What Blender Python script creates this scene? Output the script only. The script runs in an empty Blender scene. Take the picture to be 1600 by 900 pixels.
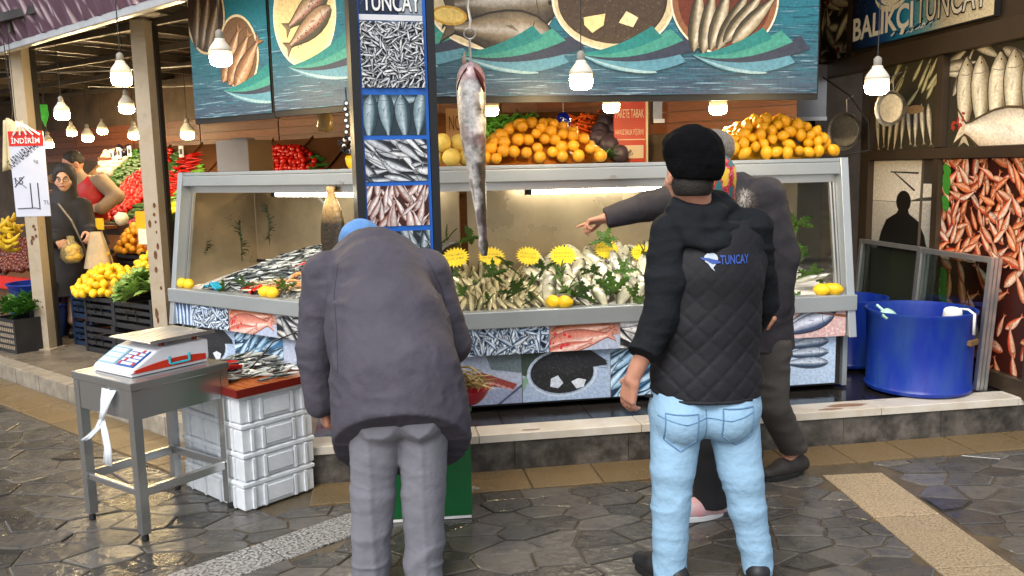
import bpy, bmesh, math, random
import numpy as np
from mathutils import Vector, Matrix, Euler
from mathutils.bvhtree import BVHTree

random.seed(11)
rng = np.random.default_rng(11)
scene = bpy.context.scene
COL = scene.collection
R_ = math.radians

# ------------------------------------------------------------------ camera
F_PX, PITCH, ROLL, EYE = 1350.0, R_(7.9), math.atan(.022), 1.58
_d = Vector((0, math.cos(PITCH), -math.sin(PITCH)))
_r0 = Vector((1, 0, 0)); _u0 = Vector((0, math.sin(PITCH), math.cos(PITCH)))
CR = math.cos(ROLL) * _r0 - math.sin(ROLL) * _u0
CU = math.sin(ROLL) * _r0 + math.cos(ROLL) * _u0
cam_data = bpy.data.cameras.new('camera')
cam = bpy.data.objects.new('camera', cam_data)
COL.objects.link(cam)
cam.matrix_world = Matrix(((CR.x, CU.x, -_d.x, 0), (CR.y, CU.y, -_d.y, 0), (CR.z, CU.z, -_d.z, EYE), (0, 0, 0, 1)))
cam_data.sensor_width = 36.0
cam_data.lens = F_PX / 1600 * 36
cam_data.clip_end = 600
cam_data.clip_start = .05
scene.camera = cam

# ------------------------------------------------------------------ light
world = bpy.data.worlds.new('World'); scene.world = world
world.use_nodes = True
nt = world.node_tree
sky = nt.nodes.new('ShaderNodeTexSky'); sky.sky_type = 'NISHITA'
sky.sun_disc = False
SUN_EL, SUN_AZ = R_(48), R_(205)          # compass: 180 = behind the camera
sky.sun_elevation = SUN_EL; sky.sun_rotation = SUN_AZ
sky.dust_density = 3.0; sky.air_density = 1.0
hs = nt.nodes.new('ShaderNodeHueSaturation'); hs.inputs['Saturation'].default_value = .38
bg = nt.nodes['Background']; bg.inputs[1].default_value = .12
nt.links.new(sky.outputs[0], hs.inputs['Color']); nt.links.new(hs.outputs[0], bg.inputs[0])
sun_data = bpy.data.lights.new('sun', 'SUN'); sun_data.energy = .9; sun_data.angle = R_(28)
sun_data.color = (1, .98, .95)
sun = bpy.data.objects.new('sun', sun_data); COL.objects.link(sun)
sdir = Vector((math.sin(SUN_AZ) * math.cos(SUN_EL), math.cos(SUN_AZ) * math.cos(SUN_EL), math.sin(SUN_EL)))
sun.rotation_euler = sdir.to_track_quat('Z', 'Y').to_euler()
vs = scene.view_settings
vs.view_transform = 'Standard'; vs.look = 'None'; vs.gamma = 1; vs.use_curve_mapping = False
vs.exposure = .95
scene.render.engine = 'CYCLES'
scene.cycles.use_denoising = True
scene.cycles.max_bounces = 7
scene.cycles.transparent_max_bounces = 32
scene.cycles.sample_clamp_indirect = 6
LAMP = 110.0       # emission of the hanging bulbs
TUBE = 26.0       # emission of the display tubes

# ------------------------------------------------------------------ helpers
def at(px, py, Y):
    """world point seen at pixel (px,py) of the 1600x900 photograph at distance Y"""
    r = _d + CR * ((px - 800) / F_PX) + CU * ((450 - py) / F_PX)
    return Vector((0, 0, EYE)) + r * (Y / r.y)

def on_z(px, py, z):
    r = _d + CR * ((px - 800) / F_PX) + CU * ((450 - py) / F_PX)
    return Vector((0, 0, EYE)) + r * ((z - EYE) / r.z)

def hexc(h):
    h = h.lstrip('#')
    v = [int(h[i:i + 2], 16) / 255 for i in (0, 2, 4)]
    return tuple(c / 12.92 if c <= .04045 else ((c + .055) / 1.055) ** 2.4 for c in v)

def jit(c, a=.12):
    k = 1 + random.uniform(-a, a)
    return tuple(max(0, min(1, x * k)) for x in c)

def mix(a, b, t):
    return tuple(x + (y - x) * t for x, y in zip(a, b))

MATS = {}
def mat(name, col=(.5, .5, .5), rough=.5, metal=0., var=.15, vscale=6., bump=0., bscale=40., spec=.5, vcol=False,
        rnd=0., emit=None, estr=0., trans=0., ior=1.45, alpha=1., rvar=0., stretch=None, col2=None, aniso=None, world_co=False, detail=4, sss=0.):
    if name in MATS: return MATS[name]
    m = bpy.data.materials.new(name); m.use_nodes = True
    t = m.node_tree; N = t.nodes; L = t.links
    b = N['Principled BSDF']
    b.inputs['Roughness'].default_value = rough; b.inputs['Metallic'].default_value = metal
    b.inputs['Specular IOR Level'].default_value = spec; b.inputs['IOR'].default_value = ior
    if trans: b.inputs['Transmission Weight'].default_value = trans
    if alpha < 1: b.inputs['Alpha'].default_value = alpha
    if sss:
        b.inputs['Subsurface Weight'].default_value = sss; b.inputs['Subsurface Scale'].default_value = .02
        b.inputs['Subsurface Radius'].default_value = (1, .4, .2)
    if world_co:
        g = N.new('ShaderNodeNewGeometry'); co = g.outputs['Position']
    else:
        tc = N.new('ShaderNodeTexCoord'); co = tc.outputs['Object']
    if stretch:
        mp = N.new('ShaderNodeMapping'); mp.inputs['Scale'].default_value = stretch
        L.new(co, mp.inputs['Vector']); co = mp.outputs[0]
    if vcol:
        a = N.new('ShaderNodeVertexColor'); a.layer_name = 'Col'; base = a.outputs['Color']
    else:
        rg = N.new('ShaderNodeRGB'); rg.outputs[0].default_value = (*col, 1); base = rg.outputs[0]
    if col2 is not None or var:
        nz = N.new('ShaderNodeTexNoise'); nz.inputs['Scale'].default_value = vscale; nz.inputs['Detail'].default_value = detail
        nz.inputs['Roughness'].default_value = .65
        L.new(co, nz.inputs['Vector'])
        if col2 is not None:
            cr = N.new('ShaderNodeValToRGB'); cr.color_ramp.elements[0].position = .38; cr.color_ramp.elements[1].position = .64
            L.new(nz.outputs['Fac'], cr.inputs['Fac'])
            mx = N.new('ShaderNodeMix'); mx.data_type = 'RGBA'
            L.new(cr.outputs[0], mx.inputs['Factor']); L.new(base, mx.inputs['A']); mx.inputs['B'].default_value = (*col2, 1)
            base = mx.outputs['Result']
        if var:
            mr = N.new('ShaderNodeMapRange'); mr.inputs['From Min'].default_value = .3; mr.inputs['From Max'].default_value = .7
            mr.inputs['To Min'].default_value = 1 - var; mr.inputs['To Max'].default_value = 1 + var
            L.new(nz.outputs['Fac'], mr.inputs['Value'])
            vm = N.new('ShaderNodeVectorMath'); vm.operation = 'SCALE'
            L.new(base, vm.inputs[0]); L.new(mr.outputs[0], vm.inputs['Scale']); base = vm.outputs[0]
    if rnd:
        oi = N.new('ShaderNodeObjectInfo')
        mr = N.new('ShaderNodeMapRange'); mr.inputs['To Min'].default_value = 1 - rnd; mr.inputs['To Max'].default_value = 1 + rnd
        L.new(oi.outputs['Random'], mr.inputs['Value'])
        vm = N.new('ShaderNodeVectorMath'); vm.operation = 'SCALE'
        L.new(base, vm.inputs[0]); L.new(mr.outputs[0], vm.inputs['Scale']); base = vm.outputs[0]
    L.new(base, b.inputs['Base Color'])
    if rvar:
        n2 = N.new('ShaderNodeTexNoise'); n2.inputs['Scale'].default_value = 2.3 if world_co else vscale * .7
        n2.inputs['Detail'].default_value = 5
        L.new(co, n2.inputs['Vector'])
        mr = N.new('ShaderNodeMapRange'); mr.inputs['From Min'].default_value = .35; mr.inputs['From Max'].default_value = .65
        mr.inputs['To Min'].default_value = max(.03, rough - rvar); mr.inputs['To Max'].default_value = min(1, rough + rvar)
        L.new(n2.outputs['Fac'], mr.inputs['Value']); L.new(mr.outputs[0], b.inputs['Roughness'])
    if bump:
        n3 = N.new('ShaderNodeTexNoise'); n3.inputs['Scale'].default_value = bscale; n3.inputs['Detail'].default_value = 4
        L.new(co, n3.inputs['Vector'])
        bp = N.new('ShaderNodeBump'); bp.inputs['Strength'].default_value = bump; bp.inputs['Distance'].default_value = .01
        L.new(n3.outputs['Fac'], bp.inputs['Height']); L.new(bp.outputs[0], b.inputs['Normal'])
    if emit:
        b.inputs['Emission Color'].default_value = (*emit, 1); b.inputs['Emission Strength'].default_value = estr
    MATS[name] = m
    return m

class MB:
    """collects shapes, builds one mesh"""
    def __init__(s): s.v = []; s.f = []; s.c = []
    def add(s, vs, fs, col=None):
        o = len(s.v); s.v += [tuple(p) for p in vs]; s.f += [tuple(i + o for i in f) for f in fs]
        s.c += [col] * len(vs); return s
    def box(s, x0, y0, z0, x1, y1, z1, col=None, bev=0):
        if bev:
            b = bev
            vs = []
            for z, i in ((z0, b), (z0 + b, 0), (z1 - b, 0), (z1, b)):
                vs += [(x0 + i + b * (i == 0) * 0, y0 + i, z), (x1 - i, y0 + i, z), (x1 - i, y1 - i, z), (x0 + i, y1 - i, z)]
            fs = [(3, 2, 1, 0), (12, 13, 14, 15)]
            for k in range(3):
                for j in range(4):
                    a = 4 * k + j; c = 4 * k + (j + 1) % 4
                    fs.append((a, c, c + 4, a + 4))
            return s.add(vs, fs, col)
        vs = [(x0, y0, z0), (x1, y0, z0), (x1, y1, z0), (x0, y1, z0), (x0, y0, z1), (x1, y0, z1), (x1, y1, z1), (x0, y1, z1)]
        return s.add(vs, [(3, 2, 1, 0), (4, 5, 6, 7), (0, 1, 5, 4), (1, 2, 6, 5), (2, 3, 7, 6), (3, 0, 4, 7)], col)
    def prism(s, pts, z0, z1, col=None):
        n = len(pts)
        vs = [(p[0], p[1], z0) for p in pts] + [(p[0], p[1], z1) for p in pts]
        fs = [tuple(range(n - 1, -1, -1)), tuple(range(n, 2 * n))] + [(i, (i + 1) % n, n + (i + 1) % n, n + i) for i in range(n)]
        return s.add(vs, fs, col)
    def extr(s, prof, x0, x1, col=None):
        """profile in (y,z) swept along x"""
        n = len(prof)
        vs = [(x0, p[0], p[1]) for p in prof] + [(x1, p[0], p[1]) for p in prof]
        fs = [tuple(range(n)), tuple(range(2 * n - 1, n - 1, -1))] + [((i + 1) % n, i, n + i, n + (i + 1) % n) for i in range(n)]
        return s.add(vs, fs, col)
    def lathe(s, prof, n=20, c=(0, 0, 0), col=None):
        vs = []; fs = []
        for r, z in prof:
            for k in range(n):
                a = 2 * math.pi * k / n
                vs.append((c[0] + r * math.cos(a), c[1] + r * math.sin(a), c[2] + z))
        for i in range(len(prof) - 1):
            for k in range(n):
                a = i * n + k; b = i * n + (k + 1) % n
                fs.append((a, b, b + n, a + n))
        if prof[0][0] > 1e-4: fs.append(tuple(range(n - 1, -1, -1)))
        if prof[-1][0] > 1e-4: fs.append(tuple((len(prof) - 1) * n + k for k in range(n)))
        return s.add(vs, fs, col)
    def tube(s, path, r, n=8, col=None, radii=None, flat=1.0):
        path = [Vector(p) for p in path]; vs = []; fs = []
        prev = None
        for i, p in enumerate(path):
            t = (path[min(i + 1, len(path) - 1)] - path[max(i - 1, 0)]).normalized()
            if prev is None:
                a = Vector((0, 0, 1)) if abs(t.z) < .9 else Vector((1, 0, 0))
                u = t.cross(a).normalized()
            else:
                u = (prev - t * prev.dot(t)).normalized()
            prev = u; w = t.cross(u)
            rr = radii[i] if radii else r
            for k in range(n):
                an = 2 * math.pi * k / n
                vs.append(p + (u * math.cos(an) + w * math.sin(an) * flat) * rr)
        for i in range(len(path) - 1):
            for k in range(n):
                a = i * n + k; b = i * n + (k + 1) % n
                fs.append((a, b, b + n, a + n))
        fs.append(tuple(range(n - 1, -1, -1))); fs.append(tuple((len(path) - 1) * n + k for k in range(n)))
        return s.add(vs, fs, col)
    def sphere(s, c, r, nu=12, nv=8, col=None):
        r = r if isinstance(r, (tuple, list)) else (r, r, r)
        vs = []; fs = []
        for i in range(nv + 1):
            th = math.pi * i / nv
            for k in range(nu):
                a = 2 * math.pi * k / nu
                vs.append((c[0] + r[0] * math.sin(th) * math.cos(a), c[1] + r[1] * math.sin(th) * math.sin(a), c[2] - r[2] * math.cos(th)))
        for i in range(nv):
            for k in range(nu):
                a = i * nu + k; b = i * nu + (k + 1) % nu
                fs.append((a, b, b + nu, a + nu))
        return s.add(vs, fs, col)
    def grid(s, fn, nu, nv, col=None):
        vs = [fn(i / nu, j / nv) for j in range(nv + 1) for i in range(nu + 1)]
        fs = [(j * (nu + 1) + i, j * (nu + 1) + i + 1, (j + 1) * (nu + 1) + i + 1, (j + 1) * (nu + 1) + i) for j in range(nv) for i in range(nu)]
        return s.add(vs, fs, col)
    def mesh(s, name, m=None, smooth=False):
        me = bpy.data.meshes.new(name)
        me.from_pydata([tuple(p) for p in s.v], [], s.f)
        if any(c is not None for c in s.c):
            ca = me.color_attributes.new('Col', 'FLOAT_COLOR', 'POINT')
            arr = np.ones((len(s.v), 4), 'f4')
            for i, c in enumerate(s.c):
                if c is not None: arr[i, :3] = c[:3]
            ca.data.foreach_set('color', arr.ravel())
        if smooth: me.polygons.foreach_set('use_smooth', [True] * len(me.polygons))
        if m: me.materials.append(m)
        me.update()
        return me
    def build(s, name, m, parent=None, smooth=False, angle=None, solid=0, bevel=0):
        me = s.mesh(name, m, smooth)
        o = bpy.data.objects.new(name, me); COL.objects.link(o); o.parent = parent
        if smooth and angle:
            me.set_sharp_from_angle(angle=R_(angle))
        if solid:
            md = o.modifiers.new('s', 'SOLIDIFY'); md.thickness = solid; md.offset = 0
        if bevel:
            md = o.modifiers.new('b', 'BEVEL'); md.width = bevel; md.segments = 2; md.limit_method = 'ANGLE'
        return o

def tag(o, label=None, cat=None, group=None, kind=None):
    if label: o['label'] = label
    if cat: o['category'] = cat
    if group: o['group'] = group
    if kind: o['kind'] = kind
    return o

def thing(name, label, cat, loc=(0, 0, 0), rz=0., group=None):
    o = bpy.data.objects.new(name, None); COL.objects.link(o)
    o.location = loc; o.rotation_euler = (0, 0, rz); o.empty_display_size = .1
    return tag(o, label, cat, group)

def put(name, me, loc, rot=(0, 0, 0), sc=1., parent=None):
    o = bpy.data.objects.new(name, me); COL.objects.link(o)
    o.location = loc; o.rotation_euler = rot
    o.scale = (sc, sc, sc) if not isinstance(sc, (tuple, list)) else sc
    o.parent = parent
    return o

# frames: R = right facade, L = left facade, both start at the corner of the counter
O = Vector((-.49, 4.735, 0))
AR, AL = R_(8.9), R_(-35.6)
exR = Vector((math.cos(AR), math.sin(AR), 0)); eyR = Vector((-math.sin(AR), math.cos(AR), 0))
exL = Vector((math.cos(AL), math.sin(AL), 0)); eyL = Vector((-math.sin(AL), math.cos(AL), 0))
def FR(x, y, z=0): return O + exR * x + eyR * y + Vector((0, 0, z))
def FL(x, y, z=0): return O + exL * x + eyL * y + Vector((0, 0, z))

# ---- numpy value noise
def vnoise(P, seed=0):
    P = np.asarray(P, 'f4'); i = np.floor(P).astype(np.int64); f = P - i; f = f * f * (3 - 2 * f)
    def h(a, b, c):
        n = (a * 73856093) ^ (b * 19349663) ^ (c * 83492791) ^ (seed * 2654435)
        n = (n ^ (n >> 13)) * 1274126177; n = n ^ (n >> 16)
        return (n & 0xffff) / 65535.0
    r = 0
    for dx in (0, 1):
        wx = f[..., 0] if dx else 1 - f[..., 0]
        for dy in (0, 1):
            wy = f[..., 1] if dy else 1 - f[..., 1]
            for dz in (0, 1):
                wz = f[..., 2] if dz else 1 - f[..., 2]
                r = r + wx * wy * wz * h(i[..., 0] + dx, i[..., 1] + dy, i[..., 2] + dz)
    return r * 2 - 1

# ---- implicit surfaces
import openvdb as vdb
class Vol:
    def __init__(s, lo, hi, vx=.007):
        s.vx = vx; s.lo = np.array(lo, 'f4'); n = np.ceil((np.array(hi) - s.lo) / vx).astype(int) + 1
        s.n = n; s.ax = [s.lo[i] + np.arange(n[i], dtype='f4') * vx for i in range(3)]
        s.f = np.full(n, .25, 'f4')
    def blk(s, lo, hi):
        a = np.clip(np.floor((np.array(lo) - s.lo) / s.vx).astype(int), 0, s.n)
        b = np.clip(np.ceil((np.array(hi) - s.lo) / s.vx).astype(int) + 1, 0, s.n)
        sl = tuple(slice(i, j) for i, j in zip(a, b))
        X = s.ax[0][sl[0]][:, None, None]; Y = s.ax[1][sl[1]][None, :, None]; Z = s.ax[2][sl[2]][None, None, :]
        return sl, X, Y, Z
    def comb(s, sl, d, k):
        a = s.f[sl]
        if a.size == 0: return
        if k > 0:
            h = np.clip(.5 + .5 * (a - d) / k, 0, 1)
            s.f[sl] = a + (d - a) * h - k * h * (1 - h)
        else: s.f[sl] = np.minimum(a, d)
    def cap(s, a, b, ra, rb=None, k=.02, sc=(1, 1, 1)):
        rb = ra if rb is None else rb
        a = np.array(a, 'f4'); b = np.array(b, 'f4'); sc = np.array(sc, 'f4')
        pad = max(ra, rb) / sc + k + .03
        sl, X, Y, Z = s.blk(np.minimum(a, b) - pad, np.maximum(a, b) + pad)
        A = a * sc; B = b * sc; ba = B - A; L2 = float(ba @ ba) + 1e-9
        px = X * sc[0] - A[0]; py = Y * sc[1] - A[1]; pz = Z * sc[2] - A[2]
        t = np.clip((px * ba[0] + py * ba[1] + pz * ba[2]) / L2, 0, 1)
        d = np.sqrt((px - t * ba[0]) ** 2 + (py - t * ba[1]) ** 2 + (pz - t * ba[2]) ** 2) - (ra + (rb - ra) * t)
        s.comb(sl, d / max(1, float(sc.max()) ** .5), k); return s
    def chain(s, pts, rs, k=.02, sc=(1, 1, 1)):
        for i in range(len(pts) - 1): s.cap(pts[i], pts[i + 1], rs[i], rs[i + 1], k, sc)
        return s
    def ell(s, c, r, k=.02, M=None, sub=False):
        c = np.array(c, 'f4'); r = np.array(r, 'f4'); pad = max(r) + k + .03
        sl, X, Y, Z = s.blk(c - pad, c + pad)
        px, py, pz = X - c[0], Y - c[1], Z - c[2]
        if M is not None:    # rows = local axes
            q = [px * m[0] + py * m[1] + pz * m[2] for m in M]
        else: q = [px, py, pz]
        k0 = np.sqrt((q[0] / r[0]) ** 2 + (q[1] / r[1]) ** 2 + (q[2] / r[2]) ** 2)
        d = (k0 - 1) * float(min(r)) * .5 + (k0 - 1) * float(np.mean(r)) * .5
        if sub:
            a = s.f[sl]; d = -d
            h = np.clip(.5 + .5 * (d - a) / k, 0, 1) if k > 0 else (d > a)
            s.f[sl] = a + (d - a) * h + k * h * (1 - h)
        else: s.comb(sl, d, k)
        return s
    def cut(s, p, n):
        n = np.array(n, 'f4'); n /= np.linalg.norm(n)
        d = (s.ax[0][:, None, None] - p[0]) * n[0] + (s.ax[1][None, :, None] - p[1]) * n[1] + (s.ax[2][None, None, :] - p[2]) * n[2]
        s.f = np.maximum(s.f, d.astype('f4')); return s
    def disp(s, fn, band=.04):
        idx = np.nonzero(np.abs(s.f) < band)
        P = np.stack([s.ax[i][idx[i]] for i in range(3)], -1)
        s.f[idx] += fn(P).astype('f4'); return s
    def arrays(s, adapt=0.):
        g = vdb.FloatGrid(.25); g.copyFromArray(np.ascontiguousarray(s.f))
        out = g.convertToPolygons(isovalue=0., adaptivity=adapt)
        pts, tris, quads = out[0], out[1], out[2]
        return pts * s.vx + s.lo, tris, quads
    def build(s, name, m, parent=None, origin=(0, 0, 0), adapt=0., colfn=None, smooth_it=2):
        P, T, Q = s.arrays(adapt)
        fs = [tuple(int(x) for x in t[::-1]) for t in T] + [tuple(int(x) for x in q[::-1]) for q in Q]
        me = bpy.data.meshes.new(name)
        V = P - np.array(origin, 'f4')
        me.from_pydata(V.tolist(), [], fs)
        bm = bmesh.new(); bm.from_mesh(me)
        for _ in range(smooth_it): bmesh.ops.smooth_vert(bm, verts=bm.verts, factor=.5, use_axis_x=True, use_axis_y=True, use_axis_z=True)
        if bm.calc_volume(signed=True) < 0: bmesh.ops.reverse_faces(bm, faces=bm.faces)
        bm.to_mesh(me); bm.free()
        me.polygons.foreach_set('use_smooth', [True] * len(me.polygons))
        if colfn is not None:
            ca = me.color_attributes.new('Col', 'FLOAT_COLOR', 'POINT')
            arr = np.ones((len(V), 4), 'f4'); arr[:, :3] = colfn(P)
            ca.data.foreach_set('color', arr.ravel())
        me.materials.append(m); me.update()
        o = bpy.data.objects.new(name, me); COL.objects.link(o); o.parent = parent
        return o

def text_geo(txt, size, shear=0., offset=0., extrude=0., spacing=1.):
    cu = bpy.data.curves.new('t', 'FONT'); cu.body = txt; cu.size = size; cu.shear = shear; cu.offset = offset
    cu.extrude = extrude; cu.space_character = spacing; cu.resolution_u = 4
    o = bpy.data.objects.new('t', cu); COL.objects.link(o)
    dg = bpy.context.evaluated_depsgraph_get(); dg.update()
    me = o.evaluated_get(dg).to_mesh()
    V = [v.co.copy() for v in me.vertices]; Fc = [tuple(p.vertices) for p in me.polygons]
    o.evaluated_get(dg).to_mesh_clear()
    bpy.data.objects.remove(o); bpy.data.curves.remove(cu)
    return V, Fc

def lettering(name, txt, h, parent, m, x, z, y=-.003, width=None, **kw):
    """upright text in the parent's xz plane facing -y; x,z lower left corner, h cap height"""
    V, Fc = text_geo(txt, 1.0, **kw)
    if not V: return None
    x0 = min(v.x for v in V); x1 = max(v.x for v in V); y0 = min(v.y for v in V); y1 = max(v.y for v in V)
    sy = h / (y1 - y0); sx = (width / (x1 - x0)) if width else sy
    mb = MB(); mb.add([(x + (v.x - x0) * sx, y - v.z, z + (v.y - y0) * sy) for v in V], Fc)
    return mb.build(name, m, parent)

# ---- flat printed pictures
def clip_rect(poly, w, h):
    for ax, lim, sg in ((0, 0, 1), (0, w, -1), (1, 0, 1), (1, h, -1)):
        out = []
        for i in range(len(poly)):
            a, b = poly[i - 1], poly[i]
            ia, ib = (a[ax] - lim) * sg >= 0, (b[ax] - lim) * sg >= 0
            if ia != ib:
                t = (lim - a[ax]) / (b[ax] - a[ax]); out.append(tuple(i_ + (j_ - i_) * t for i_, j_ in zip(a, b)))
            if ib: out.append(b)
        poly = out
        if len(poly) < 3: return []
    return poly

class Print:
    def __init__(s, w, h, bgc):
        s.w, s.h = w, h; s.mb = MB(); s.z = 0.
        s.poly([(0, 0), (w, 0), (w, h), (0, h)], bgc)
    def poly(s, pts, col, step=.000015, jv=0.):
        p = clip_rect([tuple(q) for q in pts], s.w, s.h)
        if len(p) < 3: return
        o = len(s.mb.c)
        s.mb.add([(q[0], -s.z, q[1]) for q in p], [tuple(range(len(p)))], col)
        if jv:
            for i in range(len(p)): s.mb.c[o + i] = jit(col, jv)
        s.z += step
    def quadgrad(s, pts, c0, c1):
        """quad with c0 on the first two corners, c1 on the others"""
        o = len(s.mb.v); s.mb.add([(q[0], -s.z, q[1]) for q in pts], [(0, 1, 2, 3)]); 
        for i, c in enumerate((c0, c0, c1, c1)): s.mb.c[o + i] = c
        s.z += .000015
    def ell(s, cx, cy, rx, ry, col, rot=0, n=26, a0=0, a1=2 * math.pi):
        c, sn = math.cos(rot), math.sin(rot)
        s.poly([(cx + rx * math.cos(a) * c - ry * math.sin(a) * sn, cy + rx * math.cos(a) * sn + ry * math.sin(a) * c)
                for a in [a0 + (a1 - a0) * i / n for i in range(n)]], col)
    def fish(s, cx, cy, L, ang, wr=.2, back=(.05, .06, .08), belly=(.6, .62, .64), line=(.01, .01, .012), bend=0., eye=True, tail=.16, spots=0, mid=None):
        T = [0, .06, .15, .28, .42, .56, .7, .8, .86]
        Wd = [.12, .5, .82, 1, .97, .8, .5, .26, .18]
        c, sn = math.cos(ang), math.sin(ang)
        def P(t, w):
            x = (t - .5) * L; y = w * L * wr / 2 + bend * L * math.sin(math.pi * t)
            return (cx + x * c - y * sn, cy + x * sn + y * c)
        def shape(g, lo=-1, hi=1):
            up = [P(t, w * hi + (g if hi > 0 else 0)) for t, w in zip(T, Wd)]
            dn = [P(t, w * lo - (g if lo < 0 else 0)) for t, w in zip(T, Wd)]
            return up, dn
        up, dn = shape(.10)
        tl = [P(.985, .75), P(.935, 0), P(.985, -.8)]
        s.poly(up + tl + dn[::-1], line)
        tl2 = [P(.86, .18), P(.975, .62), P(.925, 0), P(.975, -.65), P(.86, -.18)]
        s.poly(tl2, mix(back, belly, .3), jv=.3)
        m_ = mid or mix(belly, back, .35); sh = [(1, mix(back, line, .45)), (.62, back), (.22, m_), (-.12, mix(belly, (1, 1, 1), .25)), (-.55, belly), (-1, mix(belly, line, .55))]
        rows = []
        for i, (t, w) in enumerate(zip(T, Wd)):
            rows.append([(*P(t, w * q), *jit(mix(c_, back, .45) if t < .1 else c_, .16)) for q, c_ in sh])
        inside = all(0 <= q[0] <= s.w and 0 <= q[1] <= s.h for r_ in rows for q in r_)
        if inside:
            n_ = len(sh); s.mb.add([(q[0], -s.z, q[1]) for r_ in rows for q in r_], [(i * n_ + j, i * n_ + j + 1, (i + 1) * n_ + j + 1, (i + 1) * n_ + j) for i in range(len(rows) - 1) for j in range(n_ - 1)])
            s.mb.c[-n_ * len(rows):] = [q[2:] for r_ in rows for q in r_]
        else:
            for i in range(len(rows) - 1):
                for j in range(len(sh) - 1):
                    q = clip_rect([rows[i][j], rows[i][j + 1], rows[i + 1][j + 1], rows[i + 1][j]], s.w, s.h)
                    if len(q) > 2:
                        s.mb.add([(v[0], -s.z, v[1]) for v in q], [tuple(range(len(q)))]); s.mb.c[-len(q):] = [v[2:] for v in q]
        s.z += .000015
        if eye:
            e = P(.075, .12); s.ell(*e, L * wr * .06, L * wr * .06, mix(back, belly, .45), n=8)
            s.ell(*e, L * wr * .04, L * wr * .04, (.008, .008, .008), n=7)
            g = [P(.165, .7), P(.185, .1), P(.165, -.65), P(.172, -.65), P(.193, .1), P(.172, .7)]
            s.poly(g, mix(line, back, .6))
            s.poly([P(.3, -.05), P(.42, -.3), P(.36, -.38)], mix(back, belly, .55), jv=.2)
        for _ in range(spots):
            t = random.uniform(.2, .75); p = P(t, random.uniform(-.1, .8)); s.ell(*p, L * .012, L * .009, mix(back, line, .6), n=6)
    def shoal(s, n, L, wr, backs, bellies, ang=(0, 6.28), **kw):
        # jittered grid so the picture fills evenly
        nx = max(1, int(round(math.sqrt(n * s.w / s.h)))); ny = max(1, int(round(n / nx)))
        cells = [(i, j) for i in range(-1, nx + 1) for j in range(-1, ny + 1)]; random.shuffle(cells)
        for i, j in cells:
            s.fish((i + .5 + random.uniform(-.5, .5)) * s.w / nx, (j + .5 + random.uniform(-.5, .5)) * s.h / ny,
                   L * random.uniform(.8, 1.2), random.uniform(*ang), wr * random.uniform(.85, 1.15),
                   jit(random.choice(backs), .3), jit(random.choice(bellies), .2), bend=random.uniform(-.06, .06), **kw)
    def build(s, name, parent, loc=(0, 0, 0), m=None, rz=0.):
        o = s.mb.build(name, m or mat('print_gloss', vcol=True, rough=.42, var=.28, vscale=55, detail=6), parent)
        o.location = loc; o.rotation_euler = (0, 0, rz)
        return o

def rot_from(h, n):
    """rotation whose -x axis (a fish's head) points along h and whose y axis (its flank) along n"""
    X = -Vector(h).normalized(); Y = (Vector(n) - X * Vector(n).dot(X)).normalized(); Z = X.cross(Y)
    return Matrix((X, Y, Z)).transposed().to_euler()
def folds(amp, fr, seed, amp2=0., fr2=(9, 9, 14)):
    def fn(P):
        w = np.stack([vnoise(P * 3.1 + 7 * i, seed + i) for i in range(3)], -1) * .75
        sa = lambda q: np.sqrt(q * q + .006)
        r = 1 - sa(vnoise(P * np.array(fr, 'f4') + w, seed + 5)) * 2.0
        o = -amp * np.clip(r, 0, 1) ** 2 + amp * .25
        if amp2:
            r2 = 1 - sa(vnoise(P * np.array(fr2, 'f4') + w * 1.6, seed + 9)) * 2.0; o = o - amp2 * np.clip(r2, 0, 1) ** 2 + amp2 * .25
        return o
    return fn
def glass_mat(name, tint=(1, 1, 1), haze=0.):
    m = bpy.data.materials.new(name); m.use_nodes = True; N = m.node_tree.nodes; L = m.node_tree.links
    N.remove(N['Principled BSDF']); out = N['Material Output']
    tr = N.new('ShaderNodeBsdfTransparent'); tr.inputs[0].default_value = (*tint, 1); gl = N.new('ShaderNodeBsdfGlossy'); gl.inputs['Roughness'].default_value = .03
    lw = N.new('ShaderNodeLayerWeight'); lw.inputs[0].default_value = .5; pw_ = N.new('ShaderNodeMath'); pw_.operation = 'POWER'; pw_.inputs[1].default_value = 4; ma = N.new('ShaderNodeMath'); ma.operation = 'MULTIPLY_ADD'; ma.inputs[1].default_value = .6; ma.inputs[2].default_value = .05
    mx = N.new('ShaderNodeMixShader'); L.new(lw.outputs['Facing'], pw_.inputs[0]); L.new(pw_.outputs[0], ma.inputs[0]); L.new(ma.outputs[0], mx.inputs[0]); L.new(tr.outputs[0], mx.inputs[1]); L.new(gl.outputs[0], mx.inputs[2]); L.new(mx.outputs[0], out.inputs[0])
    MATS[name] = m; return m

def proj(P):
    v = Vector(P) - Vector((0, 0, EYE)); z = v.dot(_d)
    if z < .1: return (-9999, -9999)
    return (800 + F_PX * v.dot(CR) / z, 450 - F_PX * v.dot(CU) / z)

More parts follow.
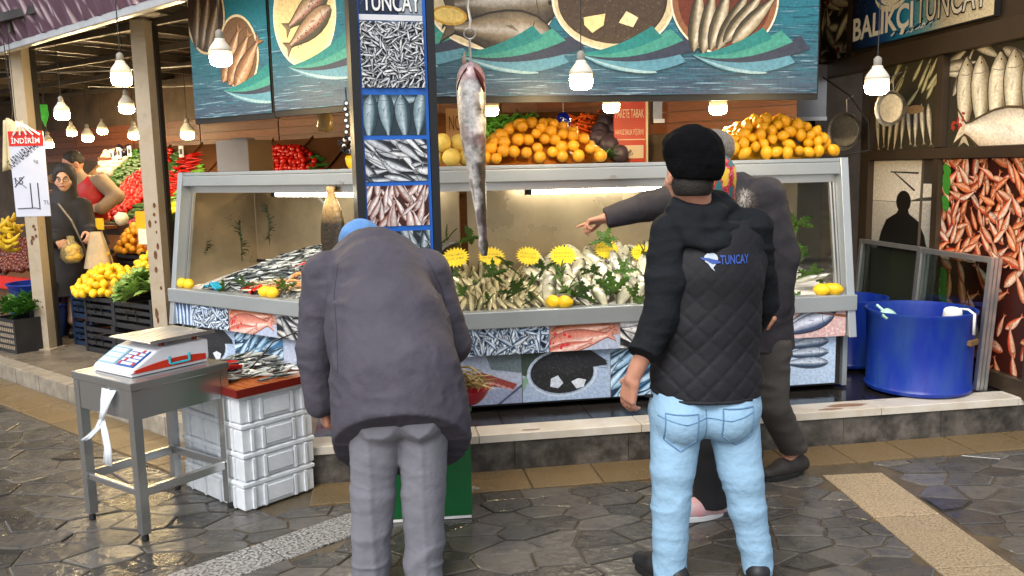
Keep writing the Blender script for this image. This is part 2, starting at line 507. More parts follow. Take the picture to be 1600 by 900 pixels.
# ================================================================== THE SETTING
# ---- ground
wet = dict(rvar=.14, world_co=True, spec=.5)
M_STONE = mat('wet_paving_stone', hexc('#5e5a53'), rough=.2, var=.4, vscale=9, rnd=.4, bump=.6, bscale=22, col2=hexc('#3b3937'), **wet)
M_TAN = mat('tan_granite', hexc('#7d6a4b'), rough=.36, var=.3, vscale=60, rnd=.12, bump=.25, bscale=120, col2=hexc('#574731'), rvar=.16, world_co=True)
M_TERR = mat('speckled_terrazzo', hexc('#aaa8a4'), rough=.33, var=.1, vscale=75, col2=hexc('#232326'), rnd=.06, bump=.2, bscale=120, rvar=.15, world_co=True, detail=2)
M_PALE = mat('pale_granite_strip', hexc('#b9a585'), rough=.4, var=.25, vscale=95, col2=hexc('#6e5f49'), rnd=.08, bump=.3, bscale=120, rvar=.15, world_co=True, detail=2)
M_MORTAR = mat('wet_mortar', hexc('#564b3a'), rough=.35, var=.3, vscale=7, bump=.3, bscale=60, **wet)
M_MARBLE = mat('pale_marble', hexc('#cfc9bd'), rough=.3, var=.12, vscale=5, rnd=.05, col2=hexc('#b3a998'), rvar=.12, world_co=True)
M_RISER = mat('dark_marble_riser', hexc('#3a3733'), rough=.25, var=.4, vscale=8, rnd=.2, bump=.15, bscale=30, rvar=.12, world_co=True, col2=hexc('#55504a'))
M_FLOOR = mat('black_wet_floor', hexc('#24211f'), rough=.16, var=.4, vscale=5, rvar=.1, world_co=True, bump=.1, bscale=20)
M_KERB = mat('grey_kerb', hexc('#8d8577'), rough=.5, var=.3, vscale=12, rnd=.15, bump=.3, bscale=50, rvar=.2, world_co=True)
M_CFLOOR = mat('concrete_floor', hexc('#6b6255'), rough=.35, var=.3, vscale=6, rvar=.2, world_co=True, bump=.2, bscale=40)

g = MB(); g.add([(-150, -150, -.008), (150, -150, -.008), (150, 150, -.008), (-150, 150, -.008)], [(0, 1, 2, 3)])
ground = g.build('street_pavement', M_MORTAR); tag(ground, 'wet stone-paved street in front of the fish stall', kind='structure')

def clip_half(poly, p, n):
    out = []
    for i in range(len(poly)):
        a, b = poly[i - 1], poly[i]
        da = (a[0] - p[0]) * n[0] + (a[1] - p[1]) * n[1]; db = (b[0] - p[0]) * n[0] + (b[1] - p[1]) * n[1]
        if (da >= 0) != (db >= 0):
            t = da / (da - db); out.append((a[0] + (b[0] - a[0]) * t, a[1] + (b[1] - a[1]) * t))
        if db >= 0: out.append(b)
    return out

def inset(poly, d):
    c = (sum(p[0] for p in poly) / len(poly), sum(p[1] for p in poly) / len(poly)); res = poly
    n = len(poly)
    area = sum(poly[i - 1][0] * poly[i][1] - poly[i][0] * poly[i - 1][1] for i in range(n))
    sg = 1 if area > 0 else -1
    for i in range(n):
        a, b = poly[i - 1], poly[i]
        e = (b[0] - a[0], b[1] - a[1]); L = math.hypot(*e)
        if L < 1e-5: continue
        nn = (-e[1] / L * sg, e[0] / L * sg)
        res = clip_half(res, (a[0] + nn[0] * d, a[1] + nn[1] * d), nn)
        if len(res) < 3: return []
    return res

def slab(name, poly, z0, z1, bev, m, parent, tilt=0.):
    """a paving piece with a chamfered top"""
    area = sum(poly[i - 1][0] * poly[i][1] - poly[i][0] * poly[i - 1][1] for i in range(len(poly)))
    if area < 0: poly = poly[::-1]
    top = inset(poly, bev)
    if len(top) < 3: return None
    tx, ty = random.uniform(-tilt, tilt), random.uniform(-tilt, tilt)
    c = (sum(p[0] for p in poly) / len(poly), sum(p[1] for p in poly) / len(poly))
    zz = lambda p: (p[0] - c[0]) * tx + (p[1] - c[1]) * ty
    mb = MB(); n = len(poly)
    if len(top) != n:
        top = [(c[0] + (p[0] - c[0]) * .94, c[1] + (p[1] - c[1]) * .94) for p in poly]
    vs = [(p[0] - c[0], p[1] - c[1], z0) for p in poly] + [(p[0] - c[0], p[1] - c[1], z1 - bev * .6 + zz(p)) for p in poly] + [(p[0] - c[0], p[1] - c[1], z1 + zz(p)) for p in top]
    fs = [tuple(range(2 * n, 3 * n))]
    for i in range(n):
        j = (i + 1) % n; fs += [(i, j, n + j, n + i), (n + i, n + j, 2 * n + j, 2 * n + i)]
    mb.add(vs, fs)
    o = mb.build(name, m, parent); o.location = (c[0], c[1], 0)
    return o

KL0 = Vector((-2.126, 5.117)); KL1 = Vector((-4.149, 6.823)); kd = (KL1 - KL0).normalized(); kn = Vector((-kd.y, kd.x))
if kn.y > 0: kn = -kn                        # towards the street
KC = Vector((-1.09, 4.243))                  # corner of the two steps
def kerb_d(p): return (p[0] - KL0.x) * kn.x + (p[1] - KL0.y) * kn.y
def fr_y(p): return (p[0] - O.x) * eyR.x + (p[1] - O.y) * eyR.y
def strip_quad(a, b, c, d): return [tuple(on_z(*q, 0).xy) for q in (a, b, c, d)]
DIAG = strip_quad((1285, 742), (1470, 895), (1600, 885), (1368, 730))
TERR = strip_quad((275, 893), (549, 800), (549, 838), (330, 914))
def line_side(p, a, b): return (b[0] - a[0]) * (p[1] - a[1]) - (b[1] - a[1]) * (p[0] - a[0])
def nrm(a, b):
    e = (b[0] - a[0], b[1] - a[1]); L = math.hypot(*e); return (-e[1] / L, e[0] / L)

pts = []
_c = (math.cos(.12), math.sin(.12)); _cells = {}
for k in range(22000):                       # dart throwing in a stretched space: elongated, unequal slabs
    x, y = random.uniform(-5.6, 4.2), random.uniform(2.6, 7.6)
    u_, v_ = (x * _c[0] + y * _c[1]) * .66, (-x * _c[1] + y * _c[0]) * 1.06
    px = proj((x, y, 0))
    if not (-260 < px[0] < 1860 and 480 < px[1] < 1080): continue
    rad = .098 + .04 * (.5 + .5 * math.sin(x * 2.3 + 1) * math.cos(y * 1.9)) + (.045 if x < -1.6 else 0)
    if all((u_ - a) ** 2 + (v_ - b) ** 2 > (rad * random.uniform(.8, 1.05)) ** 2 for a, b in _cells): 
        _cells[(u_, v_)] = 1; pts.append((x, y))
ST = lambda p: ((p[0] * _c[0] + p[1] * _c[1]) * .66, (-p[0] * _c[1] + p[1] * _c[0]) * 1.06)
nst = 0
for k, p in enumerate(pts):
    px = proj((p[0], p[1], 0))
    if not (-90 < px[0] < 1690 and 500 < px[1] < 985): continue
    left = p[0] < KC.x
    if left and kerb_d(p) < .30: continue
    if not left and fr_y(p) > -.68: continue
    cell = [(p[0] - .5, p[1] - .5), (p[0] + .5, p[1] - .5), (p[0] + .5, p[1] + .5), (p[0] - .5, p[1] + .5)]
    for q in pts:
        if q is p: continue
        if abs(q[0] - p[0]) > .9 or abs(q[1] - p[1]) > .7: continue
        sp, sq = ST(p), ST(q); du, dv = sq[0] - sp[0], sq[1] - sp[1]
        # gradient of the stretched distance difference, back in street coordinates
        gx = du * .66 * _c[0] - dv * 1.06 * _c[1]; gy = du * .66 * _c[1] + dv * 1.06 * _c[0]; L = math.hypot(gx, gy)
        cell = clip_half(cell, ((p[0] + q[0]) / 2, (p[1] + q[1]) / 2), (-gx / L, -gy / L))
        if len(cell) < 3: break
    if left: cell = clip_half(cell, (KL0.x + kn.x * .33, KL0.y + kn.y * .33), (kn.x, kn.y))
    else: cell = clip_half(cell, tuple(FR(0, -.70).xy), (-eyR.x, -eyR.y))
    bad = False
    for quad, e1, e2 in ((DIAG, (0, 1), (3, 2)), (TERR, (0, 1), (3, 2))):
        a, b = quad[e1[0]], quad[e1[1]]; c, d = quad[e2[0]], quad[e2[1]]
        sa_, sc_ = line_side(p, a, b), line_side(p, c, d)
        oa = line_side(c, a, b)          # sign of the inside seen from edge 1
        if sa_ * oa > 0 and sc_ * line_side(a, c, d) > 0: bad = True; break
        n1 = nrm(a, b); n2 = nrm(c, d)
        if sa_ * oa <= 0:
            sgn = -1 if oa > 0 else 1
            cell = clip_half(cell, a, (n1[0] * sgn, n1[1] * sgn))
        else:
            sgn = -1 if line_side(a, c, d) > 0 else 1
            cell = clip_half(cell, c, (n2[0] * sgn, n2[1] * sgn))
        if len(cell) < 3: bad = True; break
    if bad: continue
    cell = inset(cell, .0042)
    if len(cell) < 3: continue
    ar = abs(sum(cell[i - 1][0] * cell[i][1] - cell[i][0] * cell[i - 1][1] for i in range(len(cell)))) / 2
    if ar < .003: continue
    slab('paving_stone', cell, -.02, random.uniform(-.003, .003), .006, M_STONE, ground, .012); nst += 1

def tiles_along(p0, p1, w, n, length, name, m, parent, z=.002, gap=.004, start=0.):
    d = (Vector(p1) - Vector(p0)).normalized(); tot = (Vector(p1) - Vector(p0)).length; t = 0
    while t < tot:
        l = min(length * random.uniform(.93, 1.07), tot - t)
        if l > .05:
            a = Vector(p0) + d * (t + gap); b = Vector(p0) + d * (t + l - gap)
            q = [tuple(a), tuple(b), tuple(b + Vector(n) * w), tuple(a + Vector(n) * w)]
            c = (Vector(q[0]) + Vector(q[2])) / 2; px = proj((c.x, c.y, 0))
            if -150 < px[0] < 1750: slab(name, q, -.02, z + random.uniform(-.0012, .0012), .004, m, parent)
        t += l
fo = lambda y: FR(-.62, y).xy
tiles_along(FR(-.62, -.405).xy, FR(3.6, -.405).xy, .285, (-eyR.x, -eyR.y), .36, 'granite_tile', M_TAN, ground)
tiles_along(KC + kn * .01, KL1 + kd * .6 + kn * .01, .31, (kn.x, kn.y), .45, 'granite_tile', M_TAN, ground)
dd = Vector(DIAG[1]) - Vector(DIAG[0]); dn = Vector(DIAG[3]) - Vector(DIAG[0]); dl = dd.normalized(); dnn = Vector((-dl.y, dl.x))
tiles_along(Vector(DIAG[0]) , Vector(DIAG[0]) + dl * 2.2, abs(dn.dot(dnn)) - .008, tuple(dnn * (1 if dn.dot(dnn) > 0 else -1)), .52, 'granite_slab', M_PALE, ground)
td = (Vector(TERR[1]) - Vector(TERR[0])).normalized(); tn = Vector((-td.y, td.x)); tw = (Vector(TERR[2]) - Vector(TERR[1])).dot(tn)
tiles_along(Vector(TERR[0]) - td * .4, Vector(TERR[1]) + td * .62, abs(tw) - .008, tuple(tn * (1 if tw > 0 else -1)), .75, 'terrazzo_slab', M_TERR, ground)

# ---- right platform (fish stall) with marble edge
pr = MB(); pr.prism([tuple(FR(-.62, -.385).xy), tuple(FR(4.6, -.385).xy), tuple(FR(4.6, 5).xy), tuple(FR(-.62, 5).xy)], -.06, .185)
plat = pr.build('stall_platform', M_FLOOR); tag(plat, 'raised dark floor of the fish stall', kind='structure')
x = -.62
for w in (.86, .88, .5, .9, .86, .9, .86):
    q = [tuple(FR(x + .002, -.415).xy), tuple(FR(x + w - .002, -.415).xy), tuple(FR(x + w - .002, -.245).xy), tuple(FR(x + .002, -.245).xy)]
    slab('marble_edge_slab', q, .158, .2 + random.uniform(-.001, .001), .005, M_MARBLE, plat)
    x += w
x = -.62
for w in (.5, .55, .62, .7, .55, .6, .62, .7, .6):
    mb = MB(); mb.box(0, 0, -.02, w - .003, .018, .156); o = mb.build('riser_panel', M_RISER, plat); o.location = FR(x, -.404); o.rotation_euler.z = AR; x += w
# black floor tiles behind the marble edge
for i in range(9):
    for j in range(2):
        q = [tuple(FR(-.6 + i * .5 + a, -.24 + j * .42 + b).xy) for a, b in ((.002, .002), (.498, .002), (.498, .418), (.002, .418))]
        slab('floor_tile', q, .17, .192, .003, M_FLOOR, plat)
# ---- left platform (greengrocer) with kerb
kb = KL1 + kd * 6
lp = MB(); lp.prism([(KC.x - kn.x * .13, KC.y - kn.y * .13), tuple(FR(-.63, -.2).xy), tuple(FR(-.63, 6).xy), (kb.x - kn.x * 9, kb.y - kn.y * 9), (kb.x - kn.x * .13, kb.y - kn.y * .13)][::-1], -.05, .11)
lplat = lp.build('market_floor', M_CFLOOR); tag(lplat, 'concrete floor of the vegetable stall', kind='structure')
tiles_along(KC, KL1 + kd * .8, .128, (-kn.x, -kn.y), .47, 'kerb_stone', M_KERB, lplat, z=.118)
for i in range(14):
    for j in range(4):
        a = KC + kd * (.05 + i * .5) - kn * (.14 + j * .5)
        c = a + kd * .25 - kn * .25; px = proj((c.x, c.y, .12))
        if not (-80 < px[0] < 420 and px[1] < 640): continue
        slab('floor_tile', [tuple(a), tuple(a + kd * .494), tuple(a + kd * .494 - kn * .494), tuple(a - kn * .494)], .10, .115, .003, M_CFLOOR, lplat)

# ---- roofs, back walls
M_DARK = mat('dark_ceiling', hexc('#2a2623'), rough=.55, var=.4, vscale=4, rvar=.2, bump=.3, bscale=8)
M_BEAM = mat('roof_steel', hexc('#463f37'), rough=.45, var=.3, vscale=10, rvar=.15)
M_PLANK = mat('brown_plank', hexc('#6e3c1d'), rough=.4, var=.35, vscale=9, stretch=(1, 12, 12), rnd=.25, bump=.2)
M_WALL = mat('dim_wall', hexc('#5a4a3a'), rough=.6, var=.4, vscale=3, bump=.2)
rf = MB()
rf.box(-16, -.25, 2.78, .35, 4.2, 2.84)
roofL = rf.build('market_ceiling', M_DARK); roofL.location = O; roofL.rotation_euler.z = AL
tag(roofL, 'dark low ceiling over the vegetable stall', kind='structure')
for i in range(16):
    mb = MB(); mb.box(0, -.2, 0, .05, 4.1, .07); o = mb.build('roof_beam', M_BEAM, roofL); o.location = (-11.8 + i * .78, 0, 2.70)
for j in range(5):
    mb = MB(); mb.box(-15, 0, 0, .2, .04, .05); o = mb.build('purlin', M_BEAM, roofL); o.location = (0, .15 + j * .8, 2.645)
rf = MB(); rf.box(-.6, .0, 2.86, 4.4, 3.6, 2.92)
roofR = rf.build('stall_ceiling', M_DARK); roofR.location = O; roofR.rotation_euler.z = AR
tag(roofR, 'dark ceiling over the fish stall', kind='structure')
bw = MB(); bw.box(-16, 2.75, 0, .9, 2.83, 2.78)
wl = bw.build('market_back_wall', M_WALL); wl.location = O; wl.rotation_euler.z = AL
tag(wl, 'brown back wall of the vegetable stall', 'wall', kind='structure')
for i in range(5):      # plank band above the produce
    for j in range(9):
        mb = MB(); mb.box(0, 0, 0, 1.38, .02, .078); o = mb.build('plank', M_PLANK, wl); o.location = (-11.4 + j * 1.4, 2.724, 1.82 + i * .083)
bw = MB(); bw.box(-.3, 2.7, 0, 5, 2.78, 2.86); bw.box(3.44, 2.16, 0, 3.54, 2.698, 3.0)
wr_ = bw.build('stall_back_wall', M_WALL); wr_.location = O; wr_.rotation_euler.z = AR
tag(wr_, 'brown back wall behind the fish counter', 'wall', kind='structure')
for i in range(9):
    for j in range(2):
        mb = MB(); mb.box(0, 0, 0, .95, .02, .078); o = mb.build('plank', M_PLANK, wr_); o.location = (-.1 + j * .96, 2.674, 1.72 + i * .083)
# cables under the left ceiling
M_CABLE = mat('cable', (.02, .02, .02), rough=.5, var=0)
M_WIRE = mat('steel_wire', (.45, .43, .4), rough=.35, metal=.8, var=0)
for i, (a, b, sag) in enumerate((((-5.4, .25, 2.55), (-.6, .2, 2.3), .05), ((-5.6, 1.3, 2.5), (-.9, .6, 2.22), .04), ((-5.0, 2.2, 2.4), (-1.2, 1.4, 2.3), .05))):
    p = [FL(*a).lerp(FL(*b), t / 10) - Vector((0, 0, sag * math.sin(math.pi * t / 10))) for t in range(11)]
    mb = MB(); mb.tube(p, .005, 5); o = mb.build('overhead_wire', M_WIRE)
    tag(o, ('front', 'middle', 'rear')[i] + ' thin wire strung under the vegetable stall ceiling', 'wire')

# ---- awning
M_AWN = None
def awning_mat():
    m = bpy.data.materials.new('striped_awning'); m.use_nodes = True; N = m.node_tree.nodes; L = m.node_tree.links
    b = N['Principled BSDF']; b.inputs['Roughness'].default_value = .75
    a = N.new('ShaderNodeVertexColor'); a.layer_name = 'Col'; L.new(a.outputs[0], b.inputs['Base Color'])
    return m
A0, A1 = at(-140, 142, 9.0), at(285, -8, 5.25)
A0.z = A1.z = 2.62
aw = thing('awning', 'purple striped awning with pale piping over the vegetable stall', 'awning', A1)
ad = (A0 - A1); al = ad.length; adn = ad.normalized(); ang = math.atan2(adn.y, adn.x); aw.rotation_euler.z = ang
mb = MB(); NU = 220
purple, pale = hexc('#5d4453'), hexc('#c9b6bd')
side = 1 if (Matrix.Rotation(ang, 3, 'Z') @ Vector((0, 1, 0))).y < 0 else -1
for j in range(7):
    for i in range(NU + 1):
        u = i / NU; v = j / 6
        y = side * (.02 + .16 * v + .018 * math.sin(u * al * 26 + 2 * math.sin(v * 3)) * (1 - .3 * v) + .01 * math.sin(u * al * 61 + v * 4))
        mb.v.append((u * al, y, .02 + .46 * v))
        ph = (u * al * 16 + .25 * math.sin(v * 5 + u * 40)) % 1
        mb.c.append(pale if ph < .11 else jit(purple, .12))
for j in range(6):
    for i in range(NU):
        a = j * (NU + 1) + i; mb.f.append((a, a + 1, a + NU + 2, a + NU + 1))
mb.build('fabric', awning_mat(), aw, smooth=True)
M_ALU = mat('aluminium', (.62, .62, .62), rough=.35, metal=.85, var=.12, vscale=8)
mb = MB(); mb.box(0, -.03, -.03, al, .03, .025, bev=.006); mb.build('front_bar', M_ALU, aw)
mb = MB(); mb.box(0, side * .17 - .02, .48, al, side * .17 + .02, .53, bev=.005); mb.build('top_bar', M_ALU, aw)

# ---- poles
M_POLE = mat('old_steel_post', hexc('#b3a794'), rough=.5, metal=.0, var=.3, vscale=7, col2=hexc('#8f836f'), bump=.25, bscale=60)
M_RUST = mat('rust_patch', hexc('#5f3d24'), rough=.8, var=.4, vscale=20)
def pole(p, w, label):
    t = thing('steel_post', label, 'post', p, R_(-12))
    mb = MB(); mb.box(-w / 2, -w / 2, 0, w / 2, w / 2, 2.68 - p.z, bev=.006); mb.build('shaft', M_POLE, t)
    mb = MB(); mb.box(w / 2 + .001, w / 2 - .03, 0, w / 2 + .016, w / 2 + .02, 2.66 - p.z); mb.build('dark_channel', mat('black_channel', (.02, .018, .015), rough=.5), t)
    mb = MB(); mb.box(-w * .8, -w * .8, 0, w * .8, w * .8, .008); mb.build('base_plate', M_POLE, t)
    for k in range(12):
        z = random.uniform(.05, 1.5); a = random.uniform(-w * .35, w * .3); s_ = random.uniform(.006, .016)
        mb = MB(); mb.lathe([(0, 0), (s_, .0004), (s_ * .8, .0012)], 7)
        o = mb.build('rust_spot', M_RUST, t); o.rotation_euler = (R_(90), 0, 0); o.location = (a, -w / 2 - .001, z); o.scale = (1, random.uniform(1, 2.5), 1)
pz = at(258, 505, 6.35)
pole(Vector((pz.x, pz.y, .115)), .115, 'weathered grey steel post beside the left end of the fish case')
pz = at(76, 543, 7.4)
pole(Vector((pz.x, pz.y, .115)), .12, 'grey steel post behind the hanging price card')

random.seed(77)
for px, py, r in ((1322, 634, .07), (1298, 640, .04), (830, 672, .03)):      # rust run-off on the marble
    c = on_z(px, py, .2); n = 16; mb = MB()
    ring = [(r * (1 + .35 * random.random()) * math.cos(k * 6.2832 / n) * 1.5, r * .38 * (1 + .35 * random.random()) * math.sin(k * 6.2832 / n)) for k in range(n)]
    mb.add([(a, b, 0) for a, b in ring], [tuple(range(n))]); o = mb.build('rust_stain', mat('rust_stain', hexc('#8a5428'), rough=.35, alpha=.55, var=.4, vscale=30), plat); o.location = (c.x, c.y, .2035); o.rotation_euler.z = AR

# ================================================================== FISH COUNTER
M_STEEL = mat('brushed_steel', (.58, .58, .57), rough=.3, metal=.9, var=.05, vscale=4)
M_RAIL = mat('grey_rail', hexc('#a9b0b4'), rough=.36, metal=.55, var=.06, vscale=3)
M_BACK = mat('warm_lit_steel_panel', hexc('#a8977a'), rough=.33, metal=.45, var=.2, vscale=3, rvar=.08)  # stainless lining, the warm light it reflects put into the base colour
M_CASE = mat('case_body', (.02, .02, .022), rough=.5)
M_ICE = mat('crushed_ice', (.75, .72, .66), rough=.35, var=.1, vscale=30, bump=.6, bscale=60)
M_BLK = mat('black_trim', (.012, .012, .013), rough=.4)
M_GLASS = glass_mat('clear_glass', (.93, .96, .95))
M_TUBE = mat('lit_tube', (1, 1, 1), emit=(1, .92, .72), estr=TUBE, var=0)
MIT = math.tan(R_(22.25))

# --- pictures
SB = [(.03, .045, .06), (.05, .06, .07), (.02, .03, .04)]; SW = [(.62, .64, .66), (.5, .53, .56), (.7, .7, .7)]
BB = [(.03, .08, .17), (.05, .11, .22)]; BWt = [(.5, .62, .8), (.62, .72, .85)]
PB = [(.45, .12, .07), (.55, .2, .12), (.38, .08, .06)]; PW = [(.72, .48, .4), (.75, .55, .45), (.7, .4, .33)]
def pic_anchovy(w, h, n=90, L=.1, blue=True):
    p = Print(w, h, (.012, .015, .025)); p.shoal(n, L, .2, BB if blue else SB, BWt if blue else SW, eye=False); return p
def pic_vertical(w, h, n=5):
    p = Print(w, h, (.04, .08, .16))
    for i in range(n): p.fish((i + .5) * w / n, h * .5, h * 1.5, R_(90 + random.uniform(-6, 6)), .22, (.06, .13, .28), (.45, .58, .78), eye=False)
    return p
def pic_pink(w, h):
    p = Print(w, h, hexc('#a9b6cf'))
    p.poly([(0, h * .2), (w, h * .55), (w, h), (0, h)], hexc('#b08378'))
    p.fish(w * .5, h * .82, w * .95, R_(4), .24, hexc('#b0613c'), hexc('#d6a08a'), line=hexc('#6d3a2e'))
    p.fish(w * .47, h * .42, w * .98, R_(7), .3, hexc('#c2796a'), hexc('#dcb3a6'), line=hexc('#8c4a42'), mid=hexc('#cf9384'))
    p.fish(w * .3, h * .15, w * .7, R_(12), .22, hexc('#c66a5c'), hexc('#e0b7ac'), line=hexc('#a05a50'))
    for _ in range(7): p.ell(random.uniform(0, w * .3), random.uniform(h * .1, h * .7), .012, .009, hexc('#c7303a'), random.uniform(0, 3), n=9)
    return p
def pic_darkwhite(w, h):
    p = Print(w, h, (.015, .017, .02)); p.shoal(16, .3, .2, [(.015, .018, .022)], [(.4, .42, .45), (.65, .65, .66)], ang=(-.9, .2)); return p
def pic_ripple(w, h):
    p = Print(w, h, hexc('#3f78a8')); p.shoal(26, .3, .17, [(.02, .06, .13)], [(.28, .5, .72), (.4, .6, .8)], ang=(.3, .9), eye=False); return p
def pic_tuna(w, h):
    p = Print(w, h, hexc('#aab4cb'))
    p.poly([(0, 0), (w, 0), (w, h * .35), (0, h * .2)], hexc('#8f9ab8'))
    for pts in ([(.42, .62), (.55, .66), (.95, .38), (.9, .28), (.62, .38), (.45, .5)], [(.2, .3), (.42, .5), (.58, .22), (.5, .06), (.3, .1)]):
        q = [(a * w, b * h) for a, b in pts]; p.poly(q, hexc('#8e3f3c'))
        for k in range(8):
            t = k / 8; a = q[0]; b = q[len(q) // 2]
            x, y = a[0] + (b[0] - a[0]) * t, a[1] + (b[1] - a[1]) * t
            p.poly([(x, y), (x + .04, y - .03), (x + .045, y - .026), (x + .004, y + .004)], hexc('#c99a94'))
    p.poly([(w * .72, 0), (w * .76, 0), (w, h * .32), (w, h * .38)], hexc('#4b5068'))
    p.poly([(w * .6, h), (w * .66, h * .7), (w, h * .6), (w, h)], hexc('#6b7a80'))
    return p
def pic_turbot(w, h):
    p = Print(w, h, hexc('#9fb3cf'))
    p.poly([(0, h * .55), (w * .12, h * .45), (w * .3, h), (0, h)], hexc('#3b4a40'))
    p.poly([(0, h * .2), (w * .1, h * .5), (w * .08, h * .62), (0, h * .45)], hexc('#7da08c'))
    cx, cy = w * .45, h * .55
    p.ell(cx, cy, w * .4, h * .48, hexc('#b9c8dc')); p.ell(cx, cy, w * .37, h * .44, hexc('#8fa3bd')); p.ell(cx, cy + .003, w * .36, h * .42, (.015, .016, .02))
    p.poly([(cx - w * .3, cy + h * .1), (cx - w * .1, cy + h * .46), (cx + w * .3, cy + h * .47), (cx + w * .5, cy + h * .22), (cx + w * .52, cy + h * .12), (cx + w * .3, cy + h * .08), (cx + w * .05, cy - h * .05)], (.022, .023, .028))
    for k in range(4): p.poly([(cx + w * .3, cy + h * (.12 + k * .03)), (cx + w * .53, cy + h * (.04 + .05 * k)), (cx + w * .53, cy + h * (.05 + .05 * k))], (.01, .01, .012))
    for k in range(150):
        a = random.uniform(0, 6.28); r = math.sqrt(random.random())
        p.ell(cx + r * w * .33 * math.cos(a), cy + r * h * .38 * math.sin(a), .0035, .002, jit((.09, .1, .11), .5), n=5)
    p.poly([(cx - w * .13, cy - h * .1), (cx - w * .05, cy - h * .04), (cx + w * .01, cy - h * .2), (cx - w * .05, cy - h * .3), (cx - w * .14, cy - h * .26)], hexc('#c3cddc'))
    p.poly([(cx + w * .1, cy - h * .18), (cx + w * .18, cy - h * .12), (cx + w * .27, cy - h * .16), (cx + w * .24, cy - h * .3), (cx + w * .16, cy - h * .33)], hexc('#ccd4e0'))
    return p
def pic_bonito(w, h):
    p = Print(w, h, hexc('#c9a5a3'))
    for _ in range(120): p.ell(random.uniform(0, w), random.uniform(0, h), random.uniform(.006, .016), random.uniform(.004, .01), jit(hexc('#d5bdbd'), .2), random.uniform(0, 3), n=7)
    p.fish(w * .45, h * .75, w * 1.0, R_(200), .22, (.02, .03, .06), (.45, .5, .62)); p.fish(w * .4, h * .5, w * .9, R_(196), .25, (.04, .06, .13), (.5, .55, .7))
    p.poly([(w * .5, h), (w, h * .75), (w, h * .85), (w * .6, h)], hexc('#7a4a2a'))
    return p
def pic_mackerel3(w, h):
    p = Print(w, h, hexc('#aec4dd'))
    for k in range(9): p.ell(w * .12 + random.uniform(-.03, .05), h * .6 + random.uniform(-.04, .04), .022, .012, (.02, .05, .025), random.uniform(0, 3), n=8)
    p.ell(w * .14, h * .9, .03, .02, hexc('#7c2f38'))
    for k in range(3): p.fish(w * .52, h * (.86 - k * .2), w * .75, R_(184 - 3 * k), .2, (.02, .04, .08), (.42, .5, .62), line=(.08, .1, .14), mid=(.15, .22, .32))
    return p

def panel(kind, w, h, parent, x, z, y, label, **kw):
    """a printed panel: backing board plus its picture, bolted to the case"""
    mb = MB(); mb.box(0, .003, 0, w, .012, h); bd = mb.build('poster_panel', mat('panel_edge', (.5, .5, .5), rough=.4), parent)
    bd.location = (x, y, z); tag(bd, label)
    kind(w, h, **kw).build('print', bd, (0, .0, 0))
    return bd

def case(name, label, ang, xa, xb, side):
    t = thing(name, label, 'display case', O, ang)
    # the corner end is mitred
    if side == 'R': A = lambda y: xa + max(0, y) * MIT; B = lambda y: xb
    else: A = lambda y: xa; B = lambda y: xb - max(0, y) * MIT
    def plate(nm, y0, y1, z0, z1, m, bevel=0):
        mb = MB(); mb.prism([(A(y0), y0), (B(y0), y0), (B(y1), y1), (A(y1), y1)], z0, z1); return mb.build(nm, m, t, bevel=bevel)
    plate('base', .09, .72, .21, .68, M_CASE)
    plate('front_rail', -.035, .05, .69, .787, M_RAIL, .006)
    mb = MB(); mb.add([(A(.05), .05, .755), (B(.05), .05, .755), (B(.74), .74, .885), (A(.74), .74, .885), (A(.05), .05, .70), (B(.05), .05, .70), (B(.74), .74, .70), (A(.74), .74, .70)],
                      [(0, 1, 2, 3), (4, 7, 6, 5), (0, 4, 5, 1), (1, 5, 6, 2), (2, 6, 7, 3), (3, 7, 4, 0)]); mb.build('ice_bed', M_ICE, t)
    plate('back_panel', .745, .765, .70, 1.52, M_BACK)
    plate('gasket', .728, .742, .90, .922, M_BLK)
    plate('top_plate', .13, .80, 1.575, 1.597, M_RAIL, .004)
    plate('top_beam', .12, .165, 1.502, 1.573, M_RAIL, .005)
    plate('upper_slide_rail', .17, .215, 1.455, 1.57, M_STEEL)
    plate('dark_slide_channel', .222, .30, 1.47, 1.57, M_BLK)
    ends = [(xb, -1)] if side == 'R' else [(xa, 1)]
    for x, sg in ends:
        x0, x1 = (x - .055, x) if sg < 0 else (x, x + .055)
        lo = .53
        mb = MB(); mb.extr([(.115, 1.6), (.205, 1.6), (.055, lo), (-.045, lo)], x0 + .002, x1 - .002); mb.build('end_post', M_RAIL, t, bevel=.004)
        for q in range(2):
            xo = sg * (.062 + .022 * q)
            mb = MB(); mb.extr([(.18, 1.5), (.2, 1.5), (.08, .79), (.06, .79)], x + xo - .006, x + xo + .006); mb.build('slide_frame', M_STEEL, t)
        mb = MB(); xm = x + sg * .03
        mb.add([(xm, .07, .79), (xm, .74, .79), (xm, .74, 1.5), (xm, .2, 1.5)], [(0, 1, 2, 3)]); mb.build('side_glass' if side == 'R' else 'side_lining', M_GLASS if side == 'R' else M_BACK, t, solid=.004)
        mb = MB(); mb.box(min(x, x + sg * .03), .06, .21, max(x, x + sg * .03), .74, .66); mb.build('side_panel', M_RAIL, t)
    return t
caseR = case('fish_display_case', 'long stainless fish display case facing the two men at right', AR, .03, 2.58, 'R')
caseL = case('fish_display_case', 'angled fish display case between the steel post and the picture column', AL, -2.39, -.03, 'L')
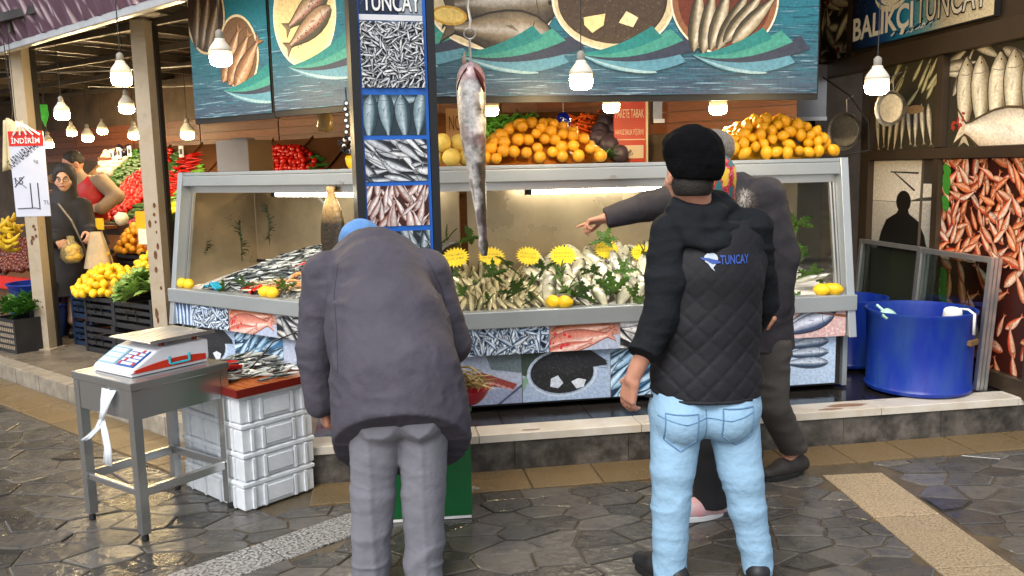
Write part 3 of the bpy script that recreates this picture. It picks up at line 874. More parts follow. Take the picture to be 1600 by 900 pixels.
for t, xs in ((caseR, (.66, 1.62)), (caseL, (-1.62, -.75))):
    mb = MB(); mb.tube([(xs[0], .34, 1.435), (xs[1], .34, 1.435)], .013, 10); tb = mb.build('fluorescent_tube', M_TUBE, t, smooth=True)
    for q in xs:
        mb = MB(); mb.box(q - .02, .32, 1.42, q + .02, .36, 1.47); mb.build('tube_holder', M_BLK, tb)
    mb = MB(); mb.box(xs[0] + .01, .315, 1.452, xs[1] - .01, .365, 1.475); mb.build('tube_housing', M_RAIL, t)
for t, pts in ((caseL, ((-1.35, .45, 1.45, -1.05, .70, .95), (-.45, .5, 1.45, -.38, .6, 1.1))), (caseR, ((2.2, .45, 1.47, 2.1, .72, .95),))):
    for a in pts:
        mb = MB(); mb.tube([a[:3], a[3:]], .009, 6); mb.build('strut', M_STEEL, t)
mb = MB(); mb.tube([(2.16, .6, 1.4), (2.25, .62, 1.36), (2.34, .62, 1.39), (2.42, .6, 1.46)], .005, 5); mb.build('white_cable', mat('white_cable', (.7, .7, .7), var=0), caseR)
for cs, x in ((caseR, 1.1), (caseL, -.75)):
    mb = MB(); mb.box(x, .112, 1.505, x + .035, .119, 1.525, bev=.002); mb.build('latch', M_STEEL, cs)
# posters on the front
up = dict(z=.533, y=-.012)
for nm, fn, xa, xb, lb, kw in (
    ('a', pic_vertical, .03, .22, 'narrow picture of upright blue fish', {}), ('b', pic_anchovy, .225, .70, 'picture of a heap of blue anchovies', dict(n=100, L=.11)),
    ('c', pic_pink, .703, 1.118, 'picture of pink red mullets', {}), ('d', pic_darkwhite, 1.12, 1.62, 'picture of dark and white fish', {}),
    ('e', pic_anchovy, 1.622, 2.06, 'picture of anchovies', dict(n=80, L=.11)), ('f', pic_bonito, 2.062, 2.52, 'picture of silver bonito on ice', {})):
    panel(fn, xb - xa, .152, caseR, xa, .536, -.012, lb, **kw)
for fn, xa, xb, lb in ((pic_tuna, .03, .546, 'picture of tuna steaks'), (pic_turbot, .55, 1.07, 'picture of a black turbot on a plate'),
                       (pic_ripple, 1.073, 1.58, 'picture of blue mackerel'), (pic_pink, 1.583, 2.04, 'picture of mullet'), (pic_mackerel3, 2.043, 2.485, 'picture of three mackerel on pale blue')):
    panel(fn, xb - xa, .292, caseR, xa, .238, .03, lb)
for fn, xa, xb, lb, kw in ((pic_vertical, -2.36, -2.145, 'narrow picture of upright blue fish', {}), (pic_anchovy, -2.142, -1.74, 'picture of anchovies', dict(n=90, L=.1)),
                           (pic_pink, -1.737, -1.25, 'picture of pink mullet', {}), (pic_darkwhite, -1.247, -.76, 'picture of dark fish', {}), (pic_anchovy, -.757, -.05, 'picture of anchovies', dict(n=90, L=.12))):
    panel(fn, xb - xa, .15, caseL, xa, .535, -.012, lb, **kw)
for fn, xa, xb, lb in ((pic_turbot, -2.3, -1.75, 'picture of turbot'), (pic_ripple, -1.747, -1.25, 'picture of mackerel'), (pic_tuna, -1.247, -.7, 'picture of tuna')):
    panel(fn, xb - xa, .29, caseL, xa, .24, .03, lb)

# ================================================================== BANNERS
def sea(w, h, seed=1):
    p = Print(w, h, hexc('#2d6f7d'))
    top, bot = hexc('#256b7a'), hexc('#3f4c60')
    for k in range(12): p.quadgrad([(0, h * k / 12), (w, h * k / 12), (w, h * (k + 1) / 12), (0, h * (k + 1) / 12)], mix(bot, top, min(1, k / 6)), mix(bot, top, min(1, (k + 1) / 6)))
    for k in range(int(420 * w)):
        y = h * .62 * random.random() ** 1.3; x = random.uniform(-.1, w); l = random.uniform(.04, .22); q = random.uniform(.001, .0028)
        c = random.choice((hexc('#24415a'), hexc('#1f4a63'), hexc('#7f9db0'), hexc('#2f7488')))
        p.poly([(x, y), (x + l * .3, y + q), (x + l, y + random.uniform(-.004, .004)), (x + l * .6, y - q)], c, 4e-6)
    return p
def cres(p, ox, oy, s, c1, e1, e2, c2, col, n=12, sx=1.):
    f = lambda q: (ox + q[0] * s * sx, oy - q[1] * s)
    def bez(a, b, c): return [tuple((1 - t) ** 2 * a[i] + 2 * t * (1 - t) * b[i] + t * t * c[i] for i in (0, 1)) for t in [k / n for k in range(n + 1)]]
    z = (0, 0); p.poly(bez(f(z), f(c1), f(e1)) + bez(f(e2), f(c2), f(z)), col)
def swoosh(p, ox, oy, s, sx=1.):
    cres(p, ox, oy, s, (75, 48), (165, 12), (150, -6), (75, 20), hexc('#57899a'), sx=sx)
    cres(p, ox, oy, s, (80, 27), (190, -8), (173, -28), (90, 12), hexc('#363b4a'), sx=sx)
    cres(p, ox, oy, s, (75, 18), (161, -19), (141, -36), (75, 0), hexc('#438e7e'), sx=sx)
    cres(p, ox, oy, s, (55, 9), (128, -24), (112, -40), (60, -6), hexc('#287a76'), sx=sx)
    cres(p, ox, oy, s, (70, 34), (120, 28), (118, 26), (60, 24), hexc('#93b0b4'), sx=sx)
def plate_pic(p, cx, cy, rx, ry, rim, inner):
    p.ell(cx, cy, rx, ry, hexc('#e8dcc0'), n=48); p.ell(cx, cy, rx * .965, ry * .965, rim, n=48); p.ell(cx, cy, rx * .86, ry * .86, inner, n=48)
M_BFRAME = mat('banner_frame', (.02, .018, .016), rough=.4, metal=.3)
def banner(name, label, frame, ang, x0, x1, z0, z1, draw, y=-.03):
    t = thing(name, label, 'banner', frame(x0, y, 0), ang); w = x1 - x0; h = z1 - z0
    mb = MB(); mb.box(-.012, .008, z0 - .035, w + .012, .05, z1 + .02); mb.build('frame', M_BFRAME, t)
    p = sea(w, h); draw(p, w, h); p.build('print', t, (0, 0, z0)); return t
def drawR(p, w, h):
    s = .0037; X = lambda px: (px - 683) * s; Yv = lambda py: (151 - py) * .00341
    plate_pic(p, X(655), Yv(5), .14, .26, hexc('#cdbd98'), hexc('#5a4a38'))
    swoosh(p, X(590), Yv(75), s)
    # plate one: silver bream with lemon
    plate_pic(p, X(790), Yv(2), .355, .27, hexc('#d8c59c'), hexc('#d6c6a0'))
    p.fish(X(800), Yv(8), .66, R_(184), .5, hexc('#463d30'), hexc('#7d6f58'), line=hexc('#2a241b')); p.fish(X(795), Yv(52), .62, R_(176), .36, hexc('#3f372c'), hexc('#8b7b62'), line=hexc('#2a241b'))
    p.ell(X(728), Yv(28), .095, .05, hexc('#c99b3c'), R_(-6)); p.ell(X(728), Yv(28), .08, .038, hexc('#e3c46f'), R_(-6))
    swoosh(p, X(737), Yv(86), s)
    plate_pic(p, X(972), Yv(0), .35, .28, hexc('#cdb98f'), hexc('#3a2d22')); p.ell(X(968), Yv(5), .3, .22, hexc('#4a3b2c'), n=40)
    for _ in range(260):
        a = random.uniform(0, 6.28); r = math.sqrt(random.random()); p.ell(X(968) + .29 * r * math.cos(a), Yv(5) + .21 * r * math.sin(a), .006, .004, jit(hexc('#5d4c3a'), .5), random.random() * 3, n=5, )
    p.poly([(X(925), Yv(30)), (X(958), Yv(24)), (X(955), Yv(42)), (X(938), Yv(54)), (X(926), Yv(42))], hexc('#e6cf8f')); p.poly([(X(978), Yv(38)), (X(990), Yv(20)), (X(1008), Yv(30)), (X(1000), Yv(45))], hexc('#e9d7a3'))
    swoosh(p, X(917), Yv(86), s)
    plate_pic(p, X(1143), Yv(0), .318, .30, hexc('#8a5a3a'), hexc('#6a3220'))
    for k, (px, ang) in enumerate(((1100, 84), (1118, 80), (1138, 72), (1160, 60), (1178, 50), (1195, 45))):
        p.fish(X(px), Yv(22 + 4 * (k % 2)), .42, R_(ang), .2, hexc('#4a4230'), hexc('#b9a784'), line=hexc('#2b2418'), eye=False)
    swoosh(p, X(1092), Yv(88), s)
banner('fish_banner', 'wide sea-blue banner with plates of fish above the long case', FR, AR, .02, 2.285, 1.968, 2.80, drawR)
def drawA(p, w, h):
    X = lambda px: (px - 306) * .00625; Yv = lambda py: (186 - py) * .0041
    p.ell(X(335), Yv(28), .20, .25, hexc('#c9b48c'), R_(4), 40); p.ell(X(335), Yv(28), .185, .235, hexc('#3d3024'), R_(4), 40)
    for k in range(3): p.fish(X(322 + 14 * k), Yv(25 + 6 * k), .42, R_(80 - 8 * k), .25, hexc('#4a3a2a'), hexc('#7a6448'), line=hexc('#1d160f'), eye=False)
    p.ell(X(385), Yv(92), .19, .23, hexc('#dcc9a2'), R_(12), 40); p.ell(X(385), Yv(92), .175, .215, hexc('#6e5238'), R_(12), 40)
    for k in range(3): p.fish(X(374 + 12 * k), Yv(92 + 8 * k), .40, R_(58 - 6 * k), .3, hexc('#7a5536'), hexc('#b98e5f'), line=hexc('#3a2614'))
    swoosh(p, X(357), Yv(146), .0037, 1.15)
banner('fish_banner', 'narrow sea-blue banner with two brown plates at the far left', FL, AL, -1.925, -1.15, 1.948, 2.80, drawA)
def drawB(p, w, h):
    X = lambda px: (px - 433) * .0055; Yv = lambda py: (174 - py) * .0037
    plate_pic(p, X(488), Yv(30), .27, .30, hexc('#e3cf9e'), hexc('#e0c68c'))
    for k in range(2): p.fish(X(492), Yv(24 + 30 * k), .46, R_(26 + 180), .3, hexc('#4d4a38'), hexc('#a98a68'), line=hexc('#3a3222'), spots=30, mid=hexc('#a5705c'))
    for k in range(14): p.ell(X(492) + random.uniform(-.03, .09), Yv(3) + random.uniform(-.02, .03), .018, .008, jit(hexc('#4f7a2c'), .3), random.random() * 3, n=7)
    p.ell(X(580), Yv(40), .1, .26, hexc('#dccaa0'))
    swoosh(p, X(458), Yv(106), .0037, 1.2)
banner('fish_banner', 'sea-blue banner with two trout on a cream plate', FL, AL, -1.12, -.32, 1.955, 2.80, drawB)

# ================================================================== PICTURE COLUMN
c0 = at(623, 300, 3.98)
PA = R_(16)
col_t = thing('picture_column', 'tall black-framed column sign with five stacked fish photographs', 'sign', (c0.x, c0.y, 0), PA)
PW_ = .345
M_BLUE = mat('blue_board', hexc('#1c5fb8'), rough=.35, var=.05)
mb = MB(); mb.box(-PW_ / 2, .012, .02, PW_ / 2, .15, 3.0); mb.build('core', M_BLK, col_t)
for sx in (-1, 1):
    mb = MB(); mb.box(sx * PW_ / 2 - .018, -.012, .02, sx * PW_ / 2 + .018, .16, 3.0, bev=.003); mb.build('edge_frame', M_BLK, col_t)
mb = MB(); mb.box(-PW_ / 2 + .02, .002, .9, PW_ / 2 - .02, .011, 2.36); mb.build('blue_board', M_BLUE, col_t)
def zcol(py): return at(623, py, 3.98).z
pw = PW_ - .062
def colpic(fn, y0, y1, **kw):
    z1, z0 = zcol(y0), zcol(y1); fn(pw, z1 - z0, **kw).build('photograph', col_t, (-pw / 2 - .004, 0, z0))
def c_mack(w, h):
    p = Print(w, h, hexc('#22343e'))
    p.fish(w * .5, h * .85, w * 1.2, R_(6), .22, hexc('#3a5260'), hexc('#8fa6b0'))
    for k in range(4): p.fish(w * (.1 + .27 * k), h * (.35 + .1 * (k % 2)), h * 1.3, R_(-92 + random.uniform(-8, 8)), .3, hexc('#2b4450'), hexc('#8ba3ab'), line=(.01, .012, .015))
    return p
def c_red(w, h):
    p = Print(w, h, hexc('#3a1a14')); p.shoal(26, .14, .2, [hexc('#8a5a4a'), hexc('#a08078')], [hexc('#e0d5d0'), hexc('#cfc0b8')], line=hexc('#5d1a14'), ang=(.6, 2.2)); return p
colpic(lambda w, h: pic_anchovy(w, h, 330, .055, False), 34, 137)
colpic(c_mack, 148, 211)
def c_sil(w, h):
    p = Print(w, h, (.012, .012, .014)); p.shoal(22, .17, .22, SB, SW, ang=(-1.1, .1)); return p
colpic(c_sil, 218, 283)
colpic(c_red, 290, 353)
def c_sard(w, h):
    p = Print(w, h, (.015, .02, .025)); p.shoal(18, .17, .22, [hexc('#30454f')], [hexc('#a8b4ba')], ang=(1.1, 2.0)); return p
colpic(c_sard, 361, 425)
colpic(c_mack, 432, 500)
hd = Print(pw, zcol(-75) - zcol(22), hexc('#16253f')); hw, hh = hd.w, hd.h
hd.poly([(hw * .62, 0), (hw, 0), (hw, hh), (hw * .75, hh)], hexc('#8a949c'))
for _ in range(60): hd.ell(random.uniform(0, hw * .6), random.uniform(0, hh), .004, .003, hexc('#3a5578'), n=5)
hd.build('header', col_t, (-pw / 2 - .004, 0, zcol(22)))
mb = MB(); mb.box(-pw / 2 - .004, -.001, zcol(32), pw / 2 - .004, .001, zcol(23)); mb.build('white_strip', mat('white_strip', (.65, .66, .68), var=.05), col_t)
M_LW = mat('white_letter', (.8, .8, .78), rough=.4, var=0); M_LK = mat('black_letter', (.01, .01, .01), rough=.4, var=0)
lettering('lettering_outline', 'TUNCAY', .088, col_t, M_LK, -pw / 2 + .008, zcol(22) + .008, y=-.0045, width=pw - .016, offset=.035)
lettering('lettering', 'TUNCAY', .080, col_t, M_LW, -pw / 2 + .013, zcol(22) + .012, y=-.006, width=pw - .026, offset=.012)
lettering('lettering', 'BALIKÇI', .07, col_t, M_LW, -pw / 2 + .013, zcol(22) + .125, y=-.006, width=pw - .06, offset=.012)

# green box in front of the column
gb = on_z(735, 812, 0)
gt = thing('green_box', 'dark green painted box standing on the pavement behind the stooping man', 'box', (gb.x - .19, gb.y + .1, 0), R_(6))
M_GREEN = mat('green_paint', hexc('#0f5a2c'), rough=.35, var=.12, vscale=5)
mb = MB(); mb.box(-.19, -.1, .014, .19, .1, .5, bev=.004); mb.build('body', M_GREEN, gt)
mb = MB(); mb.box(-.186, -.096, 0, .186, .096, .0125); mb.build('white_foot', M_LW, gt)
mb = MB(); mb.box(-.2, -.105, .5025, .2, .105, .52, bev=.003); mb.build('lid', M_GREEN, gt)

# ================================================================== RIGHT SIDE WALL
RWX = 3.43
sw = thing('shop_window_wall', 'brown aluminium shop front with fish pictures in every pane at right', 'shop front', FR(RWX, 2.15, 0), AR - R_(90))
U = lambda y: 2.15 - y
M_FRAME = mat('brown_aluminium', hexc('#4d4033'), rough=.4, metal=.45, var=.12, vscale=5)
def bar(nm, y0, y1, z0, z1, d0=-.03, d1=.05, m=None):
    mb = MB(); mb.box(U(y0), d0, z0, U(y1), d1, z1, bev=.004); return mb.build(nm, m or M_FRAME, sw)
bar('lintel', 2.14, -.5, 2.243, 2.373, -.05)
bar('mid_rail', 1.352, -.5, 1.578, 1.65)
bar('low_rail', 1.352, -.5, .20, .30)
for y0, y1, z0, z1 in ((1.355, 1.245, .19, 2.241), (.487, .427, .302, 1.576), (.487, .427, 1.652, 2.241), (-.41, -.5, .19, 2.241), (2.15, 2.05, .19, 3.0), (1.60, 1.53, 2.375, 3.0)):
    bar('mullion', y0, y1, z0, z1, -.035)
bar('backing', 1.352, -.5, .19, 2.241, .052, .09, M_BLK)
bar('upper_backing', 2.04, -.5, 2.375, 3.0, .01, .09, M_FRAME)
def wpic(fn, y0, y1, z0, z1, label, **kw):
    o = fn(U(y1) - U(y0), z1 - z0, **kw).build('window_picture', sw, (U(y0), .012, z0)); tag(o, label); return o
def w_hang(w, h):
    p = Print(w, h, hexc('#3a3424'))
    for k in range(16): p.fish(random.uniform(0, w), random.uniform(.55, 1) * h, h * .35, R_(50 + random.uniform(-14, 14)), .22, hexc('#56523a'), hexc('#c2ba82'), eye=False)
    for k in range(10): p.fish((k + .5) * w / 10, h * .22 + random.uniform(-.02, .03), h * .5, R_(-88 + random.uniform(-12, 12)), .2, hexc('#6a6250'), hexc('#d8ccb2'))
    p.ell(w * .62, h * .45, w * .14, h * .05, hexc('#b08a5a'))
    return p
def w_big(w, h):
    p = Print(w, h, hexc('#2f2b20'))
    for k in range(8): p.fish(random.uniform(0, w), h * random.uniform(.75, 1), h * .6, R_(random.uniform(-30, 80)), .2, hexc('#736b58'), hexc('#c9bda2'))
    for k in range(5): p.fish(w * (.2 + .17 * k), h * .45, h * .95, R_(-88 + random.uniform(-6, 4)), .3, hexc('#8a7c62'), hexc('#e6dabc'), line=hexc('#2a2418'))
    p.fish(w * .55, h * .12, w * .95, R_(172), .4, hexc('#d8c4a8'), hexc('#efe4cf'), line=hexc('#4a3a26'))
    for k in range(12): p.ell(w * .1 + random.uniform(-.04, .08), h * .27 + random.uniform(-.05, .05), .018, .01, hexc('#a8352a'), random.random() * 3, n=8)
    return p
def w_sea(w, h):
    p = Print(w, h, hexc('#8c8a84'))
    p.quadgrad([(0, h * .55), (w, h * .55), (w, h), (0, h)], hexc('#d8d0c2'), hexc('#cfc8bc'))
    p.quadgrad([(0, 0), (w, 0), (w, h * .55), (0, h * .55)], hexc('#96948f'), hexc('#c4bdb0'))
    p.poly([(w * .55, h * .55), (w, h * .58), (w, h * .62), (w * .75, h * .6)], hexc('#4a463f'))
    p.poly([(0, h * .55), (w * .45, h * .545), (w * .45, h * .54), (0, h * .545)], hexc('#3a352e'))
    p.poly([(w * .28, h * .88), (w * .72, h * .87), (w * .72, h * .85), (w * .28, h * .865)], hexc('#2e2a25'))
    p.poly([(w * .33, h * .865), (w * .36, h * .865), (w * .68, h * .68), (w * .66, h * .665)], hexc('#2e2a25'))
    dk = hexc('#171412')
    p.poly([(w * .1, 0), (w * .16, h * .2), (w * .24, h * .34), (w * .4, h * .42), (w * .44, h * .47), (w * .58, h * .47), (w * .6, h * .42), (w * .74, h * .35), (w * .84, h * .2), (w * .9, 0)], dk)
    p.ell(w * .505, h * .55, w * .115, h * .12, dk)
    p.poly([(w * .74, 0), (w * .78, 0), (w * .8, h), (w * .76, h)], hexc('#5b5248'))
    p.poly([(w * .79, h * .75), (w, h * .75), (w, h), (w * .79, h)], hexc('#3d372f'))
    return p
def w_mullet(w, h, n=125):
    p = Print(w, h, hexc('#3b1710')); p.shoal(n,   .17 if n > 100 else .2, .27, [hexc('#cf5a30'), hexc('#d9703f'), hexc('#c0442a')], [hexc('#f2cdb0'), hexc('#f0b58c'), hexc('#e8955f')], line=hexc('#5a1f14'), ang=(.2, 3.0))
    for k in range(8): p.ell(w * .05, h * random.uniform(.55, .9), .03, .05, hexc('#3f8a2e'), random.random(), n=9)
    return p
wpic(w_hang, 1.243, .489, 1.652, 2.241, 'picture of hanging fish')
wpic(w_big, .425, -.408, 1.652, 2.241, 'picture of whole pale fish standing upright')
wpic(w_sea, 1.243, .489, .93, 1.576, 'picture of a dark figure by the sea')
wpic(w_mullet, .425, -.408, .93, 1.576, 'picture of a heap of red mullet')
wpic(lambda w, h: Print(w, h, hexc('#4a4a44')), 1.243, .489, .302, .928, 'dark lower pane')
wpic(w_mullet, .425, -.408, .302, .928, 'picture of red fish behind the leaning frames', n=30)
def w_tall(w, h):
    p = Print(w, h, hexc('#1d1a12')); p.shoal(12, .36, .26, [hexc('#4f4938'), hexc('#3d3626')], [hexc('#c2b595'), hexc('#a89876')], ang=(-1.2, 2.2))
    for a, b in ((.2, .75), (.6, .12)): p.ell(w * a, h * b, .03, .022, hexc('#6e1f18'))
    return p
o = wpic(w_tall, 2.04, 1.608, 2.376, 3.0, 'tall picture of grey fish with red gills'); o.location.y = -.003
# the name board
sg = thing('name_board', 'dark blue to cream lettered name board with fish emblem above the window wall', 'sign', FR(RWX - .045, 1.515, 0), AR - R_(90))
W_, H0, H1 = 1.555, 2.40, 3.0
mb = MB(); mb.box(0, .004, H0, W_, .035, H1); mb.build('board', M_BLK, sg)
p = Print(W_ - .02, H1 - H0 - .02, hexc('#141c30')); w, h = p.w, p.h
NX = 60
cs = [(0, hexc('#0b1020')), (.25, hexc('#123a78')), (.42, hexc('#1d7fae')), (.55, hexc('#5f9aa6')), (.7, hexc('#b3a98f')), (1, hexc('#c9b893'))]
def cat_(t):
    for (a, ca), (b, cb) in zip(cs, cs[1:]):
        if t <= b: return mix(ca, cb, (t - a) / (b - a))
    return cs[-1][1]
for k in range(NX):
    a, b = k / NX, (k + 1) / NX
    p.mb.add([(w * a, -p.z, 0), (w * b, -p.z, 0), (w * b, -p.z, h), (w * a, -p.z, h)], [(0, 1, 2, 3)], cat_(a))
p.z += .00003
for _ in range(150):
    p.ell(random.uniform(0, w * .3), random.uniform(.05, 1) * h, random.uniform(.002, .006), random.uniform(.002, .005), random.choice((hexc('#39465f'), hexc('#8a93a3'), (.005, .006, .01))), n=5)
for _ in range(60): p.ell(w * .5 + random.gauss(0, .12), .03 + abs(random.gauss(0, .02)), .02, .008, random.choice((hexc('#0c1830'), hexc('#c0cdd6'), hexc('#2b6f96'))), random.random(), n=7)
# fish swirl emblem
ecx, ecy = w * .33, h * .62
p.ell(ecx, ecy, .2, .15, hexc('#0d58a0'), R_(20)); p.ell(ecx + .02, ecy + .02, .15, .1, hexc('#1a8fc4'), R_(20))
for k, (a0, a1, r0) in enumerate(((3.4, 5.9, .20), (3.6, 5.6, .15))):
    n = 16; pts = []
    for i in range(n + 1):
        a = a0 + (a1 - a0) * i / n; pts.append((ecx + r0 * 1.1 * math.cos(a), ecy + r0 * .8 * math.sin(a)))
    for i in range(n, -1, -1):
        a = a0 + (a1 - a0) * i / n; th = .035 * math.sin(math.pi * i / n) + .002; pts.append((ecx + (r0 - th) * 1.1 * math.cos(a), ecy + (r0 - th) * .8 * math.sin(a) + .01))
    p.poly(pts, hexc('#e6e2d6'))
p.poly([(ecx + .15, ecy - .05), (ecx + .3, ecy + .12), (ecx + .22, ecy + .0), (ecx + .32, ecy - .06)], hexc('#e6e2d6'))
p.build('print', sg, (.01, 0, H0 + .01))
lettering('lettering', 'BALIKÇI', .205, sg, M_LW, .035, H0 + .03, y=-.008, width=.74, offset=.028)
lettering('lettering_outline', 'TUNCAY', .205, sg, M_LK, .80, H0 + .062, y=-.006, width=.70, offset=.045)
lettering('lettering', 'TUNCAY', .188, sg, mat('grey_letter', hexc('#c9c0ab'), var=0), .807, H0 + .07, y=-.009, width=.686, offset=.006)

# leaning glass frames
def glass_frame(label, y0, y1, z1, xoff, lean, n):
    w = y0 - y1; t = thing('leaning_glass_frame', label, 'glass frame', FR(RWX - xoff, y0, .196), AR - R_(90))
    t.rotation_euler = Euler((-lean, 0, AR - R_(90)))
    for k in range(n):
        d = .026 * k
        for a in ((0, 0, .03, z1), (w - .03, 0, w, z1)):
            mb = MB(); mb.box(a[0], d, a[1], a[2], d + .02, a[3], bev=.002); mb.build('stile', M_ALU, t)
        for zz in (.0, z1 - .03):
            mb = MB(); mb.box(.0305, d + .001, zz, w - .0305, d + .019, zz + .03); mb.build('rail', M_ALU, t)
        mb = MB(); mb.box(.03, d + .009, .03, w - .03, d + .012, z1 - .03); mb.build('pane', M_GLASS, t)
glass_frame('three stacked aluminium glass frames leaning beside the blue tub under the red mullet picture', .50, -.20, .80, .16, R_(4), 3)
glass_frame('two stacked aluminium glass frames leaning under the seaside picture behind the tubs', 1.28, .54, .80, .12, R_(4), 2)

# ================================================================== LAMPS
M_LIT = mat('lit_bulb', (1, .95, .8), emit=(1, .74, .38), estr=LAMP * 1.15, var=0)
M_CAP = mat('bulb_plastic', hexc('#d8d2c2'), rough=.4, var=.05)
M_SOCK = mat('socket', hexc('#8f8a80'), rough=.5, var=.05)
def lathe_mesh(prof, m, n=18): mb = MB(); mb.lathe(prof, n); return mb.mesh('part', m, True)
ME_LIT = lathe_mesh([(0, 0), (.035, .002), (.055, .01), (.064, .025), (.066, .05), (.066, .064)], M_LIT)
M_RIMG = mat('lit_rim', (1, .85, .6), emit=(1, .70, .28), estr=.8, var=0)
ME_RIM = lathe_mesh([(.066, .064), (.0665, .07), (.0665, .088)], M_RIMG)
ME_CAP = lathe_mesh([(.067, .088), (.067, .1), (.058, .118), (.043, .138), (.032, .152), (.028, .165), (0, .166)], M_CAP)
ME_SOCK = lathe_mesh([(.02, .164), (.023, .17), (.023, .205), (.014, .215), (.006, .22)], M_SOCK, 12)
def bulb(px, py, Y, label, top=2.95, lit=True, s=.84):
    p = at(px, py, Y); t = thing('hanging_bulb', label, 'lamp', p - Vector((0, 0, .045 * s)), 0, 'hanging bulbs over the stalls')
    t.scale = (s, s, s)
    put('lit_globe', ME_LIT, (0, 0, 0), parent=t); put('glowing_rim', ME_RIM, (0, 0, 0), parent=t); put('cap', ME_CAP, (0, 0, 0), parent=t); put('socket', ME_SOCK, (0, 0, 0), parent=t)
    mb = MB(); L = (top - p.z) / s + .04; mb.tube([(0, 0, .21), (.004, 0, .21 + (L - .21) * .5), (0, 0, L)], .0035, 6); mb.build('cable', M_CABLE, t)
for a in ((190, 124, 4.95, 'large lit bulb just left of the tall steel post', 3.1), (345, 92, 4.55, 'large lit bulb in front of the narrow two-plate banner', 3.1),
          (908, 128, 4.25, 'large lit bulb before the middle of the wide banner', 3.1), (1370, 136, 4.3, 'large lit bulb below the lettered name board', 3.1),
          (198, 170, 6.8, 'smaller lit bulb directly under the largest left bulb', 2.64), (97, 180, 6.9, 'lit bulb above the woman in the headscarf', 2.64), (293, 211, 7.5, 'lit bulb between the post and the narrow banner', 2.64),
          (210, 212, 8.7, 'small lit bulb low beside the post over the rack', 2.7), (137, 216, 9.1, 'small lit bulb above the man in the red vest', 2.7), (75, 226, 9.6, 'faint lit bulb at the price card edge', 2.7),
          (48, 205, 10.4, 'faint lit bulb far back left of the front post', 2.7), (160, 205, 10.2, 'tiny lit bulb far back above the red-vested man', 2.7), (248, 222, 8.6, 'small lit bulb hidden partly by the tall post', 2.7), (112, 208, 10.6, 'tiny lit bulb far back over the woman', 2.7),  # these deep bulbs are added to brighten the stall's interior
          (767, 173, 6.4, 'lit bulb under the wide banner just right of the hanging fish', 2.85), (955, 167, 5.9, 'lit bulb under the wide banner beside the red price board', 2.85), (1122, 170, 5.6, 'lit bulb before the steel hood above the black cap', 2.85)):
    bulb(*a)
# flat ceiling light seen at the left edge of the wide banner gap and an unlit jar lamp
jp = at(508, 190, 6.1); t = thing('jar_lamp', 'unlit amber glass jar lamp under the trout banner', 'lamp', jp - Vector((0, 0, .07)))
mb = MB(); mb.lathe([(0, 0), (.05, .004), (.058, .03), (.055, .11), (.045, .135), (.03, .14)], 16); mb.build('jar', mat('amber_glass', hexc('#b89a5c'), rough=.15, alpha=.75, var=.1), t, smooth=True)
mb = MB(); mb.lathe([(.032, .14), (.034, .165), (.01, .18)], 12); mb.build('cap', M_SOCK, t)
mb = MB(); mb.tube([(0, 0, .17), (0, 0, .86)], .003, 5); mb.build('cable', M_CABLE, t)

# evil-eye charms
M_EYEB = mat('cobalt_bead', hexc('#101f86'), rough=.12, var=.2, vscale=30); M_EYEW = mat('white_bead', (.7, .75, .8), rough=.2, var=0); M_EYEK = mat('black_bead', (.01, .01, .012), rough=.2, var=0)
p = at(880, 190, 5.2); t = thing('bead_charm', 'round cobalt beaded charm hanging before the carrots', 'charm', p)
mb = MB(); mb.sphere((0, 0, 0), (.046, .03, .056), 14, 10); mb.build('ball', M_EYEB, t, smooth=True)
for k in range(14):
    a = random.uniform(0, 6.28); r = random.uniform(.0, .034); mb = MB(); mb.sphere((r * math.cos(a), -.026 + r * r * 6, r * math.sin(a)), .005, 6, 4); mb.build('bead', M_EYEW, t)
mb = MB(); mb.tube([(0, 0, .05), (0, 0, .22)], .002, 4); mb.build('string', M_WIRE, t)
p = at(541, 170, 5.0); t = thing('bead_charm', 'string of black and white eye beads left of the picture column', 'charm', p)
mb = MB(); mb.tube([(0, 0, .12), (.003, 0, 0), (0, 0, -.2)], .0025, 4); mb.build('string', M_EYEK, t)
for k in range(6):
    zz = .03 - k * .032
    mb = MB(); mb.lathe([(0, 0), (.016, .002), (.016, .008), (0, .01)], 12); o = mb.build('bead', M_EYEK, t); o.rotation_euler = (R_(90), 0, 0); o.location = (.004 * (-1) ** k, 0, zz)
    mb = MB(); mb.lathe([(0, 0), (.009, .001), (0, .002)], 10); w_ = mb.build('white_eye', M_EYEW, o); w_.location = (0, 0, .011)
for k in range(22):
    a = k * .6; r = .05; mb = MB(); mb.sphere((r * math.cos(a) * (.5 + .5 * (k % 2)), 0.01 * (k % 3), -.2 + r * .8 * math.sin(a)), .012, 7, 5); mb.build('bead', M_EYEK if k % 4 else M_EYEW, t)

# ================================================================== TUBS
M_TUB = mat('blue_plastic', hexc('#0f2f9c'), col2=hexc('#1c3a7c'), rough=.38, var=.3, vscale=7, spec=.5, bump=.2, bscale=14, stretch=(1, 1, .35), rvar=.12)
def tub(label, x, y, r, h, z=.2):
    t = thing('blue_tub', label, 'tub', FR(x, y, z), 0)
    mb = MB(); mb.lathe([(0, .003), (r * .93, .003), (r * .985, .012), (r * 1.0, .03), (r * .965, .045), (r * .975, h * .5), (r, h - .03), (r * 1.03, h - .015), (r * 1.03, h), (r * .97, h), (r * .95, h - .03), (r * .92, .03), (0, .025)], 48)
    mb.build('shell', M_TUB, t, smooth=True, angle=40)
    return t
t = tub('large cut-down blue plastic tub with white jugs at the marble edge', 2.98, -.055, .305, .49)
mb = MB(); mb.box(-.05, -.012, -.018, .05, .012, .018, bev=.006); o = mb.build('rusty_bracket', mat('rusty', hexc('#6e5638'), rough=.7, var=.4), t); o.location = (.2, -.235, .32); o.rotation_euler.z = R_(40)
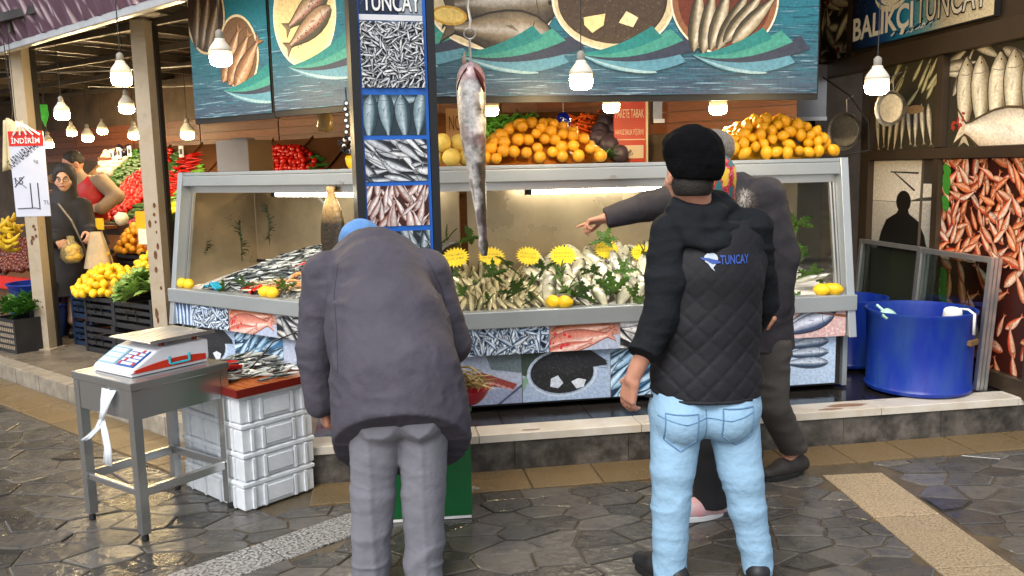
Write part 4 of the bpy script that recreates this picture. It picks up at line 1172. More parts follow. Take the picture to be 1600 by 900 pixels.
tub('blue plastic tub standing behind the larger one beside the case', 2.93, .66, .25, .46)
M_JUG = mat('white_plastic', (.72, .73, .72), rough=.35, var=.06)
jb = FR(3.06, -.3, .66)
t = thing('white_jug', 'white plastic jug hooked over the rim of the large blue tub', 'jug', jb, AR + R_(10))
mb = MB(); mb.lathe([(0, -.02), (.05, -.018), (.054, 0), (.05, .045), (.047, .05), (.04, .048)], 20); o = mb.build('cup', M_JUG, t, smooth=True, angle=50); o.rotation_euler = (R_(12), R_(-10), 0); o.location = (0, .05, .0)
mb = MB(); mb.tube([(.045, .04, .05), (.065, .0, .05), (.065, -.045, .03), (.06, -.05, -.09)], .012, 8, flat=.6); mb.build('handle', M_JUG, t, smooth=True)
jb = FR(2.72, -.12, .655)
t = thing('pale_ladle', 'pale mint plastic ladle resting on the left rim of the large tub', 'ladle', jb, AR)
mb = MB(); mb.lathe([(0, 0), (.045, .002), (.052, .02), (.035, .045), (.012, .05)], 18); o = mb.build('bowl', mat('mint_plastic', hexc('#a9d6c4'), rough=.35), t, smooth=True); o.rotation_euler = (R_(25), R_(20), 0)
mb = MB(); mb.tube([(-.02, 0, .04), (-.05, .03, .075)], .008, 6); mb.build('handle', mat('mint_plastic'), t)

# colanders on the wall
M_COL = mat('colander_steel', (.62, .6, .56), rough=.3, metal=.9, var=.2, vscale=40)
for lb, yv, zv, r, dep, rot in (('large steel colander hanging left under the bright bulb', 1.38, 1.80, .135, .09, 25), ('steel wire strainer hanging in front of the window picture', .80, 1.93, .115, .09, 15)):
    t = thing('colander', lb, 'colander', FR(RWX - .16, yv, zv), AR - R_(90 - rot))
    prof = [(0, -dep), (r * .4, -dep * .97), (r * .7, -dep * .8), (r * .9, -dep * .45), (r, 0), (r * 1.06, .004), (r * 1.06, .01), (r * .98, .008), (r * .88, -dep * .4), (r * .68, -dep * .74), (0, -dep * .93)]
    mb = MB(); mb.lathe(prof, 32); o = mb.build('bowl', M_COL, t, smooth=True, angle=60); o.rotation_euler = (R_(90), 0, 0)
    for k in range(1, 6):
        mb = MB(); rr = r * k / 6; mb.lathe([(rr, 0), (rr + .003, .003), (rr, .006)], 28); q = mb.build('rib_ring', M_COL, t); q.rotation_euler = (R_(90), 0, 0); q.location = (0, dep * (1 - (k / 6) ** 2) * .85 - .008, 0)
    mb = MB(); mb.tube([(0, .03, r), (0, .02, r + .1), (0, .1, r + .13)], .004, 6); mb.build('hook', M_WIRE, t)

# ================================================================== STEEL TABLE AND SCALE
TA = R_(54.5); TZ = .71
M_SS = mat('stainless_table', (.50, .50, .49), rough=.26, metal=.92, var=.05, vscale=3)
tb = thing('steel_table', 'small stainless steel work table carrying the scale', 'table', (-1.625, 3.575, 0), TA)
TW, TD = .49, .475
mb = MB(); mb.box(-.004, -.004, TZ - .035, TW, TD, TZ, bev=.003); mb.build('table_top', M_SS, tb)
for a, b in ((0, 0), (TW - .045, 0), (0, TD - .045), (TW - .045, TD - .045)):
    mb = MB(); mb.box(a, b, .03, a + .04, b + .04, TZ - .036, bev=.003); l = mb.build('leg', M_SS, tb)
    mb = MB(); mb.lathe([(.014, 0), (.017, .004), (.013, .03)], 10, (a + .02, b + .02, 0)); mb.build('foot', M_BLK, l)
mb = MB(); mb.box(.042, .003, TZ - .165, TW - .047, .02, TZ - .036); mb.build('side_apron', M_SS, tb)
mb = MB(); mb.box(.042, TD - .022, TZ - .165, TW - .047, TD - .008, TZ - .036); mb.build('side_apron', M_SS, tb)
mb = MB(); mb.box(.003, .042, TZ - .165, .02, TD - .047, TZ - .036); dr = mb.build('drawer_front', M_SS, tb)
for q in ((.042, .008, TW - .047, .033), (.042, TD - .037, TW - .047, TD - .012)):
    mb = MB(); mb.box(q[0], q[1], .195, q[2], q[3], .235, bev=.003); mb.build('stretcher', M_SS, tb)
mb = MB(); mb.box(TW - .037, .042, .195, TW - .012, TD - .047, .235, bev=.003); mb.build('stretcher', M_SS, tb)
mb = MB(); mb.box(.008, .042, .20, .03, TD - .047, .23, bev=.003); mb.build('stretcher', M_SS, tb)
# plastic strip tied through the drawer
M_BAG = mat('thin_plastic', (.8, .85, .9), rough=.3, alpha=.8, var=.1, vscale=20)
t = thing('plastic_strip', 'crumpled white plastic strip hanging from the drawer of the steel table', 'plastic bag', (-1.625, 3.575, 0), TA)
def ribbon(nm, path, w, parent):
    mb = MB(); n = len(path)
    for i, q in enumerate(path):
        for j in range(7):
            u = j / 6 - .5; mb.v.append((q[0] + .006 * math.sin(j * 2.2 + i), q[1] + u * w[i], q[2] + .004 * math.sin(j * 3 + i))); mb.c.append(None)
    for i in range(n - 1):
        for j in range(6): a = i * 7 + j; mb.f.append((a, a + 1, a + 8, a + 7))
    mb.build(nm, M_BAG, parent, smooth=True, solid=.002)
ribbon('gathered_top', [(-.004, .17, .665), (-.022, .175, .62), (-.03, .185, .57), (-.03, .20, .53)], [.12, .085, .05, .035], t)
ribbon('tail', [(-.03, .20, .53), (-.035, .235, .485), (-.045, .29, .44), (-.05, .34, .415)], [.035, .05, .045, .03], t)
ribbon('tail', [(-.028, .195, .535), (-.035, .18, .47), (-.035, .17, .40), (-.04, .165, .335)], [.03, .05, .055, .065], t)

# scale: local x along the long (right) side, y to the back left
sc = thing('market_scale', 'white and red electronic market scale on the steel table', 'scale', Vector((-1.625, 3.575, TZ + .003)) + Vector((math.cos(TA), math.sin(TA), 0)) * .05 + Vector((-math.sin(TA), math.cos(TA), 0)) * .085, TA)
M_SW = mat('scale_white', (.74, .75, .78), rough=.35, var=.05); M_SR = mat('scale_red', hexc('#c4331c'), rough=.35, var=.05)
SWd, SDp = .40, .31          # x length, y depth
mb = MB()
prof = [(0, .012), (SWd, .012), (SWd, .105), (.17, .105), (.13, .095), (.015, .03)]
mb.add([(x, 0.0, z) for x, z in prof] + [(x, SDp, z) for x, z in prof], [(0, 1, 2, 3, 4, 5), (11, 10, 9, 8, 7, 6)] + [((i + 1) % 6, i, 6 + i, 6 + (i + 1) % 6) for i in range(6)])
mb.build('housing', M_SW, sc, bevel=.008)
mb = MB(); arc = [(.02, .014)] + [(.02 + .36 * k / 10, .014 + .036 * math.sin(math.pi * (.12 + .62 * k / 10))) for k in range(11)] + [(.38, .014)]
mb.add([(x, -.004, z) for x, z in arc] + [(x, -.001, z) for x, z in arc], [tuple(range(len(arc)))] + [(i, (i + 1) % len(arc), len(arc) + (i + 1) % len(arc), len(arc) + i) for i in range(len(arc))])
mb.build('red_side', M_SR, sc)
mb = MB(); mb.box(.01, .004, 0, SWd - .01, SDp - .004, .011); mb.build('base', M_SW, sc)
mb = MB(); mb.tube([(.19, -.008, .06), (.19, -.009, .03), (.195, -.009, .026), (.285, -.009, .026), (.29, -.009, .03), (.29, -.008, .06)], .0055, 6); mb.build('handle', mat('teal_plastic', hexc('#2aa6b4'), rough=.4), sc)
# sloping front carries display and keypad: slope from (.015,.03) to (.13,.095)
sa = math.atan2(.065, .115); sl = math.hypot(.065, .115)
fp = bpy.data.objects.new('front_panel', None)
def slope_box(nm, u0, u1, v0, v1, t0, t1, m, parent):
    mb = MB(); mb.box(u0, v0, t0, u1, v1, t1); o = mb.build(nm, m, parent); o.location = (.015, 0, .03); o.rotation_euler = (0, -sa, 0); return o
slope_box('display_panel', .012, sl - .012, .165, .295, .003, .006, mat('lcd_dark', hexc('#8fb4c4'), rough=.2, var=.1), sc)
kp = slope_box('keypad', .012, sl - .012, .015, .15, .003, .006, mat('keypad_blue', hexc('#2a5fa8'), rough=.4), sc)
M_KEY = mat('key_white', (.75, .75, .76), rough=.4, var=0); M_KEYR = mat('key_red', hexc('#c0392b'), rough=.4, var=0)
for i in range(5):
    for j in range(6):
        mb = MB(); mb.box(.02 + i * .021, .022 + j * .0205, .0065, .036 + i * .021, .038 + j * .0205, .009, bev=.001); mb.build('key', M_KEYR if (i + j) % 5 == 0 else M_KEY, kp)
for k in range(3):
    mb = MB(); mb.box(.02 + k * .033, .175, .0065, .045 + k * .033, .285, .0075); mb.build('readout', mat('lcd_pale', hexc('#c9d9d2'), rough=.25), kp)
for a, b in ((.19, .05), (.36, .05), (.19, .26), (.36, .26)):
    mb = MB(); mb.lathe([(.012, .105), (.014, .13)], 10, (a, b, 0)); mb.build('tray_post', mat('rust_brown', hexc('#7a3a22'), rough=.6), sc)
mb = MB(); mb.box(.10, -.015, .131, .43, SDp + .015, .137, bev=.002); tr = mb.build('tray', M_STEEL, sc)
for k in range(14):
    mb = MB(); mb.box(.12 + k * .0215, 0, .1375, .126 + k * .0215, SDp, .140); mb.build('tray_rib', M_STEEL, tr)
mb = MB(); mb.box(.10, -.015, .1372, .43, -.01, .146); mb.build('tray_lip', M_STEEL, tr)

# ================================================================== FOAM BOXES, BOARD
SA = R_(48.5); S0 = Vector((-1.276, 3.885, 0)); BW_, BD_, BH = .40, .565, .139
M_FOAM = mat('white_foam', (.76, .80, .83), rough=.6, var=.06, vscale=20, bump=.3, bscale=160, col2=(.62, .66, .70), rnd=.05)
def loc(a, b, z): return S0 + Vector((math.cos(SA), math.sin(SA), 0)) * a + Vector((-math.sin(SA), math.cos(SA), 0)) * b + Vector((0, 0, z))
for k in range(4):
    lab = ('bottom', 'second lowest', 'second highest', 'top')[k] + ' white foam fish box of the stack under the cutting board'
    t = thing('foam_box', lab, 'foam box', loc(.2 + random.uniform(-.004, .004), .28, k * (BH + .002)), SA + random.uniform(-.01, .01), 'stacked white foam fish boxes')
    w, d = BW_ / 2, BD_ / 2
    mb = MB(); mb.box(-w + .006, -d + .006, 0, w - .006, d - .006, BH - .026, bev=.008); mb.build('body', M_FOAM, t)
    mb = MB(); mb.box(-w, -d, BH - .025, w, d, BH, bev=.006); mb.build('rim', M_FOAM, t)
    for xx in (-.145, -.085, .085, .145):
        mb = MB(); mb.box(xx - .007, -d - .004, .004, xx + .007, -d + .006, BH - .026, bev=.003); mb.build('rib', M_FOAM, t)
    mb = MB(); mb.box(-.07, -d - .002, .02, .07, -d + .006, BH - .04, bev=.004); mb.build('grip_panel', M_FOAM, t)
    for yy in (-.2, -.07, .07, .2):
        mb = MB(); mb.box(-w - .003, yy - .007, .004, -w + .006, yy + .007, BH - .026, bev=.003); mb.build('rib', M_FOAM, t)
bz = 4 * (BH + .002)
t = thing('cutting_board', 'orange wooden cutting board with red rim on the foam boxes', 'board', loc(.2, .28, bz), SA)
M_BOARD = mat('wet_orange_wood', hexc('#a8622f'), rough=.3, var=.3, vscale=5, stretch=(14, 1, 1), col2=hexc('#8a3f16'), rvar=.12)
mb = MB(); mb.box(-.215, -.30, 0, .215, .30, .03, bev=.003); mb.build('slab', M_BOARD, t)
M_RED = mat('red_rim', hexc('#6e1a12'), rough=.3, var=.15)
for q in ((-.222, -.307, .222, -.3005), (-.222, .3005, .222, .307), (-.222, -.30, -.2155, .30), (.2155, -.30, .222, .30)):
    mb = MB(); mb.box(q[0], q[1], -.004, q[2], q[3], .034); mb.build('red_edge', M_RED, t)
BOARD_Z = bz + .031

# ================================================================== FISH
def fish3d(L, hr, wr, back, belly, nose=.1, tailc=None, seg=9, ns=8):
    mb = MB(); T = [0, .05, .13, .26, .42, .58, .72, .82, .87][:seg]; Wd = [.1, .48, .8, 1, .98, .8, .5, .28, .2]
    for t, w in zip(T, Wd):
        for k in range(ns):
            a = 2 * math.pi * k / ns; s_ = math.sin(a)
            mb.v.append(((t - .5) * L, math.cos(a) * w * L * wr / 2, s_ * w * L * hr / 2))
            c = mix(belly, back, max(0, min(1, (s_ + .15) * 1.1)))
            if t < .13: c = mix(c, back, .35)
            mb.c.append(c)
    for i in range(len(T) - 1):
        for k in range(ns): a = i * ns + k; b = i * ns + (k + 1) % ns; mb.f.append((a, b, b + ns, a + ns))
    mb.f.append(tuple(range(ns - 1, -1, -1)))
    n0 = (len(T) - 1) * ns; o = len(mb.v); tc = tailc or mix(belly, back, .6)
    mb.v += [(L * .5, 0, L * hr * .48), (L * .44, 0, 0), (L * .5, 0, -L * hr * .48)]; mb.c += [tc] * 3
    mb.f += [(n0 + ns // 4, o, o + 1), (n0 + 3 * ns // 4, o + 1, o + 2), (n0 + ns // 4, o + 1, n0 + 3 * ns // 4)]
    o = len(mb.v); mb.v += [(-L * .2, 0, L * hr * .48), (-L * .05, 0, L * hr * .68), (L * .12, 0, L * hr * .42)]; mb.c += [mix(back, belly, .3)] * 3; mb.f.append((o, o + 1, o + 2))
    o = len(mb.v)
    for sg in (-1, 1):           # eyes
        e = (-L * .425, sg * L * wr * .33, L * hr * .09); q = len(mb.v); r = L * hr * .075
        mb.v += [(e[0], e[1] + sg * r * .7, e[2])] + [(e[0] + r * math.cos(a), e[1], e[2] + r * math.sin(a)) for a in (0, 1.26, 2.5, 3.8, 5.0)]
        mb.c += [(.01, .01, .01)] * 6; mb.f += [(q, q + 1 + i, q + 1 + (i + 1) % 5) for i in range(5)]
    return mb
M_FISH = mat('fish_skin', vcol=True, rough=.24, metal=.3, var=.2, vscale=30, rnd=.14)
def fish_mesh(*a, **k): return fish3d(*a, **k).mesh('fish', M_FISH, True)
ME_SARD = [fish_mesh(.125, .17, .12, hexc('#23323a'), hexc('#c3c7c4')), fish_mesh(.135, .16, .12, hexc('#1d2930'), hexc('#b3b8b6'))]
ME_BREAM = [fish_mesh(.25, .33, .15, hexc('#52543f'), hexc('#ccc9b2')), fish_mesh(.235, .31, .15, hexc('#464a40'), hexc('#d0cec0'))]
ME_SCAD = [fish_mesh(.165, .2, .13, hexc('#6a623c'), hexc('#d2c9a4')), fish_mesh(.155, .2, .13, hexc('#4f4d33'), hexc('#c0b996'))]
ME_MACK = [fish_mesh(.26, .2, .15, hexc('#1e2f36'), hexc('#b5b6a8'))]
ME_WHITE = [fish_mesh(.12, .2, .14, hexc('#9a8d68'), hexc('#d6ccb0'))]
def bedz(y): return .755 + .13 * (y - .05) / .69
def orient(yaw, pitch, roll): return Euler((roll, pitch, yaw))
# sea bream fanned out, heads up
GB = 'sea bream fanned over the long ice bed'
UP = Vector((0, 0, 1))
for row, (y, n) in enumerate(((.11, 13), (.19, 15), (.27, 15), (.35, 16), (.43, 16), (.52, 16), (.61, 15))):
    for k in range(n):
        x = .70 + (k + .5 + random.uniform(-.3, .3)) * (2.0 - .70) / n
        fan = R_(((x * 2.3 + row * .13) % 1 - .5) * 95 + random.uniform(-14, 14)); lean = R_(random.uniform(30, 62) - 2 * row)
        h = (exR * math.sin(fan) + (UP * math.sin(lean) + eyR * math.cos(lean)) * math.cos(fan))
        nn = -eyR * math.sin(lean) + UP * math.cos(lean) + exR * random.uniform(-.4, .4)
        o = put('sea_bream', random.choice(ME_BREAM), FR(x, y, bedz(y) + .05 + .016 * row + random.uniform(-.01, .015)), rot_from(h, nn * random.choice((-1, 1))), random.uniform(.9, 1.15))
        tag(o, 'pale sea bream standing among others in the long ice bed', 'fish', GB)
GS = 'small pale fish laid at the corner end of the long bed'
for row, (y, n) in enumerate(((.10, 13), (.17, 13), (.24, 13), (.31, 12), (.38, 12), (.46, 11), (.54, 11), (.61, 10))):
    for k in range(n):
        x = .10 + y * MIT * .6 + (k + .5 + random.uniform(-.3, .3)) * (.70 - .1 - y * MIT * .6) / n
        fan = R_((x - .40) * 130 * (1 if row % 3 else -1) + random.uniform(-16, 16)); lean = R_(random.uniform(14, 40))
        h = (exR * math.sin(fan) + (UP * math.sin(lean) + eyR * math.cos(lean)) * math.cos(fan)); nn = -eyR * math.sin(lean) + UP * math.cos(lean) + exR * random.uniform(-.5, .5)
        o = put('small_fish', random.choice(ME_SCAD), FR(x, y, bedz(y) + .03 + .06 * y + random.uniform(-.005, .02)), rot_from(h, nn * random.choice((-1, 1))), random.uniform(1.05, 1.4))
        tag(o, 'small pale fish in the fan nearest the picture column', 'fish', GS)
GM = 'silver mackerel at the right end of the long bed'
for k in range(16):
    x = random.uniform(2.08, 2.46); y = random.uniform(.14, .6)
    o = put('mackerel', ME_MACK[0], FR(x, y, bedz(y) + .035 + .10 * y + random.uniform(0, .03)), orient(AR + R_(120 + random.uniform(-25, 25)), R_(18), R_(random.uniform(50, 100))), random.uniform(.8, 1.05))
    tag(o, 'silver mackerel lying by the right end glass of the long case', 'fish', GM)

# sardine mound in the angled case
def moundh(x, y):
    a = max(0, min(1, (x + 2.2) / 1.0)); b = max(0, min(1, (y - .03) / .55))
    return bedz(y) + .018 + .235 * a ** .8 * b ** .9
mb = MB(); mb.grid(lambda u, v: FL(-2.22 + u * 1.9, .055 + v * .67, moundh(-2.22 + u * 1.9, .055 + v * .67) - .012 + .004 * math.sin(u * 60) * math.sin(v * 40)), 40, 18)
o = mb.build('sardine_mound', mat('fish_mass', hexc('#4c4f4c'), rough=.4, var=.5, vscale=40, bump=.8, bscale=60, col2=hexc('#8f928e')), smooth=True)
tag(o, 'packed mass of sardines beneath the loose ones in the angled case', 'fish heap', kind='stuff')
GD = 'sardines heaped in the angled case'
cnt = 0
while cnt < 298:
    x = random.uniform(-2.16, -.95); y = random.uniform(.08, .66)
    if y < .10 + max(0, (x + 1.75)) * .52: continue      # the front right belongs to other goods
    z = moundh(x, y); e = .03
    gx = (moundh(x + e, y) - moundh(x - e, y)) / (2 * e)
    yaw = AL + R_(random.gauss(10, 28)) + (math.pi if random.random() < .5 else 0)
    pit = -math.atan(gx) * math.cos(yaw - AL)
    o = put('sardine', random.choice(ME_SARD), FL(x, y, z + random.uniform(.0, .014)), orient(yaw, pit + R_(random.gauss(0, 6)), R_(random.choice((-75, 75)) + random.uniform(-20, 20))), random.uniform(.85, 1.1))
    tag(o, 'silver sardine in the heap of the angled case', 'fish', GD); cnt += 1
GW = 'pale shrimp-like fish in front of the sardine heap'
M_SHR = mat('shrimp', hexc('#c98f5a'), rough=.35, var=.2, rnd=.2)
mb = MB(); mb.tube([(-.05, 0, 0), (-.025, 0, .014), (.005, 0, .016), (.03, 0, .006), (.045, 0, -.012), (.04, 0, -.028)], .01, 7, radii=[.004, .009, .011, .009, .007, .003]); ME_SHR = mb.mesh('shrimp', M_SHR, True)
for k in range(95):
    x = random.uniform(-1.5, -.75); y = random.uniform(.10, .5)
    if y > .06 + max(0, (x + 1.75)) * .5: continue
    o = put('prawn', ME_SHR, FL(x, y, moundh(x, y) + random.uniform(.004, .02)), orient(random.uniform(0, 6.28), random.uniform(-.3, .3), R_(random.uniform(60, 100))), random.uniform(.9, 1.4))
    tag(o, 'pale orange prawn in front of the sardine heap', 'prawn', 'prawns in the angled case')
for k in range(60):
    x = random.uniform(-1.72, -.8); y = random.uniform(.07, .2)
    o = put('white_fish', ME_WHITE[0], FL(x, y, moundh(x, y) + random.uniform(.004, .016)), orient(random.uniform(0, 6.28), 0, R_(random.uniform(60, 110))), random.uniform(.8, 1.1))
    tag(o, 'small cream fish along the rail of the angled case', 'fish', 'cream fish behind the left rail')
# red plastic sheets
M_REDP = mat('red_plastic', hexc('#c81f16'), rough=.25, var=.1)
def sheet(nm, label, frame, x0, x1, y0, y1, zf, m, cat='sheet'):
    mb = MB(); mb.grid(lambda u, v: frame(x0 + (x1 - x0) * u, y0 + (y1 - y0) * v + .02 * math.sin(u * 5), zf(u, v)), 14, 6)
    o = mb.build(nm, m, smooth=True, solid=.003); tag(o, label, cat); return o
sheet('red_plastic_sheet', 'crumpled red plastic sheet across the middle of the angled case', FL, -1.38, -.72, .26, .36, lambda u, v: moundh(-1.38 + .66 * u, .3) + .03 + .012 * math.sin(u * 17) + .02 * v + .03 * u, M_REDP)
sheet('red_plastic_sheet', 'small red plastic scrap behind the left rail beside the yellow lemons', FL, -1.70, -1.52, .06, .13, lambda u, v: .80 + .02 * math.sin(u * 9) + .03 * v, M_REDP)
sheet('orange_plastic_sheet', 'orange plastic edge under the dark flatfish', FL, -1.05, -.72, .3, .42, lambda u, v: moundh(-1.0 + .3 * u, .36) + .06 + .05 * u + .012 * math.sin(u * 14), mat('orange_plastic', hexc('#d8591f'), rough=.3))
# blue fish-shaped bag end
sheet('blue_plastic_bag', 'small turquoise plastic bag at the left end of the angled case', FL, -2.10, -1.93, .05, .12, lambda u, v: .795 + .03 * math.sin(math.pi * u) + .012 * math.sin(u * 22), mat('turquoise_plastic', hexc('#2f9ab8'), rough=.25), 'plastic bag')

# dark flatfish hung in the angled case
pf = at(520, 355, 5.35)
t = thing('turbot', 'dark turbot hanging by its tail above the stooping man', 'fish', pf, AL)
mb = MB(); prof = [(-.30, .02), (-.26, .07), (-.18, .115), (-.08, .135), (.02, .125), (.1, .10), (.15, .07), (.18, .05), (.22, .04), (.25, .05)]
for z, w in prof:
    for k in range(14):
        a = 2 * math.pi * k / 14; q = 1 + .03 * math.sin(z * 60 + k * 3)
        mb.v.append((w * .8 * math.cos(a) * q, .035 * math.sin(a) * min(1, w / .08), z))
        tcol = hexc('#2c2419') if z < .06 else mix(hexc('#2c2419'), hexc('#c9a468'), min(1, (z - .06) / .08))
        mb.c.append(jit(tcol, .35))
for i in range(len(prof) - 1):
    for k in range(14): a = i * 14 + k; b = i * 14 + (k + 1) % 14; mb.f.append((a, b, b + 14, a + 14))
mb.f.append(tuple(range(13, -1, -1))); mb.f.append(tuple((len(prof) - 1) * 14 + k for k in range(14)))
mb.build('body', mat('turbot_skin', vcol=True, rough=.4, var=.4, vscale=40, bump=.6, bscale=50), t, smooth=True)
mb = MB(); mb.tube([(0, 0, .24), (0, .0, .33), (0, .12, .36)], .004, 6); mb.build('hook', M_WIRE, t)

# big hanging fish
top = at(735, 98, 4.28); bot = at(750, 398, 4.34)
t = thing('hanging_fish', 'big silver fish hanging head up from a steel hook', 'fish', (top.x, top.y, top.z))
Ld = top.z - bot.z
mb = MB(); NS = 36
prof0 = [(0, .022, 0), (.02, .05, 0), (.06, .066, 0), (.12, .072, 0), (.2, .07, 0), (.3, .067, .002), (.38, .062, .004), (.45, .055, .008), (.53, .047, .014), (.62, .040, .02), (.72, .032, .028), (.82, .025, .034), (.90, .02, .038), (.95, .026, .04), (1.0, .014, .042)]
prof = []
for i in range(71):
    tt = i / 70
    for (a_, r0_, d0_), (b_, r1_, d1_) in zip(prof0, prof0[1:]):
        if a_ <= tt <= b_: q = (tt - a_) / (b_ - a_); prof.append((tt, r0_ + (r1_ - r0_) * q, d0_ + (d1_ - d0_) * q)); break
PP = []; CC = []
for tt, r, dx in prof:
    for k in range(NS):
        a = 2 * math.pi * k / NS
        PP.append((dx + r * math.cos(a), r * .95 * math.sin(a) * (.5 if tt > .92 else 1), -tt * Ld)); CC.append((tt, math.cos(a)))
A_ = np.array(PP, 'f4'); N1 = vnoise(A_ * 22, 3); N2 = vnoise(A_ * 70, 5); N3 = vnoise(A_ * np.array([40, 40, 12], 'f4'), 8)
for (tt, side_), q1, q2, q3 in zip(CC, N1, N2, N3):
    belly = hexc('#c9c6c4'); backc = hexc('#3a332b')
    w = max(0, min(1, (side_ * .9 + .05 + max(0, tt - .34) * 1.5) + .45 * q1 + .35 * q2 * min(1, tt * 3)))
    c = mix(belly, backc, w)
    if tt < .1: c = mix(c, hexc('#a8787e'), .6)
    if tt > .38 and q3 > .25: c = mix(c, hexc('#5a3f52'), .55)
    if .3 < tt < .42 and q1 > .1: c = mix(c, hexc('#6e4a4e'), .5)
    mb.c.append(c)
mb.v = [tuple(v) for v in PP]
for i in range(len(prof) - 1):
    for k in range(NS): a = i * NS + k; b = i * NS + (k + 1) % NS; mb.f.append((a + NS, b + NS, b, a))
mb.f.append(tuple(range(NS))); mb.f.append(tuple((len(prof) - 1) * NS + k for k in range(NS - 1, -1, -1)))
mb.build('body', mat('hanging_fish_skin', vcol=True, rough=.3, var=.5, vscale=26, metal=.1, bump=.3, bscale=80), t, smooth=True)
mb = MB(); n = 12      # open gill slit and mouth, dark red
gl = [(.018 + .045 * math.sin(i / n * 1.6), -.075 + .02 * (i / n), -.03 - .115 * i / n) for i in range(n + 1)]
mb.tube(gl, .01, 6, radii=[.004 + .010 * math.sin(math.pi * i / n) for i in range(n + 1)]); mb.build('gill_slit', mat('gill_red', hexc('#4d1512'), rough=.35), t, smooth=True)
mb = MB(); gl = [(-.015 - .05 * math.sin(i / n * 1.5), -.06 + .03 * (i / n), -.03 - .10 * i / n) for i in range(n + 1)]
mb.tube(gl, .004, 6); mb.build('jaw_edge', mat('gill_red'), t, smooth=True)
mb = MB(); mb.tube([(-.022, -.012, -.035), (-.03, -.012, .02), (-.026, -.012, .05)], .009, 6, radii=[.016, .010, .003]); mb.build('lower_jaw', mat('jaw', hexc('#8f7a6c'), rough=.4), t, smooth=True)
hk = thing('steel_hook', 'steel ring and hook from which the big fish hangs', 'hook', (top.x, top.y, top.z))
mb = MB(); mb.tube([(0, 0, -.03), (0, 0, .11)], .006, 8); mb.build('shank', M_WIRE, hk)
mb = MB(); mb.tube([(.028 * math.cos(a), 0, .135 + .024 * math.sin(a)) for a in [i * .4488 for i in range(15)]], .004, 6); mb.build('ring', M_WIRE, hk)
mb = MB(); mb.tube([(0, 0, .155), (.006, 0, .2), (-.004, 0, .26), (.002, 0, .30)], .006, 7); mb.build('link', M_WIRE, hk)
mb = MB(); mb.tube([(0, 0, .29), (0, 0, .9)], .0045, 6); mb.build('chain', M_WIRE, hk)

# fish and scoop on the cutting board
GC = 'small silver fish on the cutting board'
for k in range(190):
    a = .2 + random.uniform(-.17, .2); b = .28 + random.gauss(.06, .16)
    if abs(b - .28) > .28 or a > .4: continue
    if a < .16 and b < .16: continue
    hgt = max(0, .055 - .25 * math.hypot(a - .33, b - .40) * .9)
    o = put('small_fish', random.choice(ME_SARD), loc(a, b, BOARD_Z + .012 + hgt * random.random()), orient(SA + R_(random.gauss(-15, 30)) + (math.pi if random.random() < .5 else 0), R_(random.gauss(0, 5)), R_(random.choice((-80, 80)))), random.uniform(.85, 1.12))
    tag(o, 'small silver fish on the orange cutting board', 'fish', GC)
so = loc(.12, .34, BOARD_Z + .03)
t = thing('red_scoop', 'red plastic scoop lying on the cutting board beside the scale', 'scoop', so, SA - R_(20))
mb = MB(); mb.add([(-.09, -.03, 0), (.09, -.045, 0), (.09, .045, 0), (-.09, .03, 0), (-.09, -.045, .035), (.09, -.06, .02), (.09, .06, .02), (-.09, .045, .035)], [(3, 2, 1, 0), (0, 1, 5, 4), (2, 3, 7, 6), (3, 0, 4, 7)])
mb.build('blade', M_REDP, t, solid=.004)
mb = MB(); mb.tube([(-.09, 0, .015), (-.15, 0, .025), (-.2, .01, .02)], .012, 7); mb.build('handle', M_REDP, t, smooth=True)
kp_ = [FL(-.78, .0, .70), loc(.33, .2, .74), loc(.26, .22, BOARD_Z + .07), loc(.22, .25, BOARD_Z + .02)]
mb = MB(); mb.tube(kp_, .004, 5); o = mb.build('extension_cable', M_CABLE, smooth=True); tag(o, 'thin black cord from the case rail down to the cutting board', 'cord')

# red bowl of dried fish on the green box
bp = Vector((gb.x - .01, gb.y + .09, .521))
t = thing('red_bowl', 'red bowl heaped with straw-coloured dried fish and leaves by the stooping man', 'bowl', bp)
mb = MB(); mb.lathe([(0, 0), (.06, .002), (.09, .03), (.115, .07), (.12, .075), (.112, .07), (.085, .035), (0, .012)], 24); mb.build('bowl', mat('bowl_red', hexc('#b5263a'), rough=.3), t, smooth=True)
for k in range(70):
    a = random.uniform(0, 6.28); r = .09 * math.sqrt(random.random()); z = .06 + .12 * (1 - r / .1) * random.random() + .02
    mb = MB(); dx, dy = random.uniform(-.07, .07), random.uniform(-.07, .07)
    mb.tube([(r * math.cos(a) - dx, r * math.sin(a) - dy, z - .015), (r * math.cos(a), r * math.sin(a), z + .006), (r * math.cos(a) + dx, r * math.sin(a) + dy, z)], .006, 5, radii=[.002, .006, .003])
    mb.build('dried_fish', mat('straw_%d' % (k % 3), hexc(('#a8925a', '#8a7442', '#c2ad78')[k % 3]), rough=.5, var=.3, vscale=40), t)

